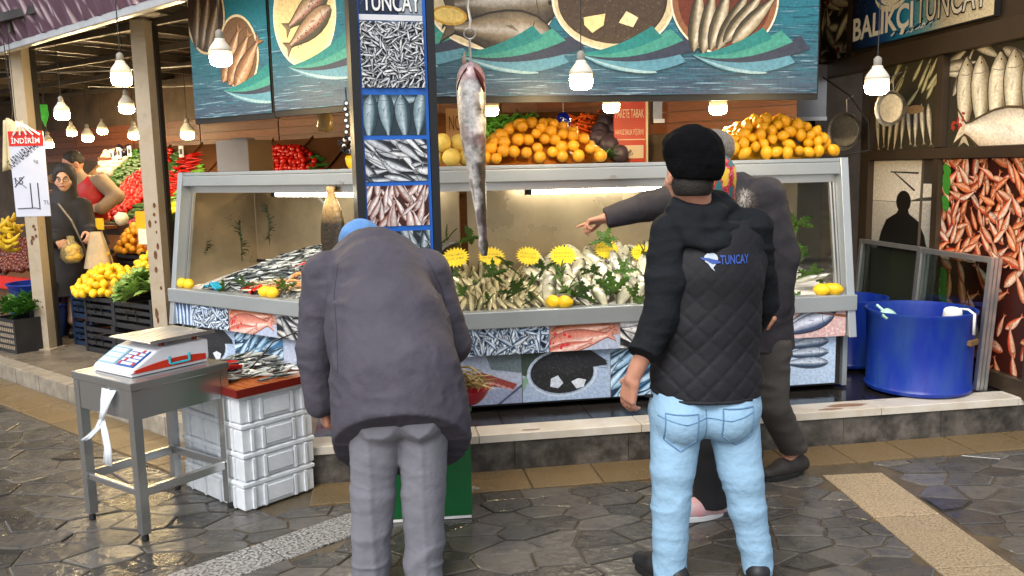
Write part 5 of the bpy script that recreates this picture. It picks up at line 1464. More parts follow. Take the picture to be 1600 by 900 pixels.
# ================================================================== LEAVES AND TAGS
M_LEAF = mat('garnish_leaf', hexc('#3c5a1d'), rough=.4, var=.3, vscale=12, rnd=.35, spec=.4)
def leafpoly(mb, base, d, up, L, W, lobes=4, droop=.3):
    s_ = d.cross(up).normalized(); pts_l = []; pts_r = []; n = lobes * 2 + 1
    for i in range(n + 1):
        t_ = i / n; w = W * math.sin(math.pi * min(1, t_ * .9 + .08)) * (1 if i % 2 else .45)
        c = base + d * (L * t_) - up * (droop * L * t_ * t_)
        pts_l.append(c - s_ * w + up * .004); pts_r.append(c + s_ * w + up * .004)
    mid = [base + d * (L * i / n) - up * (droop * L * (i / n) ** 2) for i in range(n + 1)]
    o = len(mb.v); mb.v += [tuple(q) for q in pts_l + mid + pts_r]; mb.c += [None] * (3 * (n + 1)); m = n + 1
    for i in range(n): mb.f += [(o + i, o + m + i, o + m + i + 1, o + i + 1), (o + m + i, o + 2 * m + i, o + 2 * m + i + 1, o + m + i + 1)]
def sprig(n, L, spread, seed, stem=.0, lobes=4, wr=.3):
    random.seed(seed); mb = MB(); up = Vector((0, 0, 1))
    for k in range(n):
        a = 2 * math.pi * k / n + random.uniform(-.4, .4); el = random.uniform(.15, 1.1) * spread
        d = Vector((math.cos(a) * math.cos(el), math.sin(a) * math.cos(el), math.sin(el))); u2 = d.cross(Vector((-math.sin(a), math.cos(a), 0))) * -1
        if u2.z < 0: u2 = -u2
        b = Vector((0, 0, stem * k / n))
        leafpoly(mb, b, d, u2, L * random.uniform(.7, 1.15), L * wr * random.uniform(.8, 1.1), lobes, random.uniform(.1, .4))
    if stem: mb.tube([(0, 0, -.03), (0, 0, stem)], .003, 5)
    return mb
ME_GARN = [sprig(5, .085, .7, s).mesh('leaves', M_LEAF) for s in (1, 2, 3)]
ME_UP = [sprig(26, .045, .9, s, stem=.2, lobes=1, wr=.2).mesh('leaves', mat('dark_sprig', hexc('#2c3d1c'), rough=.5, var=.3, rnd=.2)) for s in (4, 5)]
random.seed(5)
for px, py, Y, s_ in ((705, 430, 5.05, 1.1), (790, 415, 5.1, 1.2), (805, 460, 4.9, 1.3), (832, 470, 4.88, 1.0), (878, 428, 5.05, 1.0), (835, 440, 5.0, .8), (905, 462, 4.95, 1.4), (960, 455, 5.0, 1.5), (975, 425, 5.1, 1.0), (925, 425, 5.15, .9),
                     (745, 445, 4.95, .9), (700, 375, 5.3, 1.2), (735, 372, 5.35, 1.1), (945, 375, 5.4, 1.2), (1240, 470, 5.15, .9), (1268, 430, 5.3, 1.1), (1245, 350, 5.5, 1.3), (1255, 400, 5.4, 1.2), (445, 452, 5.5, 1.1), (380, 448, 5.75, 1.2), (350, 452, 5.9, 1.0), (1005, 395, 5.4, 1.0), (722, 462, 4.92, 1.0), (765, 470, 4.88, .9), (890, 452, 4.95, 1.1), (990, 465, 4.95, 1.2), (850, 420, 5.1, 1.0), (770, 430, 5.0, 1.1)):
    o = put('leaf_sprig', random.choice(ME_GARN), at(px, py, Y), (R_(random.uniform(-70, -30)), random.uniform(-.4, .4), random.uniform(0, 6.28)), s_)
    tag(o, 'dark green lobed leaf sprig tucked among the fish', 'leaves', 'leaf garnish on the fish')
for px, py, Y, s_ in ((325, 425, 6.35, 1.25), (378, 400, 6.2, 1.2), (421, 375, 6.05, 1.2)):
    o = put('bay_sprig', random.choice(ME_UP), at(px, py, Y), (0, 0, random.uniform(0, 6)), s_); tag(o, 'upright dark bay sprig against the back of the angled case', 'leaves', 'upright bay sprigs')
# yellow starburst price tags
M_STAR = mat('yellow_card', hexc('#e6c81e'), rough=.45, var=.12, vscale=20); M_SCR = mat('tag_ink', hexc('#5a4a10'), rough=.6, var=0)
for i, (px, py, Y, r) in enumerate(((712, 397, 5.25, .088), (768, 396, 5.25, .088), (826, 395, 5.3, .084), (880, 394, 5.3, .092), (948, 385, 5.45, .085), (1003, 390, 5.45, .08), (610, 377, 5.5, .07))):
    t = thing('price_star', ('leftmost', 'second', 'third', 'fourth', 'fifth', 'rightmost', 'sardine-side')[i] + ' yellow starburst price tag along the back of the fish bed', 'price tag', at(px, py + 5, Y), AR, 'yellow starburst price tags')
    t.rotation_euler = (R_(-18), R_(random.uniform(-8, 8)), AR)
    r *= .88; mb = MB(); n = 44; q = [((r if k % 2 else r * .74) * math.cos(k * math.pi / n * 2) * 1.15, (r if k % 2 else r * .74) * math.sin(k * math.pi / n * 2) * .85) for k in range(n)]
    mb.add([(a, 0, b) for a, b in q] + [(a, .003, b) for a, b in q], [tuple(range(n)), tuple(range(2 * n - 1, n - 1, -1))] + [(k, (k + 1) % n, n + (k + 1) % n, n + k) for k in range(n)]); mb.build('card', M_STAR, t)
    for row in range(2):
        mb = MB(); x = -r * .7
        while x < r * .6:
            l = random.uniform(.006, .014); hh = random.uniform(.008, .014); z0 = .010 - row * .024
            mb.add([(x, -.0012, z0), (x + .0025, -.0012, z0), (x + .004, -.0012, z0 + hh), (x + .0015, -.0012, z0 + hh)], [(0, 1, 2, 3)]); x += l
        mb.build('writing', M_SCR, t)
    mb = MB(); mb.tube([(0, .006, 0), (0, .02, -.11)], .003, 5); mb.build('stick', M_LW, t)

# ================================================================== FRUIT ON THE CASE TOPS
def ball_mesh(nm, m, r, sq=(1, 1, 1), tip=0., nu=14, nv=9, lump=0.):
    mb = MB(); mb.sphere((0, 0, 0), (r * sq[0], r * sq[1], r * sq[2]), nu, nv)
    if tip or lump:
        out = []
        for v in mb.v:
            v = Vector(v); k = abs(v.x) / (r * sq[0])
            if tip and k > .8: v.x *= 1 + tip * (k - .8) * 5
            if lump: v *= 1 + lump * math.sin(v.x * 90 + v.z * 60) * math.cos(v.y * 80)
            out.append(tuple(v))
        mb.v = out
    return mb.mesh(nm, m, True)
M_ORANGE = mat('orange_peel', hexc('#e59f22'), rough=.4, var=.14, vscale=14, rnd=.16, bump=.25, bscale=300, sss=.0)
M_LEMON = mat('lemon_peel', hexc('#e6b81c'), rough=.38, var=.14, vscale=14, rnd=.14, bump=.25, bscale=250)
M_LEMONO = mat('deep_lemon_peel', hexc('#e3a41c'), rough=.38, var=.1, vscale=18, rnd=.1, bump=.25, bscale=250)
M_QUIN = mat('quince_skin', hexc('#d6b85a'), rough=.5, var=.2, vscale=12, rnd=.08)
ME_OR = ball_mesh('orange', M_ORANGE, .036, (1, 1, .95)); ME_LE = ball_mesh('lemon', M_LEMONO, .033, (1.2, 1, 1), .18)
ME_LY = ball_mesh('lemon', M_LEMON, .034, (1.22, 1, 1), .2); ME_QU = ball_mesh('quince', M_QUIN, .052, (1, 1, 1.02), lump=.05)
def pile(nm, me, frame, x0, x1, y0, y1, z, r, layers, label, cat, group, slope=1.0, rot=True):
    k = 0
    for L in range(layers):
        ins = L * r * slope; a0, a1, b0, b1 = x0 + ins * 1.3, x1 - ins * 1.3, y0 + ins * .55, y1 - ins * .55
        nx = max(1, int((a1 - a0) / (2 * r))); ny = max(1, int((b1 - b0) / (2 * r)))
        for i in range(nx):
            for j in range(ny):
                if L < layers - 1 and 0 < i < nx - 1 and j > 1 and L > 0: continue      # hidden inside
                if j > 2: continue
                if L == layers - 1 and random.random() < .25: continue
                x = a0 + (i + .5) * (a1 - a0) / nx + random.uniform(-.25, .25) * r; y = b0 + (j + .5) * (b1 - b0) / ny + random.uniform(-.2, .2) * r
                o = put(nm, me, frame(x, y, z + r * .97 + L * r * 1.62 + random.uniform(-.1, .1) * r), (random.uniform(0, 6), random.uniform(-.5, .5), random.uniform(0, 6)) if rot else (0, 0, 0), random.uniform(.92, 1.08))
                tag(o, label, cat, group); k += 1
    return k
TOPZ = 1.597
def mound(nm, mes, frame, cx, cy, rx, ry, z, hgt, r, n, label, cat, group, rotf=None, sc=(.84, 1.1), box=False):
    pl = []; tries = 0
    while len(pl) < n and tries < 14000:
        tries += 1
        x, y = random.uniform(-1, 1), random.uniform(-1, 1)
        if box: q = max(abs(x), abs(y)) ** 1.2 * .85 + .15 * (x * x + y * y) ** .5
        else: q = math.hypot(x, y)
        if q > 1: continue
        p = frame(cx + x * rx, cy + y * ry, z + hgt * (1 - q * q) + r * .5)
        if all((p - o_).length > r * 1.6 for o_ in pl): pl.append(p)
    for p in pl:
        o = put(nm, random.choice(mes), p, rotf() if rotf else (random.uniform(0, 6), random.uniform(0, 6), random.uniform(0, 6)), random.uniform(*sc)); tag(o, label, cat, group)
    return pl
mound('orange', [ME_OR], FR, .72, .36, .36, .22, TOPZ + .018, .21, .036, 140, 'orange in the pile on the long case before the carrots', 'orange', 'oranges on the long case', box=True)
mound('lemon', [ME_LE], FR, 2.19, .37, .37, .22, TOPZ + .018, .21, .036, 150, 'deep yellow lemon in the big pile at the right end of the case top', 'lemon', 'lemons on the right end of the case', box=True)
for x, y, z in ((.20, .25, 0), (.29, .3, 0), (.10, .3, 0), (.38, .3, 0), (.15, .27, .085), (.25, .3, .08), (.33, .3, .075)):
    o = put('quince', ME_QU, FR(x, y, TOPZ + .052 + z), (random.random(), random.random(), random.random())); tag(o, 'pale quince on the case top behind the hanging fish', 'quince', 'quinces on the case top')
for x, y, z in ((-.60, .25, 0), (-.69, .3, 0), (-.78, .28, 0), (-.64, .3, .075), (-.72, .3, .08), (-.66, .29, .15)):
    o = put('lemon', ME_LY, FL(x, y, TOPZ + .034 + z), (random.random(), random.random(), random.random()), 1.35); tag(o, 'yellow lemon on the case top left of the picture column', 'lemon', 'lemons left of the column')
for f, x, lb in ((FL, -2.34, 'left end'), (FL, -2.24, 'left end'), (FL, -1.40, 'middle'), (FL, -1.32, 'middle'), (FR, .80, 'long'), (FR, .74, 'long'), (FR, 2.38, 'right end'), (FR, 2.46, 'right end'), (FR, 2.44, 'right end')):
    o = put('lemon', ME_LY, f(x, .02 + random.uniform(-.01, .03), .787 + .03), (random.uniform(-.3, .3), 0, random.uniform(-.3, .3) + AL), 1.12)
    tag(o, {'left end': 'lemon on the left end of the case rail by the post', 'middle': 'lemon on the angled case rail next to the stooping man', 'long': 'lemon on the long case rail below the pointing hand', 'right end': 'lemon on the case rail by the right end post'}[lb], 'lemon', 'lemons on the rail, ' + lb)

# grey carton on the left case top
t = thing('grey_carton', 'plain grey carton on the left end of the case top', 'box', FL(-2.02, .42, TOPZ), AL + R_(12))
mb = MB(); mb.box(-.14, -.13, 0, .14, .13, .22, bev=.004); mb.build('carton', mat('grey_card', hexc('#77716c'), rough=.6, var=.08), t)
mb = MB(); mb.box(.1405, -.128, .0, .143, .128, .218); mb.build('brown_side', mat('brown_card', hexc('#6e5434'), rough=.6, var=.1), t)
mb = MB(); mb.box(-.06, -.05, .2205, .06, .05, .235, bev=.003); mb.build('lid_tab', mat('grey_card'), t)

# ================================================================== PRODUCE RACKS
M_RACKW = mat('rack_wood', hexc('#5d3a20'), rough=.5, var=.3, vscale=6, stretch=(1, 10, 10))
def rack(label, frame, ang, x0, x1, y0, y1, z0, z1):
    t = thing('produce_rack', label, 'rack', O, ang)
    mb = MB(); mb.add([(x0, y0, z0), (x1, y0, z0), (x1, y1, z1), (x0, y1, z1), (x0, y0, .12), (x1, y0, .12), (x1, y1, .12), (x0, y1, .12)],
                      [(0, 1, 2, 3), (4, 7, 6, 5), (0, 4, 5, 1), (1, 5, 6, 2), (2, 6, 7, 3), (3, 7, 4, 0)]); mb.build('sloping_bed', M_RACKW, t)
    mb = MB(); mb.box(x0, y0 - .03, z0 - .05, x1, y0 - .004, z0 + .05); mb.build('front_board', M_RACKW, t)
    n = int((x1 - x0) / .55)
    for i in range(1, n):
        xx = x0 + i * (x1 - x0) / n; nn = math.atan2(z1 - z0, y1 - y0)
        mb = MB(); mb.add([(xx - .008, y0, z0 + .002), (xx + .008, y0, z0 + .002), (xx + .008, y1, z1 + .002), (xx - .008, y1, z1 + .002), (xx - .008, y0, z0 + .03), (xx + .008, y0, z0 + .03), (xx + .008, y1, z1 + .03), (xx - .008, y1, z1 + .03)],
                          [(3, 2, 1, 0), (4, 5, 6, 7), (0, 1, 5, 4), (1, 2, 6, 5), (2, 3, 7, 6), (3, 0, 4, 7)]); mb.build('divider', M_RACKW, t)
    P0 = frame(x0, y0, z0); ex = (frame(x0 + 1, y0, z0) - P0); ey = (frame(x0, y1, z1) - P0).normalized()
    return P0, ex, ey, ex.cross(ey).normalized()
RL = rack('long sloping wooden vegetable rack inside the left stall', FL, AL, -7.2, -1.75, 1.40, 2.45, 1.05, 1.92)
RR = rack('sloping wooden vegetable rack behind the long fish case', FR, AR, .15, 1.72, 1.55, 2.35, 1.45, 2.03)
def in_poly(p, poly):
    c = False
    for i in range(len(poly)):
        a, b = poly[i - 1], poly[i]
        if (a[1] > p[1]) != (b[1] > p[1]) and p[0] < (b[0] - a[0]) * (p[1] - a[1]) / (b[1] - a[1]) + a[0]: c = not c
    return c
def fill(plane, pxpoly, sx, sy, cap=300):
    """points on a sloping rack that fall inside a patch outlined in the photograph"""
    P0, ex, ey, n = plane; uv = []
    for q in pxpoly:
        r = _d + CR * ((q[0] - 800) / F_PX) + CU * ((450 - q[1]) / F_PX); e = Vector((0, 0, EYE))
        s_ = (P0 - e).dot(n) / r.dot(n); P = e + r * s_ - P0; uv.append((P.dot(ex), P.dot(ey)))
    u0, u1 = min(a for a, b in uv), max(a for a, b in uv); v0, v1 = min(b for a, b in uv), max(b for a, b in uv)
    out = []; j = 0; v = v0
    while v <= v1:
        u = u0 + (j % 2) * sx * .5
        while u <= u1:
            p = (u + random.uniform(-.2, .2) * sx, v + random.uniform(-.2, .2) * sy)
            if in_poly(p, uv): out.append(P0 + ex * p[0] + ey * p[1])
            u += sx
        v += sy * .87; j += 1
    random.shuffle(out)
    return out[:cap], n
def lay(nm, meshes, plane, poly, sx, sy, lift, label, cat, group, rotf=None, cap=300, sc=(.9, 1.1)):
    pts_, n = fill(plane, poly, sx, sy, cap)
    for p in pts_:
        o = put(nm, random.choice(meshes), p + n * (lift + random.uniform(0, .4) * lift), rotf() if rotf else (random.uniform(0, 6), random.uniform(0, 6), random.uniform(0, 6)), random.uniform(*sc))
        tag(o, label, cat, group)
M_TOM = mat('tomato', hexc('#c0190e'), rough=.25, var=.12, vscale=15, rnd=.18); M_RPEP = mat('red_pepper', hexc('#b8140c'), rough=.22, var=.15, rnd=.2)
M_CUC = mat('cucumber', hexc('#2f5c1a'), rough=.4, var=.25, vscale=20, rnd=.25); M_GPEP = mat('green_pepper', hexc('#5f9a22'), rough=.3, var=.2, rnd=.2)
M_YEL = mat('yellow_pepper', hexc('#e8c413'), rough=.3, var=.12, rnd=.1); M_CAR = mat('carrot', hexc('#d2591a'), rough=.45, var=.15, rnd=.15)
M_RAD = mat('radish', hexc('#b8405a'), rough=.35, var=.2, rnd=.2); M_AUB = mat('aubergine', hexc('#2a2230'), rough=.25, var=.2, rnd=.2); M_ONI = mat('onion', hexc('#cfc2b2'), rough=.4, var=.2, rnd=.15)
ME_TOM = ball_mesh('tomato', M_TOM, .034, (1, 1, .85), nu=10, nv=7); ME_RAD = ball_mesh('radish', M_RAD, .024, nu=8, nv=6); ME_ONI = ball_mesh('onion', M_ONI, .045, (1, 1, .9), nu=10, nv=7); ME_AUB = ball_mesh('aubergine', M_AUB, .05, (1.7, 1, 1), nu=10, nv=8)
def rod(nm, m, L, r, taper=1., bend=.01, n=7):
    mb = MB(); k = 6; mb.tube([((i / k - .5) * L, bend * math.sin(math.pi * i / k), 0) for i in range(k + 1)], r, n, radii=[r * (.35 if i in (0,) else 1) * (1 + (taper - 1) * i / k) * (.35 if i == k and taper > .5 else 1) for i in range(k + 1)]); return mb.mesh(nm, m, True)
ME_CUC = rod('cucumber', M_CUC, .16, .019); ME_LPEP = rod('pepper', M_RPEP, .17, .017, .25, .02); ME_GLP = rod('pepper', M_GPEP, .12, .016, .3, .015); ME_CAR = rod('carrot', M_CAR, .19, .017, .25, .006)
ME_YEL = ball_mesh('yellow_pepper', M_YEL, .04, (1, 1, 1.15), lump=.1, nu=10, nv=8)
yr = lambda a, s: (lambda: (random.uniform(-.2, .2), random.uniform(-.3, .3), a + random.gauss(0, s)))
lay('tomato', [ME_TOM], RL, [(152, 346), (176, 350), (246, 302), (246, 252), (205, 280)], .062, .062, .028, 'red tomato on the sloping rack beside the man in the red vest', 'tomato', 'tomatoes on the left rack')
lay('cucumber', [ME_CUC], RL, [(176, 300), (205, 276), (246, 250), (246, 228), (205, 236), (172, 285)], .12, .042, .018, 'green cucumber above the tomatoes on the left rack', 'cucumber', 'cucumbers on the left rack', yr(AL, .35))
lay('cucumber', [ME_CUC], RL, [(160, 352), (190, 356), (246, 322), (246, 304), (178, 350)], .12, .042, .018, 'green cucumber below the tomatoes on the left rack', 'cucumber', 'cucumbers under the tomatoes', yr(AL, .35))
lay('radish', [ME_RAD], RL, [(192, 356), (214, 358), (246, 338), (246, 324)], .05, .05, .02, 'pink radish on the left rack behind the post', 'radish', 'radishes on the left rack')
lay('onion', [ME_ONI], RL, [(158, 272), (172, 282), (204, 250), (204, 236), (166, 238)], .085, .08, .03, 'pale onion at the far top of the left rack', 'onion', 'onions on the left rack')
lay('aubergine', [ME_AUB], RL, [(180, 246), (196, 254), (204, 238), (186, 236)], .13, .1, .035, 'dark aubergine at the top of the left rack', 'aubergine', 'aubergines on the left rack')
lay('red_pepper', [ME_LPEP], RL, [(254, 312), (262, 318), (312, 256), (312, 236), (286, 250)], .12, .04, .018, 'long red pepper on the rack right of the post', 'pepper', 'red peppers on the left rack', yr(AL + .6, .3))
lay('tomato', [ME_TOM], RL, [(252, 262), (268, 256), (272, 236), (252, 236)], .062, .062, .028, 'red tomato high on the rack right of the post', 'tomato', 'tomatoes right of the post')
lay('cucumber', [ME_CUC], RL, [(254, 300), (284, 252), (284, 236), (272, 238), (266, 258), (254, 266)], .12, .042, .018, 'green cucumber between tomatoes and red peppers by the post', 'cucumber', 'cucumbers right of the post', yr(AL, .35))
lay('green_pepper', [ME_GLP], RL, [(262, 322), (288, 318), (318, 282), (318, 252), (292, 286)], .09, .038, .016, 'green pepper on the rack beside the left case', 'pepper', 'green peppers on the left rack', yr(AL, .5))
lay('yellow_pepper', [ME_YEL], RL, [(252, 345), (286, 345), (300, 318), (288, 320), (262, 326), (252, 320)], .075, .07, .03, 'yellow pepper on the rack right of the post', 'pepper', 'yellow peppers on the left rack')
lay('tomato', [ME_TOM], RL, [(396, 272), (506, 272), (488, 240), (470, 232), (415, 236)], .062, .055, .03, 'red tomato in the heap behind the angled case', 'tomato', 'tomatoes behind the angled case')
lay('tomato', [ME_TOM], RL, [(410, 268), (490, 268), (474, 242), (425, 242)], .065, .06, .075, 'red tomato in the heap behind the angled case', 'tomato', 'tomatoes behind the angled case')
lay('green_pepper', [ME_GLP], RL, [(372, 270), (402, 270), (412, 238), (378, 240)], .09, .034, .02, 'green pepper left of the tomato heap behind the angled case', 'pepper', 'green peppers behind the angled case', yr(AL, .6))
lay('cucumber', [ME_CUC], RL, [(490, 270), (512, 270), (496, 244), (480, 240)], .12, .036, .018, 'green cucumber right of the tomato heap', 'cucumber', 'cucumbers behind the angled case', yr(AL + .9, .2))
lay('carrot', [ME_CAR], RR, [(828, 228), (838, 196), (940, 178), (930, 200), (902, 236), (880, 240)], .085, .032, .016, 'carrot in the orange heap behind the long case', 'carrot', 'carrots behind the long case', yr(AR + 1.0, .5))
lay('carrot', [ME_CAR], RR, [(842, 220), (850, 200), (925, 186), (900, 226)], .10, .05, .045, 'carrot in the orange heap behind the long case', 'carrot', 'carrots behind the long case', yr(AR + .8, .6))
M_RCAB = mat('red_cabbage', hexc('#453a48'), rough=.45, var=.3, vscale=8, rnd=.2); ME_RCAB = ball_mesh('cabbage', M_RCAB, .075, (1, 1, .95), lump=.05)
lay('red_cabbage', [ME_RCAB], RR, [(912, 252), (968, 252), (972, 184), (942, 184), (910, 230)], .13, .12, .05, 'purple red cabbage beside the carrots', 'cabbage', 'red cabbages behind the long case')
# leafy bunches
M_GREENS = mat('leafy_green', hexc('#3a6b22'), rough=.5, var=.3, vscale=10, rnd=.25); M_LETT = mat('lettuce', hexc('#7f9f4c'), rough=.5, var=.3, vscale=9, rnd=.15); M_DILL = mat('dark_herb', hexc('#23401a'), rough=.5, var=.3, rnd=.2)
ME_BUNCH = [sprig(46, .11, 1.0, s, lobes=3, wr=.22).mesh('leaves', M_GREENS) for s in (21, 22)]
ME_LETT = [sprig(34, .13, 1.1, s, lobes=4, wr=.42).mesh('leaves', M_LETT) for s in (23, 24)]
ME_DILL = [sprig(70, .12, .9, s, lobes=2, wr=.10).mesh('leaves', M_DILL) for s in (25, 26)]
random.seed(9)
lay('herb_bunch', ME_BUNCH, RR, [(742, 232), (830, 232), (838, 196), (760, 196)], .13, .11, .03, 'dark green herb bunch left of the carrots', 'herbs', 'herbs behind the long case', lambda: (0, 0, random.uniform(0, 6)))
o = put('herb_bunch', ME_DILL[0], at(945, 246, 6.2), (0, 0, 1), .9); tag(o, 'small bunch of green herbs below the red cabbages', 'herbs')

# ================================================================== LEFT STALL FRONT: CRATES
M_CRATE = mat('black_crate', (.022, .022, .024), rough=.45, var=.15); M_CRBLUE = mat('navy_crate', hexc('#1c2c44'), rough=.45, var=.15)
def crate_parts(w, d, h, m):
    parts = []
    posts = []
    for a, b in ((0, 0), (w - .03, 0), (0, d - .03), (w - .03, d - .03)):
        mb = MB(); mb.box(a, b, 0, a + .03, b + .03, h, bev=.003); parts.append(('corner_post', mb.mesh('post', m)))
    nsl = 4
    for k in range(nsl):
        z0 = .012 + k * (h - .03) / nsl; z1 = z0 + (.03 if k < nsl - 1 else .035)
        for yy in (.004, d - .014):
            mb = MB(); mb.box(.031, yy, z0, w - .031, yy + .01, z1); parts.append(('slat', mb.mesh('slat', m)))
        for xx in (.004, w - .014):
            mb = MB(); mb.box(xx, .031, z0, xx + .01, d - .031, z1); parts.append(('slat', mb.mesh('slat', m)))
    mb = MB(); mb.box(.005, .005, .002, w - .005, d - .005, .011); parts.append(('floor', mb.mesh('floor', m)))
    mb = MB(); mb.tube([(w * .38, .0, h * .3), (w * .38, -.012, h * .6), (w * .62, -.012, h * .6), (w * .62, .0, h * .3)], .005, 5); parts.append(('handle', mb.mesh('handle', m)))
    return parts
CP = {('k', .45): crate_parts(.45, .38, .255, M_CRATE), ('k', .56): crate_parts(.56, .40, .255, M_CRATE), ('b', .3): crate_parts(.32, .38, .24, M_CRBLUE)}
def crate(key, x, y, z, label, rz=0.):
    t = thing('plastic_crate', label, 'crate', FL(x, y, z), AL + rz, 'plastic crates at the left stall')
    for nm, me in CP[key]: put(nm, me, (0, 0, 0), parent=t)
crate(('k', .45), -4.02, .20, .116, 'lower black crate under the yellow lemons'); crate(('k', .45), -4.01, .21, .373, 'upper black crate full of yellow lemons')
crate(('k', .56), -3.52, .17, .116, 'lower black crate under the lettuce beside the post'); crate(('k', .56), -3.51, .175, .373, 'upper black crate full of lettuce beside the post')
crate(('b', .3), -4.40, .30, .116, 'lower navy crate left of the black crates'); crate(('b', .3), -4.40, .30, .358, 'upper navy crate left of the black crates')
crate(('k', .56), -4.85, .95, .116, 'bottom black crate under the left oranges'); crate(('k', .56), -4.85, .95, .373, 'middle black crate under the left oranges'); crate(('k', .56), -4.85, .95, .63, 'top black crate holding the left oranges')
random.seed(31)
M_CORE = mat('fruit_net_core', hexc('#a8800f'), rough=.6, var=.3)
def core(cx, cy, rx, ry, z, hgt, parent_label, m):
    mb = MB(); mb.grid(lambda u, v: FL(cx + rx * .9 * v * math.cos(u * 6.2832), cy + ry * .9 * v * math.sin(u * 6.2832), z + max(0, hgt * (1 - v * v) - .012)), 20, 5)
    o = mb.build('fruit_bed', m, smooth=True); tag(o, parent_label, 'fruit', kind='stuff')
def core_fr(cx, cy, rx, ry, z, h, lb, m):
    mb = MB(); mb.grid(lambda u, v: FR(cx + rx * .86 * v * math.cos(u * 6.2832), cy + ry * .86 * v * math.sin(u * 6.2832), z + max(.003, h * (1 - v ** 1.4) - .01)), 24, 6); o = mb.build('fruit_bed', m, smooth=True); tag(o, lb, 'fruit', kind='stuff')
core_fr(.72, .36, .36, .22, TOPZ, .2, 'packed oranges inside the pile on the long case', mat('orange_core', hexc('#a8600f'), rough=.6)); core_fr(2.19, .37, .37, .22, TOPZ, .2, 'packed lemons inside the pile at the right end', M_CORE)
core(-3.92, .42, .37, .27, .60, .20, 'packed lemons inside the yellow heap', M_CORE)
mound('lemon', [ME_LY], FL, -3.92, .42, .37, .27, .60, .20, .037, 110, 'yellow lemon in the netted heap on the left crates', 'lemon', 'lemons on the left crates')
mound('lemon', [ME_LY], FL, -3.62, .62, .17, .12, .74, .17, .037, 26, 'yellow lemon in the small heap beside the oranges', 'lemon', 'lemons beside the left oranges')
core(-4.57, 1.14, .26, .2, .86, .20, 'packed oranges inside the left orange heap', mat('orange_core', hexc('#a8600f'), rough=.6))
mound('orange', [ME_OR], FL, -4.57, 1.14, .28, .22, .86, .26, .037, 95, 'orange in the crate behind the lemons', 'orange', 'oranges in the left crate')
zz = lambda: (random.uniform(-.4, .4), random.uniform(-.4, .4), random.uniform(0, 6))
mound('lettuce', ME_LETT, FL, -3.22, .34, .25, .17, .60, .12, .07, 9, 'pale green lettuce in the crate beside the post', 'lettuce', 'lettuces in the left crate', zz, (1.0, 1.3))
mound('herb_bunch', ME_DILL, FL, -3.35, .62, .28, .16, .66, .14, .06, 14, 'dark herb bunch behind the lettuces', 'herbs', 'dark herbs behind the lettuces', zz, (1.0, 1.4))
mound('herb_bunch', ME_DILL, FL, -3.45, .92, .36, .22, .80, .12, .06, 20, 'dark herb bunch heaped between oranges and post', 'herbs', 'dark herbs by the oranges', zz, (1.0, 1.4))
mound('herb_bunch', ME_BUNCH, FL, -3.1, .62, .25, .2, .72, .12, .07, 9, 'green leaf bunch heaped behind the lettuce crate', 'herbs', 'greens behind the lettuce', zz, (1., 1.3))
mound('herb_bunch', ME_BUNCH, FL, -2.78, .60, .14, .2, .62, .2, .07, 6, 'green leaf bunch between the post and the angled case', 'herbs', 'greens beside the post', zz, (1., 1.3))
# rack front fill: greens low on the rack below peppers
lay('herb_bunch', ME_DILL, RL, [(250, 372), (290, 372), (296, 345), (250, 346)], .14, .11, .03, 'dark herb bunch low on the rack right of the post', 'herbs', 'herbs low on the left rack', zz)
o = put('cauliflower', ball_mesh('cauliflower', mat('cauliflower', hexc('#d6cdb4'), rough=.6, var=.15, vscale=30, bump=1., bscale=60), .06, lump=.12), at(190, 342, 7.75)); tag(o, 'single pale cauliflower above the left oranges', 'cauliflower')
# yellow boxes/cards
for px, py, Y, w, h, m, lb in ((222, 345, 7.5, .2, .16, '#dba318', 'yellow carton above the left oranges by the post'), (155, 350, 7.7, .12, .1, '#e0b81c', 'small yellow card beside the woman in black'), (225, 370, 7.3, .17, .13, '#d6cdbb', 'blank cream card below the yellow carton')):
    t = thing('price_card', lb, 'card', at(px, py, Y), AL); mb = MB(); mb.box(-w / 2, 0, -h / 2, w / 2, .01, h / 2, bev=.002); mb.build('card', mat('card' + m, hexc(m), rough=.5, var=.08), t)
    mb = MB(); mb.tube([(0, .012, 0), (0, .05, -.3)], .004, 5); mb.build('stick', M_WIRE, t)
# small price cards standing on the rack
for i, (px, py) in enumerate(((174, 246), (186, 243), (202, 240), (283, 241))):
    t = thing('price_card', 'small white price card number %s from the left on the rack top' % ('one', 'two', 'three', 'four')[i], 'card', at(px, py, 9.3 if px < 250 else 8.4), AL)
    mb = MB(); mb.box(-.035, 0, -.03, .035, .006, .08); mb.build('card', M_LW, t)
    mb = MB(); mb.box(-.022, -.002, .0, .022, -.0005, .05); mb.build('ink', M_LK, t)

# goods left of the price-card post
t = thing('produce_stand', 'low wooden stand left of the front post', 'stand', O, AL)
mb = MB(); mb.add([(-6.2, .5, .55), (-4.75, .5, .55), (-4.75, 1.2, 1.0), (-6.2, 1.2, 1.0), (-6.2, .5, .12), (-4.75, .5, .12), (-4.75, 1.2, .12), (-6.2, 1.2, .12)], [(0, 1, 2, 3), (0, 4, 5, 1), (1, 5, 6, 2), (2, 6, 7, 3), (3, 7, 4, 0)]); mb.build('bed', M_RACKW, t)
mb = MB(); mb.box(-6.2, .44, .5, -4.75, .49, .62); mb.build('red_front_board', M_REDP, t)
SP = (FL(-6.2, .5, .55), exL, (FL(-6.2, 1.2, 1.0) - FL(-6.2, .5, .55)).normalized(), None); SP = SP[:3] + (SP[1].cross(SP[2]).normalized(),)
M_DATE = mat('dark_date', hexc('#5c2416'), rough=.35, var=.3, rnd=.3); ME_DATE = ball_mesh('date', M_DATE, .03, (1.5, 1, 1), nu=8, nv=6)
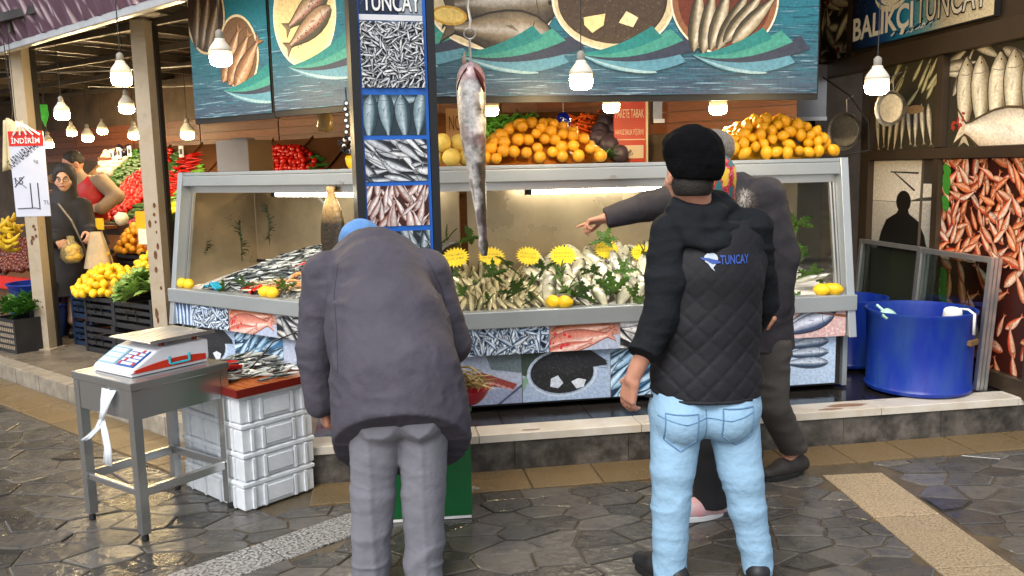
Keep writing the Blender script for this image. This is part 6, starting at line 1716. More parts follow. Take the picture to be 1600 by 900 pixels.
lay('dried_fruit', [ME_DATE], SP, [(-20, 428), (62, 424), (62, 372), (-20, 376)], .075, .05, .02, 'dark red dried fruit left of the front post', 'dried fruit', 'dried fruit on the left stand')
M_BAN = mat('banana', hexc('#c9a51c'), rough=.45, var=.2, rnd=.15)
mb = MB(); mb.tube([(-.08, 0, .03), (-.05, 0, .005), (0, 0, -.005), (.05, 0, .008), (.085, 0, .035)], .018, 7, radii=[.006, .017, .019, .016, .005]); ME_BAN = mb.mesh('banana', M_BAN, True)
for px, py, Y in ((3, 352, 8.0), (10, 362, 7.95), (2, 372, 7.9), (14, 348, 8.05), (22, 356, 8.0), (48, 362, 8.1), (56, 366, 8.1), (8, 385, 7.8), (18, 376, 7.85)):
    for q in range(2):
        o = put('banana', ME_BAN, at(px + q * 5, py + q * 4, Y), (random.uniform(-.4, .4), random.uniform(-.4, .8), random.uniform(0, 6)), 1.25); tag(o, 'ripe banana on the stand at the left edge', 'banana', 'bananas at the left edge')
t = thing('produce_shelf', 'wooden shelf with bunches at the far left edge', 'shelf', O, AL)
for zq in (1.05, 1.42, 1.75):
    mb = MB(); mb.box(-7.0, 1.22, zq, -5.4, 1.37, zq + .03); mb.build('board', M_PLANK, t)
mb = MB(); mb.box(-7.0, 1.22, .12, -6.96, 1.37, 1.9); mb.build('upright', M_PLANK, t)
ME_GARL = ball_mesh('garlic', mat('garlic', hexc('#9a7a5a'), rough=.5, var=.3, rnd=.25), .04, nu=8, nv=6)
for k in range(60):
    x = random.uniform(-6.9, -5.45); zq = random.choice((1.08, 1.45)); o = put('onion', ME_GARL, FL(x, 1.25 + random.uniform(0, .08), zq + .04 + random.uniform(0, .1)), (random.random(), 0, 0), random.uniform(.7, 1.2)); tag(o, 'brown onion on the shelf at the far left edge', 'onion', 'onions on the far left shelf')
# blue tubs, perforated crate, net bag, greens at the lower left
def round_tub(label, p, r, h, m):
    t = thing('blue_basin', label, 'basin', p); mb = MB(); mb.lathe([(0, .003), (r * .8, .003), (r, h - .02), (r * 1.06, h - .01), (r * 1.06, h), (r * .97, h), (r * .78, .02), (0, .02)], 28); mb.build('shell', m, t, smooth=True, angle=40)
bp2 = on_z(15, 545, .115); bp2 = FL(-4.95, .30, .116)
round_tub('upper blue plastic basin at the left edge', FL(-4.98, .30, .44), .24, .2, M_TUB); round_tub('lower blue plastic basin at the left edge', FL(-4.98, .30, .116), .24, .32, M_TUB)
pc = FL(-4.78, -.18, .116)
t = thing('perforated_crate', 'black perforated crate with leafy greens by the kerb', 'crate', pc, AL)
w, d, h = .36, .3, .29
for nm, q in (('wall', (0, 0, w, .008)), ('wall', (0, d - .008, w, d)), ('wall', (0, .0085, .008, d - .0085)), ('wall', (w - .008, .0085, w, d - .0085))):
    mb = MB(); mb.box(q[0], q[1], .0, q[2], q[3], h); mb.build(nm, M_CRATE, t)
mb = MB(); mb.box(.01, .01, .002, w - .01, d - .01, .01); mb.build('floor', M_CRATE, t)
M_HOLE = mat('pale_hole', hexc('#8a7c68'), rough=.7, var=.3, vscale=20)
for i in range(9):
    for j in range(5):
        mb = MB(); mb.box(.03 + i * .035, -.0025, .03 + j * .05, .052 + i * .035, -.0006, .06 + j * .05); mb.build('opening', M_HOLE, t)
mound('leafy_bunch', ME_BUNCH, lambda x, y, z: FL(-4.6 + x, -.03 + y, z), 0, 0, .17, .13, .41, .10, .055, 9, 'green leafy bunch in the perforated crate by the kerb', 'herbs', 'greens by the kerb', zz, (.9, 1.2))
mb = MB(); random.seed(3)
def bagf(u, v):
    a = u * 6.2832; r = .17 * (1 - .55 * v) * (1 + .18 * math.sin(a * 3 + v * 5) + .1 * math.sin(a * 7)); return (r * math.cos(a), r * .8 * math.sin(a), .42 * v + .03 * math.sin(a * 2) * v)
mb.grid(bagf, 26, 10); o = mb.build('black_bag', mat('black_plastic', (.015, .015, .017), rough=.3, var=.2, bump=.5, bscale=14), smooth=True); o.location = FL(-4.98, -.22, .116)
tag(o, 'crumpled black net bag slumped at the left edge', 'bag')
mb = MB(); mb.tube([(0, 0, .4), (-.06, -.05, .36), (-.12, -.08, .22), (-.2, -.08, .05)], .022, 7); h_ = mb.build('handle_strip', mat('black_plastic'), o, smooth=True)

# hanging price card
pcd = at(46, 272, 6.9)
t = thing('hanging_price_card', 'hanging white price card lettered KARNABAHAR 11 with red header', 'sign', pcd, R_(4)); w, h = .265, .67
M_CARD = mat('white_card', hexc('#c3c8d8'), rough=.35, var=.05)
mb = MB(); mb.box(-w / 2, 0, -h / 2, w / 2, .006, h / 2, bev=.002); mb.build('card', M_CARD, t)
mb = MB(); mb.box(-w / 2, -.003, h / 2 - .115, w / 2, -.0005, h / 2); mb.build('red_header', M_REDP, t)
lettering('header_lettering', 'İNDİRİM', .055, t, M_LW, -w / 2 + .02, h / 2 - .095, y=-.0045, width=w - .05, offset=.01)
M_INK = mat('marker_ink', (.012, .012, .03), rough=.5, var=0)
o = lettering('handwriting', 'KARNABAHAR', .07, t, M_INK, 0, 0, y=-.003, width=.29, offset=.004); o.location = (-w / 2 + .008, 0, .045); o.rotation_euler = (0, R_(-37), 0)
lettering('handwriting', '11', .2, t, M_INK, -.005, -.27, y=-.003, width=.065, offset=-.015)
lettering('handwriting', 'TL', .03, t, M_INK, .088, -.24, y=-.003, offset=-.008)
lettering('handwriting', 'kg', .035, t, M_INK, .045, .08, y=-.003, offset=-.008)
o = lettering('struck_price', '15', .055, t, M_INK, -w / 2 + .02, -.08, y=-.003, offset=-.01)
for a in ((-.12, -.10, -.04, -.015), (-.12, -.03, -.03, -.11)):
    mb = MB(); mb.tube([(a[0], -.003, a[1]), (a[2], -.003, a[3])], .0025, 4); mb.build('strike', M_INK, t)
mb = MB(); mb.tube([(-w / 2 + .02, -.004, -.27), (.02, -.004, -.266), (.06, -.004, -.275)], .003, 4); mb.build('underline', M_INK, t)
for k in range(5):
    mb = MB(); mb.tube([(-.09 + .05 * k, -.01, h / 2 - .03), (-.05 + .02 * k, -.02, h / 2 + .03), (-.06, -.01, h / 2 + .075)], .007, 5); mb.build('plastic_tie', M_BAG, t)
mb = MB(); mb.tube([(-.06, 0, h / 2 + .07), (-.06, 0, h / 2 + .9)], .003, 4); mb.build('string', M_CABLE, t)
bg_ = at(22, 232, 6.95)
t = thing('plastic_bag_roll', 'cream plastic bags hanging left of the price card', 'plastic bag', bg_)
mb = MB(); mb.grid(lambda u, v: (.13 * (v - .5) * (1 + .7 * u) + .012 * math.sin(v * 14), .02 * math.sin(v * 9), .22 - .40 * u + .02 * math.sin(v * 6)), 8, 14); mb.build('bags', mat('cream_plastic', hexc('#cdbf96'), rough=.4, var=.12), t, smooth=True, solid=.02)
mb = MB(); mb.tube([(0, 0, .2), (.02, 0, .3), (.0, 0, .85)], .004, 5); mb.build('string', M_CABLE, t)
# green/white pennant by the post
t = thing('green_pennant', 'small green and white pennant hanging beside the front post', 'pennant', at(69, 180, 7.6))
mb = MB(); mb.add([(-.035, 0, .09), (.035, 0, .09), (.04, 0, 0), (.0, 0, -.1), (-.03, 0, -.02)], [(0, 1, 2, 3, 4)]); mb.build('cloth', mat('pennant_green', hexc('#3fae3a'), rough=.5, var=.4, vscale=20), t, solid=.004)
mb = MB(); mb.tube([(0, 0, .09), (0, 0, .7)], .002, 4); mb.build('string', M_CABLE, t)

# ================================================================== BEHIND THE LONG CASE
t = thing('steel_hood', 'brushed steel cooking hood under the right of the wide banner', 'hood', O, AR)
M_HOOD = mat('hood_steel', (.30, .30, .31), rough=.3, metal=.85, var=.15, vscale=4)
mb = MB(); mb.box(1.93, 1.85, 1.915, 3.38, 2.6, 2.35, bev=.006); mb.build('canopy', M_HOOD, t)
mb = MB(); mb.box(1.93, 1.835, 1.905, 3.38, 1.849, 1.935); mb.build('lip', M_STEEL, t)
for xx in (2.08, 2.95):
    mb = MB(); mb.lathe([(0, 0), (.014, .002), (.01, .012)], 12); o = mb.build('knob', M_BLK, t); o.rotation_euler = (R_(90), 0, 0); o.location = (xx, 1.848, 1.96)
t = thing('tiled_counter', 'cream panelled wall unit under the steel hood', 'counter', O, AR)
M_CREAM = mat('cream_panel', hexc('#d8c8a2'), rough=.4, var=.08, vscale=3)
for i in range(3):
    mb = MB(); mb.box(1.93 + i * .49, 2.4, .2, 2.41 + i * .49, 2.44, 1.9); mb.build('panel', M_CREAM, t)
for xx in (1.93, 2.42, 2.91):
    mb = MB(); mb.box(xx - .012, 2.36, .2, xx + .012, 2.398, 1.9); mb.build('trim', M_STEEL, t)
# red price board
t = thing('red_price_board', 'red and white lettered service price board beside the cabbages', 'sign', O, AR)
bx0, bx1, bz0, bz1 = 1.60, 1.85, 1.59, 2.14
mb = MB(); mb.box(bx0, 1.80, bz0, bx1, 1.815, bz1); mb.build('board', mat('board_red', hexc('#b5321f'), rough=.4, var=.08), t)
for i, (a, b) in enumerate(((.0, .13), (.165, .275), (.32, .43))):
    pass
for txt, zt in (('Y.TEMİZLEME', 2.085), ('PAKETE TABAK', 1.965), ('HAVUZ BALIK PİŞİRME', 1.825)):
    lettering('lettering', txt, .065, t, mat('board_cream', hexc('#dcc9b0'), var=0), bx0 + .012, zt - .02, y=1.797, width=bx1 - bx0 - .024)
mb = MB(); mb.box(bx0 + .015, 1.796, 1.635, bx1 - .015, 1.7995, 1.735); mb.build('price_field', mat('board_cream'), t)
lettering('price', '30 ₺', .05, t, M_LK, bx0 + .03, 1.655, y=1.794)
mb = MB(); mb.box(bx0, 1.795, 1.775, bx1, 1.7995, 1.782); mb.build('line', mat('board_cream'), t)
mb = MB(); mb.box(bx1 + .003, 1.79, bz0, bx1 + .02, 1.83, bz1); mb.build('side_strip', M_CREAM, t)
# cardboard sign behind the hanging fish
t = thing('cardboard_sign', 'tan card with hand lettering half hidden by the hanging fish', 'sign', FR(.27, 1.35, 1.60), AR + R_(6))
mb = MB(); mb.box(0, 0, 0, .26, .008, .40); mb.build('card', mat('tan_card', hexc('#c39a6c'), rough=.6, var=.1), t)
lettering('handwriting', 'NOHUT', .10, t, mat('brown_ink', hexc('#4a2414'), var=0), .02, .25, y=-.003, width=.2, offset=-.01)
lettering('handwriting', '0', .13, t, mat('brown_ink'), .11, .05, y=-.003, width=.06, offset=-.02)
# dim goods in the opening between case and window wall
t = thing('wall_cabinet', 'dark grey cabinet in the gap behind the right end of the case', 'cabinet', O, AR)
mb = MB(); mb.box(2.75, 1.9, .2, 3.39, 2.35, 1.86, bev=.006); mb.build('body', mat('grey_cabinet', hexc('#3a3833'), rough=.4, var=.15), t)
mb = MB(); mb.box(2.8, 1.885, 1.4, 3.3, 1.899, 1.8); mb.build('door', mat('grey_cabinet2', hexc('#4d4a44'), rough=.35), t)
mb = MB(); mb.tube([FR(3.1, 1.4, 2.2) , FR(3.2, 1.2, 2.05), FR(3.3, 1.1, 1.85), FR(3.28, 1.05, 1.65), FR(3.1, 1.1, 1.62)], .006, 6); o = mb.build('black_cable', M_CABLE, smooth=True); tag(o, 'black cable looping behind the lemons beside the colander', 'cable')

# ================================================================== PEOPLE
M_SKIN = mat('skin', hexc('#c08a72'), rough=.5, var=.10, vscale=14, bump=.15, bscale=120, sss=.12)
M_SKIN2 = mat('weathered_skin', hexc('#b07a62'), rough=.5, var=.12, vscale=14, bump=.2, bscale=120, sss=.12)
def npv(v): return np.array(v, 'f4')
def frame_of(f, u):
    f = Vector(f).normalized(); u = (Vector(u) - f * Vector(u).dot(f)).normalized(); s_ = f.cross(u); return f, s_, u
def add_head(v, c, f, u, k=1.0):
    f, s_, u = frame_of(f, u); c = Vector(c); M = [tuple(s_), tuple(f), tuple(u)]
    P = lambda a, b, d: tuple(c + s_ * a * k + f * b * k + u * d * k)
    v.ell(P(0, -.012, .03), (.077 * k, .098 * k, .095 * k), .02, M)
    v.ell(P(0, .028, -.045), (.06 * k, .062 * k, .068 * k), .03, M)
    v.cap(P(0, .062, -.088), P(0, .07, -.085), .02 * k, .018 * k, .02)          # chin
    v.cap(P(0, .088, .01), P(0, .108, -.028), .009 * k, .014 * k, .012)         # nose
    v.cap(P(-.03, .078, .022), P(.03, .078, .022), .014 * k, .014 * k, .015)    # brow
    v.cap(P(-.018, .088, -.056), P(.018, .088, -.056), .009 * k, .009 * k, .01) # lips
    for q in (-1, 1):
        v.ell(P(q * .033, .088, .0), (.016 * k, .012 * k, .011 * k), .008, M, sub=True)
        v.ell(P(q * .05, .06, -.03), (.022 * k, .02 * k, .022 * k), .02, M)
        v.ell(P(q * .08, -.008, -.008), (.011 * k, .02 * k, .032 * k), .008, M)
        v.ell(P(q * .088, -.004, -.006), (.006 * k, .010 * k, .018 * k), .004, M, sub=True)
def add_hand(v, w, d, n, th=1, curls=(.5, .5, .55, .6), size=1., thumb=.5):
    """w wrist, d hand direction, n direction the fingers close to, th side of the thumb"""
    d = Vector(d).normalized(); n = (Vector(n) - d * Vector(n).dot(d)).normalized(); s_ = d.cross(n) * th; w = Vector(w); q = size
    for i in range(4):
        o = (1.5 - i) * .02 * q
        b = w + d * (.088 - .004 * abs(i - 1)) * q + s_ * o
        v.cap(w + d * .01 + s_ * o * .65, b, .0165 * q, .0125 * q, .012)
        dirc = d.copy(); p = b; Ls = (.074, .082, .077, .06)[i] * q
        ax = d.cross(n).normalized()
        ang = 0
        for sgm, (fr_, r0, r1) in enumerate(((.45, .0098, .0088), (.3, .0088, .0078), (.25, .0078, .0062))):
            ang += curls[i] * (.8, 1.0, .7)[sgm]
            dr_ = d * math.cos(ang) + n * math.sin(ang)
            e = p + dr_ * Ls * fr_; v.cap(p, e, r0 * q, r1 * q, .003); p = e
    b0 = w + d * .025 * q + s_ * .028 * q; b1 = b0 + (d * .55 + s_ * .7 + n * .35).normalized() * .042 * q
    v.cap(w + d * .01, b1, .016 * q, .0125 * q, .012)
    b2 = b1 + (d * (.95 - .3 * thumb) + s_ * (.35 - .6 * thumb) + n * (.25 + .5 * thumb)).normalized() * .032 * q
    v.cap(b1, b2, .0118 * q, .0105 * q, .004); b3 = b2 + (d * .95 + n * .2 * (1 + thumb) - s_ * .2 * thumb).normalized() * .026 * q
    v.cap(b2, b3, .0105 * q, .0075 * q, .003)
def bounds(pts, pad):
    a = np.array([tuple(p) for p in pts]); return a.min(0) - pad, a.max(0) + pad
def body(t, base, J, m, vx=.006, slim=1.):
    pts = [J['head'], J['pelvis'], J['chest']] + [J[k][i] for k in ('sh', 'el', 'wr', 'hip', 'kn', 'an') for i in (0, 1)]
    lo, hi = bounds(pts, .24); lo[2] = min(lo[2], base.z - .02); v = Vol(lo, hi, vx)
    add_head(v, J['head'], J['f'], J['u'], J.get('hs', 1.))
    nb = Vector(J['head']) - Vector(J['u']) * .05 - Vector(J['f']) * .02
    v.cap(nb, J['neck'], .054, .058, .03)
    v.cap(J['neck'], J['chest'], .06, .11, .04, (1, 1.3, 1)); v.cap(J['chest'], J['pelvis'], .115, .115, .03, (1, 1.3, 1))
    v.cap(J['sh'][0], J['sh'][1], .045, .045, .03)
    for i in (0, 1):
        v.chain([J['sh'][i], J['el'][i]], [.042, .04], .02); v.cap(J['el'][i], J['wr'][i], .044, .028, .02)
        hd = J['hand'][i]
        add_hand(v, J['wr'][i], hd[0], hd[1], hd[2], hd[3] if len(hd) > 3 else (.5, .5, .55, .6), 1.0 if 'hz' not in J else J['hz'])
        v.chain([J['hip'][i], J['kn'][i], J['an'][i]], [.07 * slim, .045 * slim, .035], .03)
        a = Vector(J['an'][i]); v.cap(a, a + Vector(J['toe'][i]).normalized() * .13 + Vector((0, 0, base.z + .035 - a.z)), .032, .028, .02)
    return v.build('body', m, t, base)
def eyes(t, base, J, k=1.):
    f, s_, u = frame_of(J['f'], J['u'])
    for q in (-1, 1):
        p = Vector(J['head']) + s_ * q * .032 * k + f * .076 * k + u * .001
        mb = MB(); mb.sphere((0, 0, 0), .0125 * k, 10, 8); o = mb.build('eye', mat('eye_white', (.6, .58, .55), rough=.2, var=0), t, smooth=True); o.location = p - base
        mb = MB(); mb.sphere((0, 0, 0), .0075 * k, 8, 6); o2 = mb.build('iris', mat('iris', (.03, .02, .012), rough=.15, var=0), o, smooth=True); o2.location = f * .0065 * k
        mb = MB(); mb.tube([p - base + s_ * (-.016 * k) + u * .022 * k + f * .015, p - base + u * .027 * k + f * .017, p - base + s_ * (.016 * k) + u * .022 * k + f * .013], .004 * k, 6); mb.build('eyebrow', mat('brow_hair', (.03, .022, .016), rough=.7), t)
    p = Vector(J['head']) + f * .096 * k - u * .056 * k - base
    mb = MB(); mb.tube([p - s_ * .022 * k, p + f * .004, p + s_ * .022 * k], .006 * k, 6, radii=[.002, .006 * k, .002]); mb.build('lips', mat('lips', hexc('#8f4a44'), rough=.45), t, smooth=True)
def wrinkle(amp=.006, fx=9, fz=9, seed=0, zc=None, soft=0.):
    def fn(P):
        n1 = vnoise(P * np.array([fx, fx, fz], 'f4'), seed); n2 = vnoise(P * np.array([fx * 2.1, fx * 2.1, fz * 1.9], 'f4') + n1[:, None], seed + 3)
        r = amp * (1 - 2 * np.abs(n1)) * .6 + amp * .45 * n2
        return r
    return fn
def shoes(t, base, J, m, ms, nm='shoe', k=1.):
    for i in (0, 1):
        a = Vector(J['an'][i]); d = Vector(J['toe'][i]); d.z = 0; d.normalize(); g = base.z
        heel = Vector((a.x, a.y, g)) - d * .045; toe = Vector((a.x, a.y, g)) + d * .165 * k
        lo, hi = bounds([heel, toe, a], .12); v = Vol(lo, hi, .0055)
        v.chain([heel + Vector((0, 0, .05)), heel.lerp(toe, .55) + Vector((0, 0, .05)), toe + Vector((0, 0, .036))], [.043, .046, .033], .02)
        v.cap(heel + d * .04 + Vector((0, 0, .06)), (a.x, a.y, g + .105), .045, .042, .03)
        v.cut((0, 0, g + .022), (0, 0, -1)); o = v.build(nm, m, t, base)
        s_ = d.cross(Vector((0, 0, 1)))
        mb = MB(); n = 20; ring = []
        for q in range(n):
            an = 2 * math.pi * q / n; L = .125 * k; w = .046 * (1 if math.cos(an) < .3 else .95)
            c = heel.lerp(toe, .52); ring.append(c + d * L * math.cos(an) + s_ * w * math.sin(an) * (1 + .1 * math.cos(an)))
        mb.prism([(p.x - base.x, p.y - base.y) for p in ring], .0, .026); mb.build('sole', ms, o, bevel=.004)
        for q in range(4):
            c = heel.lerp(toe, .45 + .09 * q) - base + Vector((0, 0, .098 - .012 * q)); mb = MB(); mb.tube([c - s_ * .022, c + Vector((0, 0, .006)), c + s_ * .022], .0035, 5); mb.build('lace', mat('lace', (.08, .08, .08), rough=.7), o)
def wcol(c): return c

# ---------------------------------------------------------------- young man in the quilted vest
base = Vector((.73, 3.1, 0))
t = thing('person', 'young man in black quilted vest, black cap and light blue jeans seen from behind', 'person', base)
Yv = 3.2
J = dict(head=at(1078, 272, 3.100), f=(-.2, .98, .0), u=(.02, -.04, 1), hs=1.0, neck=at(1096, 335, 3.140), chest=at(1105, 430, 3.120), pelvis=at(1102, 620, 3.120),
         sh=(at(1047, 366, 3.1), at(1174, 358, 3.14)), el=(at(1032, 495, 3.040), at(1190, 470, 3.260)), wr=(at(988, 592, 3.060), at(1165, 520, 3.420)),
         hand=((at(974, 650, 3.11) - at(988, 592, 3.06), Vector((.8, .55, -.1)), -1, (.3, .38, .46, .55)), (Vector((-.8, .5, .1)), Vector((0, 0, -1)), -1)),
         hip=(at(1062, 650, 3.100), at(1140, 646, 3.120)), kn=(at(1049, 770, 3.07), at(1163, 770, 3.1)), an=(at(1046, 884, 3.1), at(1184, 882, 3.12)), toe=((-.55, .85, 0), (.25, .95, 0)))
body(t, base, J, M_SKIN, .0045)
# jeans
lo, hi = bounds([J['hip'][0], J['hip'][1], J['an'][0], J['an'][1], J['pelvis']], .2); lo[2] = -.01
v = Vol(lo, hi, .006)
v.cap(at(1058, 640, 3.120), at(1144, 636, 3.120), .108, .108, .03, (1, 1.05, 1)); v.cap(at(1062, 600, 3.120), at(1142, 596, 3.120), .105, .105, .03)
v.ell(at(1066, 655, 3.050), (.095, .09, .10), .04); v.ell(at(1138, 650, 3.060), (.095, .09, .10), .04)
v.chain([at(1056, 668, 3.1), at(1051, 735, 3.08), at(1048, 790, 3.08), at(1047, 850, 3.09), at(1046, 930, 3.1)], [.096, .081, .071, .066, .06], .012)
v.chain([at(1146, 662, 3.12), at(1157, 735, 3.1), at(1167, 790, 3.1), at(1179, 850, 3.11), at(1189, 930, 3.12)], [.095, .081, .069, .06, .053], .012)
kz = at(1050, 770, 3.100).z
jf = folds(.007, (4, 4, 17), 81, .004, (9, 9, 34))
def jw(P):
    w = .7 * np.exp(-((P[:, 2] - kz) / .11) ** 2) + .8 * np.exp(-((P[:, 2] - .08) / .13) ** 2) + .25
    n1 = vnoise(P * np.array([7, 7, 30], 'f4') + vnoise(P * 5, 4)[:, None] * .8, 5); n2 = vnoise(P * np.array([11, 11, 40], 'f4'), 8)
    seam = np.zeros(len(P), 'f4')
    return w * jf(P)
v.disp(jw); v.cut((0, 0, .03), (0, 0, -1)); v.cut(at(1100, 618, 3.0), (0, 0, 1))
M_JEAN = mat('pale_denim', hexc('#8fb2cd'), rough=.8, var=.09, vscale=5, bump=.45, bscale=40, spec=.2)
jeans = v.build('jeans', M_JEAN, t, base)
# back pockets
bvh = None
def surf_pts(o, pts2, y0, off=.002):
    """drop flat points (x,z) onto the camera side of a mesh, local coordinates"""
    dg = bpy.context.evaluated_depsgraph_get(); me = o.data
    tree = BVHTree.FromPolygons([v.co for v in me.vertices], [p.vertices for p in me.polygons]); out = []
    for x, z in pts2:
        h = tree.ray_cast(Vector((x, y0, z)), Vector((0, 1, 0))); out.append((x, (h[0].y if h[0] else 0) - off, z))
    return out
M_STITCH = mat('denim_seam', hexc('#5d82a3'), rough=.8, var=.1)
for cx_, cy_ in ((1062, 672), (1150, 664)):
    c = at(cx_, cy_, 3.020) - base; q = [(-.055, .07), (-.058, -.03), (0, -.075), (.055, -.03), (.058, .07), (-.055, .07)]
    dense = []
    for (a, b), (a2, b2) in zip(q, q[1:]): dense += [(c.x + a + (a2 - a) * i / 6, c.z + b + (b2 - b) * i / 6) for i in range(6)]
    dense.append(dense[0]); mb = MB(); mb.tube(surf_pts(jeans, dense, -.5, .001), .0032, 5); mb.build('pocket_seam', M_STITCH, t)
for pl in ([(1103, 640), (1103, 690)], [(1030, 652), (1070, 660), (1103, 652)], [(1103, 652), (1140, 655), (1176, 645)]):
    q = [];
    for (a, b), (a2, b2) in zip(pl, pl[1:]): q += [(a + (a2 - a) * i_ / 7, b + (b2 - b) * i_ / 7) for i_ in range(8)]
    pts2 = [((at(a, b, 3.0) - base).x, (at(a, b, 3.0) - base).z) for a, b in q]
    mb = MB(); mb.tube(surf_pts(jeans, pts2, -.6, .0005), .0022, 5); mb.build('denim_seam', M_STITCH, t, smooth=True)
shoes(t, base, J, mat('black_shoe', (.015, .015, .016), rough=.5), mat('black_sole', (.01, .01, .01), rough=.6))
# hoodie: sleeves and hood
M_HOOD2 = mat('black_hoodie', hexc('#191c20'), rough=.85, var=.2, vscale=8, bump=.7, bscale=26, spec=.2)
lo, hi = bounds([J['sh'][0], J['sh'][1], J['el'][0], J['el'][1], J['wr'][0], J['wr'][1], J['neck']], .16); v = Vol(lo, hi, .006)
v.cap(J['sh'][0], J['sh'][1], .066, .066, .03); v.cap(J['neck'], J['chest'], .09, .15, .04, (1, 1.2, 1))
v.chain([J['sh'][0], at(1040, 440, 3.060), J['el'][0], at(1008, 548, 3.020)], [.075, .072, .066, .058], .02)
v.chain([J['sh'][1], J['el'][1], at(1168, 515, 3.400)], [.074, .066, .056], .02)
v.chain([at(1054, 330, 3.10), at(1060, 350, 3.05), at(1080, 372, 3.02), at(1108, 384, 3.01), at(1130, 376, 3.03), at(1146, 350, 3.08), at(1148, 332, 3.14)], [.026, .03, .03, .03, .03, .03, .026], .012)
v.ell(at(1100, 352, 3.06), (.088, .05, .06), .03); v.chain([at(1064, 326, 3.09), at(1092, 338, 3.045), at(1120, 334, 3.06), at(1138, 324, 3.12)], [.03, .036, .036, .03], .012)
v.cap(at(1068, 318, 3.120), at(1122, 318, 3.160), .052, .052, .03)
v.disp(folds(.010, (4, 4, 13), 2, .005, (9, 9, 24)))
v.cut(at(1002, 552, 3.000), (at(1000, 565, 3.000) - at(1014, 532, 3.040)))
hoodie = v.build('hoodie', M_HOOD2, t, base)
# vest
lo, hi = bounds([at(1005, 340, 3.000), at(1205, 650, 3.300)], .12); v = Vol(lo, hi, .0055)
v.chain([at(1101, 655, 3.130), at(1102, 590, 3.130), at(1104, 500, 3.130), at(1108, 430, 3.130), at(1110, 392, 3.130)], [.203, .197, .188, .19, .165], .03, (1, 1.33, 1))
v.cap(at(1054, 370, 3.11), at(1170, 361, 3.14), .062, .062, .04); v.cap(at(1045, 415, 3.100), at(1052, 378, 3.110), .055, .06, .03); v.cap(at(1176, 410, 3.150), at(1168, 370, 3.140), .055, .06, .03)
hz = at(1100, 634, 2.97).z; v.cut(at(1100, 634, 2.97), (-.03, .1, -1)); zt = at(1100, 345, 3.100).z; v.cut((0, 0, zt), (0, 0, 1))
def quilt(P):
    p_ = .092; a = (P[:, 0] + P[:, 2]) / p_; b = (P[:, 0] - P[:, 2]) / p_
    ga = np.abs(a - np.round(a)); gb_ = np.abs(b - np.round(b)); g_ = np.minimum(ga, gb_)
    w = np.clip(1 - (P[:, 2] - 1.0) / .35, .35, 1)
    return w * .0045 * np.exp(-(g_ / .085) ** 2) - .002 + .004 * vnoise(P * np.array([7, 7, 9], 'f4'), 12)
v.disp(quilt)
M_VEST = mat('black_quilted_nylon', hexc('#1b1b20'), rough=.68, var=.2, vscale=7, spec=.4, bump=.15, bscale=150)
vest = v.build('quilted_vest', M_VEST, t, base)
mb = MB(); hp = []
for i in range(25):
    x = at(1018 + i * 6.9, 630, 2.950).x - base.x; hp.append((x, hz - base.z + .006))
mb.tube(surf_pts(vest, hp, -.6, .002), .007, 6); mb.build('hem_binding', M_VEST, t, smooth=True)
# emblem and lettering on the vest's back
M_LOGO = mat('logo_blue', hexc('#2f4f9c'), rough=.6, var=.1); M_LOGW = mat('logo_pale', hexc('#b9c4d0'), rough=.6, var=.1)
lp0 = at(1128, 414, 2.960) - base; lp1 = at(1177, 399, 2.960) - base
V, Fc = text_geo('TUNCAY', 1.0, offset=.02); x0 = min(q.x for q in V); x1 = max(q.x for q in V); y1 = max(q.y for q in V)
S = surf_pts(vest, [(lp0.x + (q.x - x0) / (x1 - x0) * (lp1.x - lp0.x), lp0.z + q.y / y1 * (lp1.z - lp0.z) + (q.x - x0) * .0) for q in V], -.6, .004)
mb = MB(); mb.add(S, Fc); mb.build('lettering', M_LOGO, t)
ec = at(1114, 406, 2.960) - base
def emb(nm, pts2, m, off):
    mb = MB(); S = surf_pts(vest, [(ec.x + a, ec.z + b) for a, b in pts2], -.6, off); mb.add(S, [tuple(range(len(S)))]); mb.build(nm, m, t)
emb('emblem', [(.024 * math.cos(a), .02 * math.sin(a) + .002) for a in [i * .5236 for i in range(12)]], M_LOGW, .004)
emb('emblem', [(-.036, .006), (-.012, .004), (.028, -.006), (.034, -.014), (.004, -.018), (-.014, -.006), (-.03, -.002)], M_LOGO, .0055)
emb('emblem', [(-.012, -.014), (.016, -.018), (.006, -.03), (.012, -.042), (.0, -.032)], M_LOGW, .005)
# cap
c = at(1083, 246, 3.1); f, s_, u = frame_of(J['f'], (.05, -.12, 1)); lo, hi = bounds([c], .2); v = Vol(lo, hi, .005)
M_ = [tuple(s_), tuple(f), tuple(u)]
v.ell(c + u * .018 - f * .012, (.103, .114, .092), .03, M_); v.ell(c + u * .045 - s_ * .025, (.075, .09, .055), .04, M_)
v.ell(c - u * .04 - f * .04, (.095, .078, .07), .03, M_)
v.cut(c - u * .058, tuple(-u + f * .45)); v.cut(c - u * .075, tuple(-u))
v.disp(lambda P: .006 * vnoise(P * 14, 3) + .003 * vnoise(P * 50, 4))
v.build('cap', mat('black_fleece', hexc('#0d0d0f'), rough=.95, var=.25, vscale=30, bump=.6, bscale=160, spec=.1), t, base)
c = J['head']; v = Vol(*bounds([c], .16), .005); v.ell(Vector(c) - Vector(J['f']) * .022 - Vector((0, 0, .03)), (.074, .078, .075), .02, M_); v.cut(Vector(c) - Vector((0, 0, .075)), (0, 0, -1)); v.cut(Vector(c) + Vector(J['f']) * .005, J['f'])
v.build('hair', mat('dark_hair', (.02, .016, .013), rough=.7, var=.3, vscale=60, bump=.5, bscale=140), t, base)

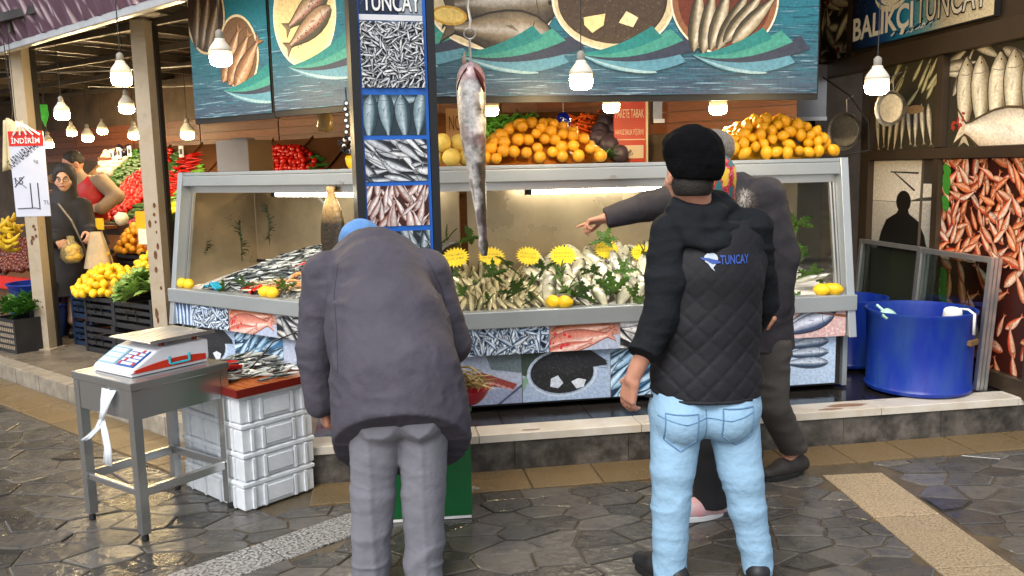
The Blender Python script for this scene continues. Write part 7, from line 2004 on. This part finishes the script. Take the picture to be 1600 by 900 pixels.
# ---------------------------------------------------------------- stooping old man
base = Vector((-.48, 3.13, 0))
t = thing('person', 'stooping man in grey coat, blue cap and grey trousers seen from behind', 'person', base)
J = dict(head=at(564, 393, 3.79), f=(-.15, .72, -.62), u=(-.08, .64, .76), neck=at(578, 392, 3.610), chest=at(595, 450, 3.450), pelvis=at(624, 610, 3.150),
         sh=(at(510, 428, 3.450), at(668, 424, 3.480)), el=(at(494, 545, 3.430), at(706, 535, 3.530)), wr=(at(503, 634, 3.450), at(672, 580, 3.790)),
         hand=((Vector((.12, .15, -1)), Vector((.9, .5, 0)), -1, (.7, .8, .85, .9)), (Vector((-.6, .6, -.2)), Vector((0, 0, -1)), -1)),
         hip=(at(592, 632, 3.150), at(656, 630, 3.150)), kn=(at(584, 765, 3.130), at(660, 762, 3.130)), an=(at(580, 882, 3.14), at(662, 880, 3.16)), toe=((-.15, 1, 0), (.2, 1, 0)))
body(t, base, J, M_SKIN2, .006)
lo, hi = bounds([at(540, 560, 3.130), at(710, 905, 3.130)], .12); lo[2] = -.01; v = Vol(lo, hi, .006)
v.cap(at(592, 610, 3.150), at(658, 606, 3.150), .118, .118, .03)
v.ell(at(596, 650, 3.090), (.1, .1, .11), .03); v.ell(at(656, 646, 3.090), (.1, .1, .11), .03)
v.chain([at(588, 660, 3.130), at(582, 765, 3.120), at(579, 915, 3.13)], [.104, .082, .074], .012); v.chain([at(660, 655, 3.140), at(662, 765, 3.130), at(664, 912, 3.14)], [.102, .079, .072], .012)
kz = at(600, 770, 3.130).z
tf = folds(.008, (3.5, 3.5, 11), 91, .005, (7, 7, 20))
def tw(P):
    w = np.exp(-((P[:, 2] - kz) / .12) ** 2) * .6 + 1.3 * np.exp(-((P[:, 2] - .1) / .12) ** 2) + .3
    n1 = vnoise(P * np.array([5, 5, 17], 'f4') + vnoise(P * 4, 4)[:, None] * .8, 15); vert = vnoise(P * np.array([16, 16, 2], 'f4'), 21)
    cr = np.minimum(np.abs(P[:, 0] - at(583, 770, 3.1).x), np.abs(P[:, 0] - at(662, 770, 3.1).x)); return w * tf(P) + .003 * vert - .006 * np.exp(-(cr / .012) ** 2) * (P[:, 1] < 3.12)
v.disp(tw); v.cut((0, 0, .035), (0, 0, -1))
M_TRO = mat('grey_trousers', hexc('#74747c'), rough=.8, var=.12, vscale=6, bump=.5, bscale=24, spec=.2)
tro = v.build('trousers', M_TRO, t, base)
shoes(t, base, J, mat('black_shoe'), mat('black_sole'))
# coat
lo, hi = bounds([at(470, 360, 3.130), at(740, 720, 3.130), at(600, 400, 3.88), at(620, 500, 2.9)], .12); v = Vol(lo, hi, .0065)
v.chain([at(628, 735, 3.150), at(627, 650, 3.150), at(620, 590, 3.170), at(606, 520, 3.280), at(594, 455, 3.430), at(586, 420, 3.510)], [.262, .25, .236, .232, .21, .17], .04, (1, 1.28, 1))
v.cap(at(512, 436, 3.470), at(664, 430, 3.490), .098, .098, .05); v.cap(at(548, 408, 3.530), at(626, 404, 3.530), .075, .075, .05)
v.chain([J['sh'][0], J['el'][0], at(502, 626, 3.450)], [.094, .08, .068], .02); v.chain([J['sh'][1], J['el'][1], at(676, 578, 3.750)], [.094, .08, .066], .02)
v.cap(at(548, 392, 3.650), at(606, 388, 3.650), .05, .05, .03)
Pb, Pl, Pr = at(640, 645, 2.945), at(528, 704, 3.14), at(726, 690, 3.14)
n_ = (Pl - Pb).cross(Pr - Pb); n_ = n_ if n_.z < 0 else -n_
# only the skirt is trimmed, the sleeve keeps its length
sleeve_keep = v.f.copy()
v.cut(Pb, tuple(n_)); inner = -(v.f + .03); v.f = np.maximum(v.f, inner)
w = Vol(lo, hi, .0065); w.chain([J['sh'][0], J['el'][0], at(502, 626, 3.450)], [.094, .08, .068], .02); w.cut(at(503, 634, 3.430), (0, 0, -1)); v.f = np.minimum(v.f, w.f)
v.disp(folds(.008, (3.4, 3.4, 6), 31, .0055, (9, 9, 17)), .05)
M_COAT = mat('grey_coat', hexc('#47444e'), rough=.7, var=.16, vscale=6, bump=.7, bscale=20, spec=.35)
coat = v.build('coat', M_COAT, t, base)
def seam(nm, pl, r=.0018, m=None):
    mb = MB(); q = []
    for (a, b), (a2, b2) in zip(pl, pl[1:]): q += [(a + (a2 - a) * i / 8, b + (b2 - b) * i / 8) for i in range(8)]
    q = [(at(a, b, 2.930).x, at(a, b, 2.930)) for a, b in q]
    dg_me = coat.data; tree = BVHTree.FromPolygons([vv.co for vv in dg_me.vertices], [p.vertices for p in dg_me.polygons]); out = []
    for _, P in q:
        o_ = Vector((0, 0, EYE)) - base; d_ = (P - Vector((0, 0, EYE))).normalized(); h = tree.ray_cast(o_, d_)
        if h[0]: out.append(h[0] - d_ * .001)
    if len(out) > 2: mb.tube(out, r, 5); mb.build(nm, m or mat('coat_seam', hexc('#39353d'), rough=.8), t, smooth=True)
seam('armhole_seam', [(528, 412), (522, 460), (526, 520), (528, 590)]); 
seam('armhole_seam', [(668, 405), (690, 450), (702, 500)])
c = at(566, 372, 3.790); f, s_, u = frame_of(J['f'], J['u']); M_ = [tuple(s_), tuple(f), tuple(u)]; v = Vol(*bounds([c], .2), .005)
v.ell(Vector(J['head']) + u * .05 - f * .012, (.098, .115, .082), .02, M_); v.cut(Vector(J['head']) + u * .0 , tuple(-u)); v.ell(Vector(J['head']) + u * .012 + f * .1, (.075, .06, .012), .01, M_)
v.disp(lambda P: .004 * vnoise(P * 18, 3))
v.build('cap', mat('blue_cap', hexc('#5a86bd'), rough=.85, var=.15, vscale=20, bump=.4, bscale=180), t, base)

# ---------------------------------------------------------------- pointing man
base = Vector((1.3, 4.2, 0))
t = thing('person', 'grey-haired man in charcoal jacket pointing at the fish behind the vested man', 'person', base)
J = dict(head=at(1110, 246, 4.2), f=(-.85, .35, -.1), u=(0, 0, 1), neck=at(1138, 290, 4.2), chest=at(1168, 370, 4.2), pelvis=at(1192, 530, 4.2),
         sh=(at(1196, 306, 4.08), at(1120, 300, 4.36)), el=(at(1222, 400, 4.06), at(1010, 322, 4.40)), wr=(at(1214, 480, 4.06), at(946, 341, 4.40)),
         hand=((Vector((-.05, 0, -1)), Vector((-.9, .2, 0)), -1, (.4, .45, .5, .6)), (at(905, 350, 4.42) - at(946, 341, 4.40), Vector((.0, -.25, -1)), -1, (.06, .9, 1.0, 1.1))),
         hip=(at(1200, 545, 4.12), at(1178, 545, 4.3)), kn=(at(1206, 630, 4.08), at(1160, 640, 4.32)), an=(at(1242, 708, 4.24), at(1168, 712, 4.4)), toe=((-.85, -.45, 0), (-.9, -.2, 0)))
body(t, base, J, M_SKIN2, .006)
M_JACK = mat('charcoal_jacket', hexc('#343236'), rough=.85, var=.2, vscale=14, bump=.35, bscale=240, spec=.2)
lo, hi = bounds([J['sh'][0], J['sh'][1], J['wr'][1], J['wr'][0], J['pelvis'], J['el'][0]], .18); v = Vol(lo, hi, .0065)
v.chain([at(1188, 545, 4.2), at(1184, 470, 4.2), at(1172, 390, 4.2), at(1160, 330, 4.2)], [.19, .182, .178, .15], .04, (1.15, 1, 1))
v.cap(J['sh'][0], J['sh'][1], .085, .08, .05); v.chain([J['sh'][0], J['el'][0], at(1216, 474, 4.06)], [.09, .077, .062], .02)
v.chain([J['sh'][1], J['el'][1], at(950, 340, 4.40)], [.085, .072, .058], .02); v.cap(at(1128, 288, 4.2), at(1150, 292, 4.2), .072, .072, .03)
v.disp(folds(.010, (4, 4, 8), 41, .004))
v.cut(at(1190, 540, 4.2), (0, 0, -1)); v.cut(at(946, 341, 4.4), (at(930, 345, 4.4) - at(1010, 322, 4.4)))
v.build('jacket', M_JACK, t, base)
v = Vol(*bounds([J['neck']], .13), .006); v.cap(at(1128, 276, 4.2), at(1134, 284, 4.2), .064, .066, .02); v.build('collar', mat('pale_blue_shirt', hexc('#8fa3b8'), rough=.8), t, base)
lo, hi = bounds([J['hip'][0], J['hip'][1], J['an'][0], J['an'][1]], .16); lo[2] = -.01; v = Vol(lo, hi, .0065)
v.cap(J['hip'][0], J['hip'][1], .112, .108, .03); v.chain([J['hip'][0], J['kn'][0], at(1240, 700, 4.22)], [.108, .078, .068], .02); v.chain([J['hip'][1], J['kn'][1], J['an'][1]], [.105, .078, .068], .02)
v.disp(lambda P: .006 * (np.abs(vnoise(P * np.array([6, 6, 16], 'f4'), 45)) * 2 - .6)); v.cut(at(1240, 706, 4.22), (.1, 0, -1))
v.build('trousers', mat('dark_grey_trousers', hexc('#45423f'), rough=.85, var=.12, bump=.25, bscale=220, spec=.2), t, base)
shoes(t, base, J, mat('dark_brown_shoe', hexc('#2a2523'), rough=.6, var=.2), mat('black_sole'), k=1.1)
f, s_, u = frame_of(J['f'], J['u']); M_ = [tuple(s_), tuple(f), tuple(u)]; v = Vol(*bounds([J['head']], .17), .005)
v.ell(Vector(J['head']) + u * .042 - f * .022, (.083, .098, .09), .02, M_); v.cut(Vector(J['head']) + f * .055 + u * .06, tuple(f - u * .35)); v.cut(Vector(J['head']) - u * .045, tuple(-u)); v.disp(lambda P: .003 * vnoise(P * 60, 5))
v.build('hair', mat('grey_hair', hexc('#6b6661'), rough=.7, var=.3, vscale=70, bump=.6, bscale=160), t, base)

# ---------------------------------------------------------------- woman behind the vested man
base = Vector((.86, 3.72, 0))
t = thing('person', 'woman in black coat and red headscarf mostly hidden behind the vested man', 'person', base)
J = dict(head=at(1108, 288, 3.72), f=(-.5, .85, 0), u=(0, 0, 1), neck=at(1118, 335, 3.72), chest=at(1124, 420, 3.72), pelvis=at(1112, 570, 3.72),
         sh=(at(1088, 366, 3.76), at(1160, 362, 3.66)), el=(at(1080, 460, 3.8), at(1168, 460, 3.7)), wr=(at(1090, 520, 3.92), at(1150, 520, 3.86)),
         hand=((Vector((-.3, .8, 0)), Vector((0, 0, -1)), -1), (Vector((-.4, .8, 0)), Vector((0, 0, -1)), -1)),
         hip=(at(1096, 585, 3.72), at(1130, 583, 3.7)), kn=(at(1106, 690, 3.72), at(1132, 686, 3.78)), an=(at(1112, 786, 3.73), at(1140, 772, 3.9)), toe=((-.95, -.3, 0), (-.8, -.4, 0)), hz=.92, hs=.95)
body(t, base, J, M_SKIN, .007)
lo, hi = bounds([J['sh'][0], J['sh'][1], J['pelvis'], J['wr'][0], J['wr'][1]], .2); v = Vol(lo, hi, .007)
v.chain([at(1114, 600, 3.72), at(1118, 500, 3.72), at(1124, 410, 3.72), at(1124, 375, 3.72)], [.185, .165, .165, .135], .04, (1, 1.2, 1)); v.cap(J['sh'][0], J['sh'][1], .082, .082, .04)
for i in (0, 1): v.chain([J['sh'][i], J['el'][i], J['wr'][i]], [.084, .072, .058], .02)
v.disp(lambda P: .006 * vnoise(P * np.array([9, 9, 16], 'f4'), 51)); v.cut(at(1110, 610, 3.72), (0, 0, -1))
v.build('coat', mat('black_padded_coat', (.016, .016, .018), rough=.5, var=.2, bump=.3, bscale=60), t, base)
lo, hi = bounds([J['hip'][0], J['hip'][1], J['an'][0], J['an'][1]], .16); lo[2] = 0; v = Vol(lo, hi, .007); v.cap(J['hip'][0], J['hip'][1], .11, .11, .03)
for i in (0, 1): v.chain([J['hip'][i], J['kn'][i], J['an'][i] + Vector((0, 0, -.03))], [.1, .082, .075], .02)
v.disp(lambda P: .005 * vnoise(P * np.array([8, 8, 14], 'f4'), 55)); v.cut((0, 0, .055), (0, 0, -1)); v.build('trousers', mat('black_trousers', (.014, .014, .016), rough=.75, var=.2), t, base)
shoes(t, base, J, mat('white_pink_trainer', hexc('#cfc2c0'), rough=.5, var=.25, vscale=30, col2=hexc('#c98f93')), mat('white_sole', (.7, .7, .7), rough=.5, var=.05), 'trainer')
def scarf_col(P):
    n = vnoise(P * 38, 7); c = np.tile(np.array(hexc('#a81f2a'), 'f4'), (len(P), 1)); c[n > .25] = hexc('#d8b03a'); c[n < -.3] = hexc('#2a6a6e'); c[np.abs(n) < .05] = hexc('#d86a8a'); return c
f, s_, u = frame_of(J['f'], J['u']); M_ = [tuple(s_), tuple(f), tuple(u)]; v = Vol(*bounds([J['head'], J['neck']], .19), .006)
v.ell(Vector(J['head']) + u * .03 - f * .015, (.092, .112, .108), .03, M_); v.cap(Vector(J['head']) - u * .06 - f * .02, Vector(J['neck']) + s_ * .02, .085, .09, .04); v.ell(Vector(J['head']) + f * .11 - u * .015, (.06, .06, .085), .02, M_, sub=True)
v.disp(lambda P: .005 * vnoise(P * np.array([20, 20, 9], 'f4'), 3)); v.build('headscarf', mat('patterned_scarf', vcol=True, rough=.75, var=.1), t, base, colfn=scarf_col)
mb = MB(); random.seed(4); fc = at(1163, 316, 3.6) - base
for k in range(420):
    d = Vector((random.gauss(0, 1), random.gauss(0, 1), random.gauss(0, 1))).normalized(); a = fc + Vector((d.x * .028, d.y * .03, d.z * .036)); b = a + d * random.uniform(.018, .036) + Vector((0, 0, -.006)); sd = d.cross(Vector((.3, .5, .8))).normalized() * .0022
    mb.add([a - sd, a + sd, b], [(0, 1, 2)])
mb.sphere(fc, (.03, .03, .038), 10, 8); mb.build('fur_trim', mat('grey_fur', hexc('#a8a098'), rough=.9, var=.4, vscale=60), t)

# ---------------------------------------------------------------- woman at the lemons
fz = .115
base = at(104, 500, 8.0); base.z = fz
t = thing('person', 'woman in black coat and dark headscarf holding bags of fruit at the vegetable stall', 'person', base)
J = dict(head=at(101, 280, 7.96), f=(.22, -.97, -.05), u=(0, 0, 1), neck=at(102, 308, 8.0), chest=at(104, 350, 8.0), pelvis=at(104, 430, 8.0),
         sh=(at(128, 325, 8.0), at(77, 326, 8.0)), el=(at(138, 362, 7.9), at(75, 372, 7.92)), wr=(at(143, 362, 7.72), at(92, 374, 7.72)),
         hand=((Vector((.2, -.7, -.5)), Vector((-.5, -.1, -.6)), -1, (.7, .8, .8, .8)), (Vector((.5, -.6, -.3)), Vector((.3, 0, -1)), 1, (.7, .8, .8, .8))),
         hip=(at(116, 440, 8.0), at(92, 440, 8.0)), kn=(at(115, 500, 7.95), at(93, 500, 7.95)), an=(Vector((base.x + .09, 8.0, .2)), Vector((base.x - .09, 8.0, .2))), toe=((.2, -1, 0), (.0, -1, 0)))
body(t, base, J, mat('pale_skin', hexc('#c79a80'), rough=.5, var=.08, sss=.1), .0065); eyes(t, base, J)
lo, hi = bounds([J['sh'][0], J['sh'][1], J['wr'][0], J['wr'][1], J['an'][0]], .22); v = Vol(lo, hi, .009)
v.chain([Vector((base.x, 8.0, .45)), J['pelvis'], at(104, 380, 8.0), J['chest'], at(103, 330, 8.0)], [.25, .225, .2, .185, .15], .04, (1, 1.2, 1)); v.cap(J['sh'][0], J['sh'][1], .085, .085, .05)
for i in (0, 1): v.chain([J['sh'][i], J['el'][i], J['wr'][i]], [.09, .078, .062], .02)
v.disp(lambda P: .008 * vnoise(P * np.array([9, 9, 6], 'f4'), 61)); v.cut((0, 0, .5), (0, 0, -1)); v.build('coat', mat('black_wool_coat', (.014, .012, .013), rough=.8, var=.2), t, base)
f, s_, u = frame_of(J['f'], J['u']); M_ = [tuple(s_), tuple(f), tuple(u)]; v = Vol(*bounds([J['head'], J['neck']], .2), .007); h_ = Vector(J['head'])
v.ell(h_ + u * .035 - f * .02, (.1, .12, .118), .03, M_); v.cap(h_ - u * .08 - f * .01, Vector(J['neck']) - u * .03, .092, .13, .05, (1, 1.1, 1)); v.ell(h_ + f * .12 - u * .015, (.066, .1, .092), .015, M_, sub=True)
v.disp(lambda P: .006 * vnoise(P * np.array([14, 14, 7], 'f4'), 63)); v.build('headscarf', mat('charcoal_scarf', hexc('#2b2a2e'), rough=.7, var=.2), t, base)
shoes(t, base, J, mat('black_shoe'), mat('black_sole'))
mb = MB(); mb.tube([at(91, 318, 7.80) - base, at(112, 345, 7.76) - base, at(128, 378, 7.76) - base, at(138, 405, 7.82) - base], .012, 6, flat=.4); mb.build('bag_strap', mat('grey_strap', hexc('#6e6a66'), rough=.5), t)
for q in (-1, 1):
    p = h_ + s_ * q * .033 + f * .105 - base; mb = MB(); mb.tube([p + s_ * .024 * math.cos(a) + u * .019 * math.sin(a) for a in [i * .5236 for i in range(13)]], .0022, 5); mb.build('spectacle_rim', M_BLK, t)
# her bags
t2 = thing('bag_of_lemons', 'small clear bag of lemons held by the woman in black', 'bag', at(113, 404, 7.62))
for k in range(8): put('lemon', ME_LY, (random.uniform(-.05, .05), random.uniform(-.04, .04), random.uniform(-.0, .10)), (random.random() * 6, 0, random.random() * 6), parent=t2)
mb = MB(); mb.lathe([(0, -.04), (.06, -.035), (.1, .02), (.085, .1), (.03, .16), (.03, .2)], 16); mb.build('clear_bag', mat('clear_bag', hexc('#e8d9a0'), rough=.2, alpha=.25, var=.1), t2, smooth=True)
t2 = thing('shopping_bag', 'pale translucent shopping bag hanging from the hand of the woman in black', 'bag', at(154, 408, 7.6))
mb = MB(); mb.grid(lambda u_, v_: ((.13 - .08 * v_) * math.cos(u_ * 6.2832) * (1 + .08 * math.sin(u_ * 30)), (.09 - .06 * v_) * math.sin(u_ * 6.2832), -.06 + .32 * v_), 24, 8); mb.build('bag', mat('milky_bag', hexc('#cdbb9a'), rough=.35, alpha=.7, var=.15, vscale=14), t2, smooth=True)
for k in range(10): put('lemon', ME_LY, (random.uniform(-.06, .06), random.uniform(-.04, .04), random.uniform(-.04, .06)), (random.random() * 6, 0, 0), parent=t2)

# ---------------------------------------------------------------- stall keeper in red vest
base = at(140, 500, 8.55); base.z = fz
t = thing('person', 'stall keeper in red vest and beige sleeves, hand on hip, behind the woman in black', 'person', base)
J = dict(head=at(114, 258, 8.5), f=(-.62, -.6, -.25), u=(-.1, 0, 1), neck=at(124, 278, 8.52), chest=at(136, 305, 8.55), pelvis=at(142, 375, 8.55),
         sh=(at(160, 285, 8.52), at(118, 286, 8.6)), el=(at(182, 307, 8.5), at(112, 325, 8.55)), wr=(at(158, 326, 8.38), at(108, 350, 8.4)),
         hand=((Vector((-.85, -.1, .0)), Vector((-.1, .5, -.3)), -1, (.3, .3, .35, .4)), (Vector((-.3, -.5, -.5)), Vector((0, 0, -1)), 1)),
         hip=(at(152, 385, 8.55), at(132, 385, 8.55)), kn=(at(152, 440, 8.5), at(132, 440, 8.5)), an=(Vector((base.x + .1, 8.55, .2)), Vector((base.x - .08, 8.55, .2))), toe=((0, -1, 0), (-.3, -1, 0)))
body(t, base, J, M_SKIN2, .0065); eyes(t, base, J)
lo, hi = bounds([J['sh'][0], J['sh'][1], J['el'][0], J['wr'][0], J['wr'][1], J['pelvis']], .2); v = Vol(lo, hi, .008)
v.cap(J['sh'][0], J['sh'][1], .07, .07, .03); v.chain([J['sh'][0], J['el'][0], J['wr'][0]], [.082, .07, .058], .02); v.chain([J['sh'][1], J['el'][1], J['wr'][1]], [.08, .07, .055], .02)
v.cap(J['neck'], J['chest'], .075, .12, .03); v.disp(lambda P: .005 * vnoise(P * 14, 71)); v.build('sweater', mat('beige_sweater', hexc('#8a7662'), rough=.85, var=.15), t, base)
v = Vol(lo, hi, .008); v.chain([at(141, 372, 8.55), at(140, 340, 8.55), at(137, 308, 8.55), at(137, 298, 8.55)], [.17, .168, .17, .15], .03, (1, 1.25, 1)); v.cap(at(128, 288, 8.56), at(154, 287, 8.54), .07, .07, .03)
v.disp(lambda P: .005 * vnoise(P * np.array([7, 7, 18], 'f4'), 73)); v.cut(at(140, 345, 8.5), (0, 0, -1)); v.build('red_vest', mat('red_nylon', hexc('#a51212'), rough=.5, var=.15), t, base)
lo, hi = bounds([J['hip'][0], J['hip'][1], J['an'][0], J['an'][1]], .18); v = Vol(lo, hi, .009); v.cap(J['hip'][0], J['hip'][1], .12, .12, .03); v.cap(at(141, 355, 8.55), J['pelvis'], .15, .14, .03, (1, 1.2, 1))
for i in (0, 1): v.chain([J['hip'][i], J['kn'][i], J['an'][i]], [.1, .08, .065], .02)
v.cut((0, 0, .19), (0, 0, -1)); v.build('trousers', mat('navy_trousers', hexc('#1d2230'), rough=.8, var=.15), t, base)
shoes(t, base, J, mat('black_shoe'), mat('black_sole'))
f, s_, u = frame_of(J['f'], J['u']); M_ = [tuple(s_), tuple(f), tuple(u)]; v = Vol(*bounds([J['head']], .17), .006)
v.ell(Vector(J['head']) + u * .045 - f * .02, (.084, .1, .09), .02, M_); v.cut(Vector(J['head']) + f * .06 + u * .07, tuple(f - u * .5)); v.cut(Vector(J['head']) - u * .03, tuple(-u)); v.disp(lambda P: .003 * vnoise(P * 60, 5))
v.build('hair', mat('dark_hair'), t, base)
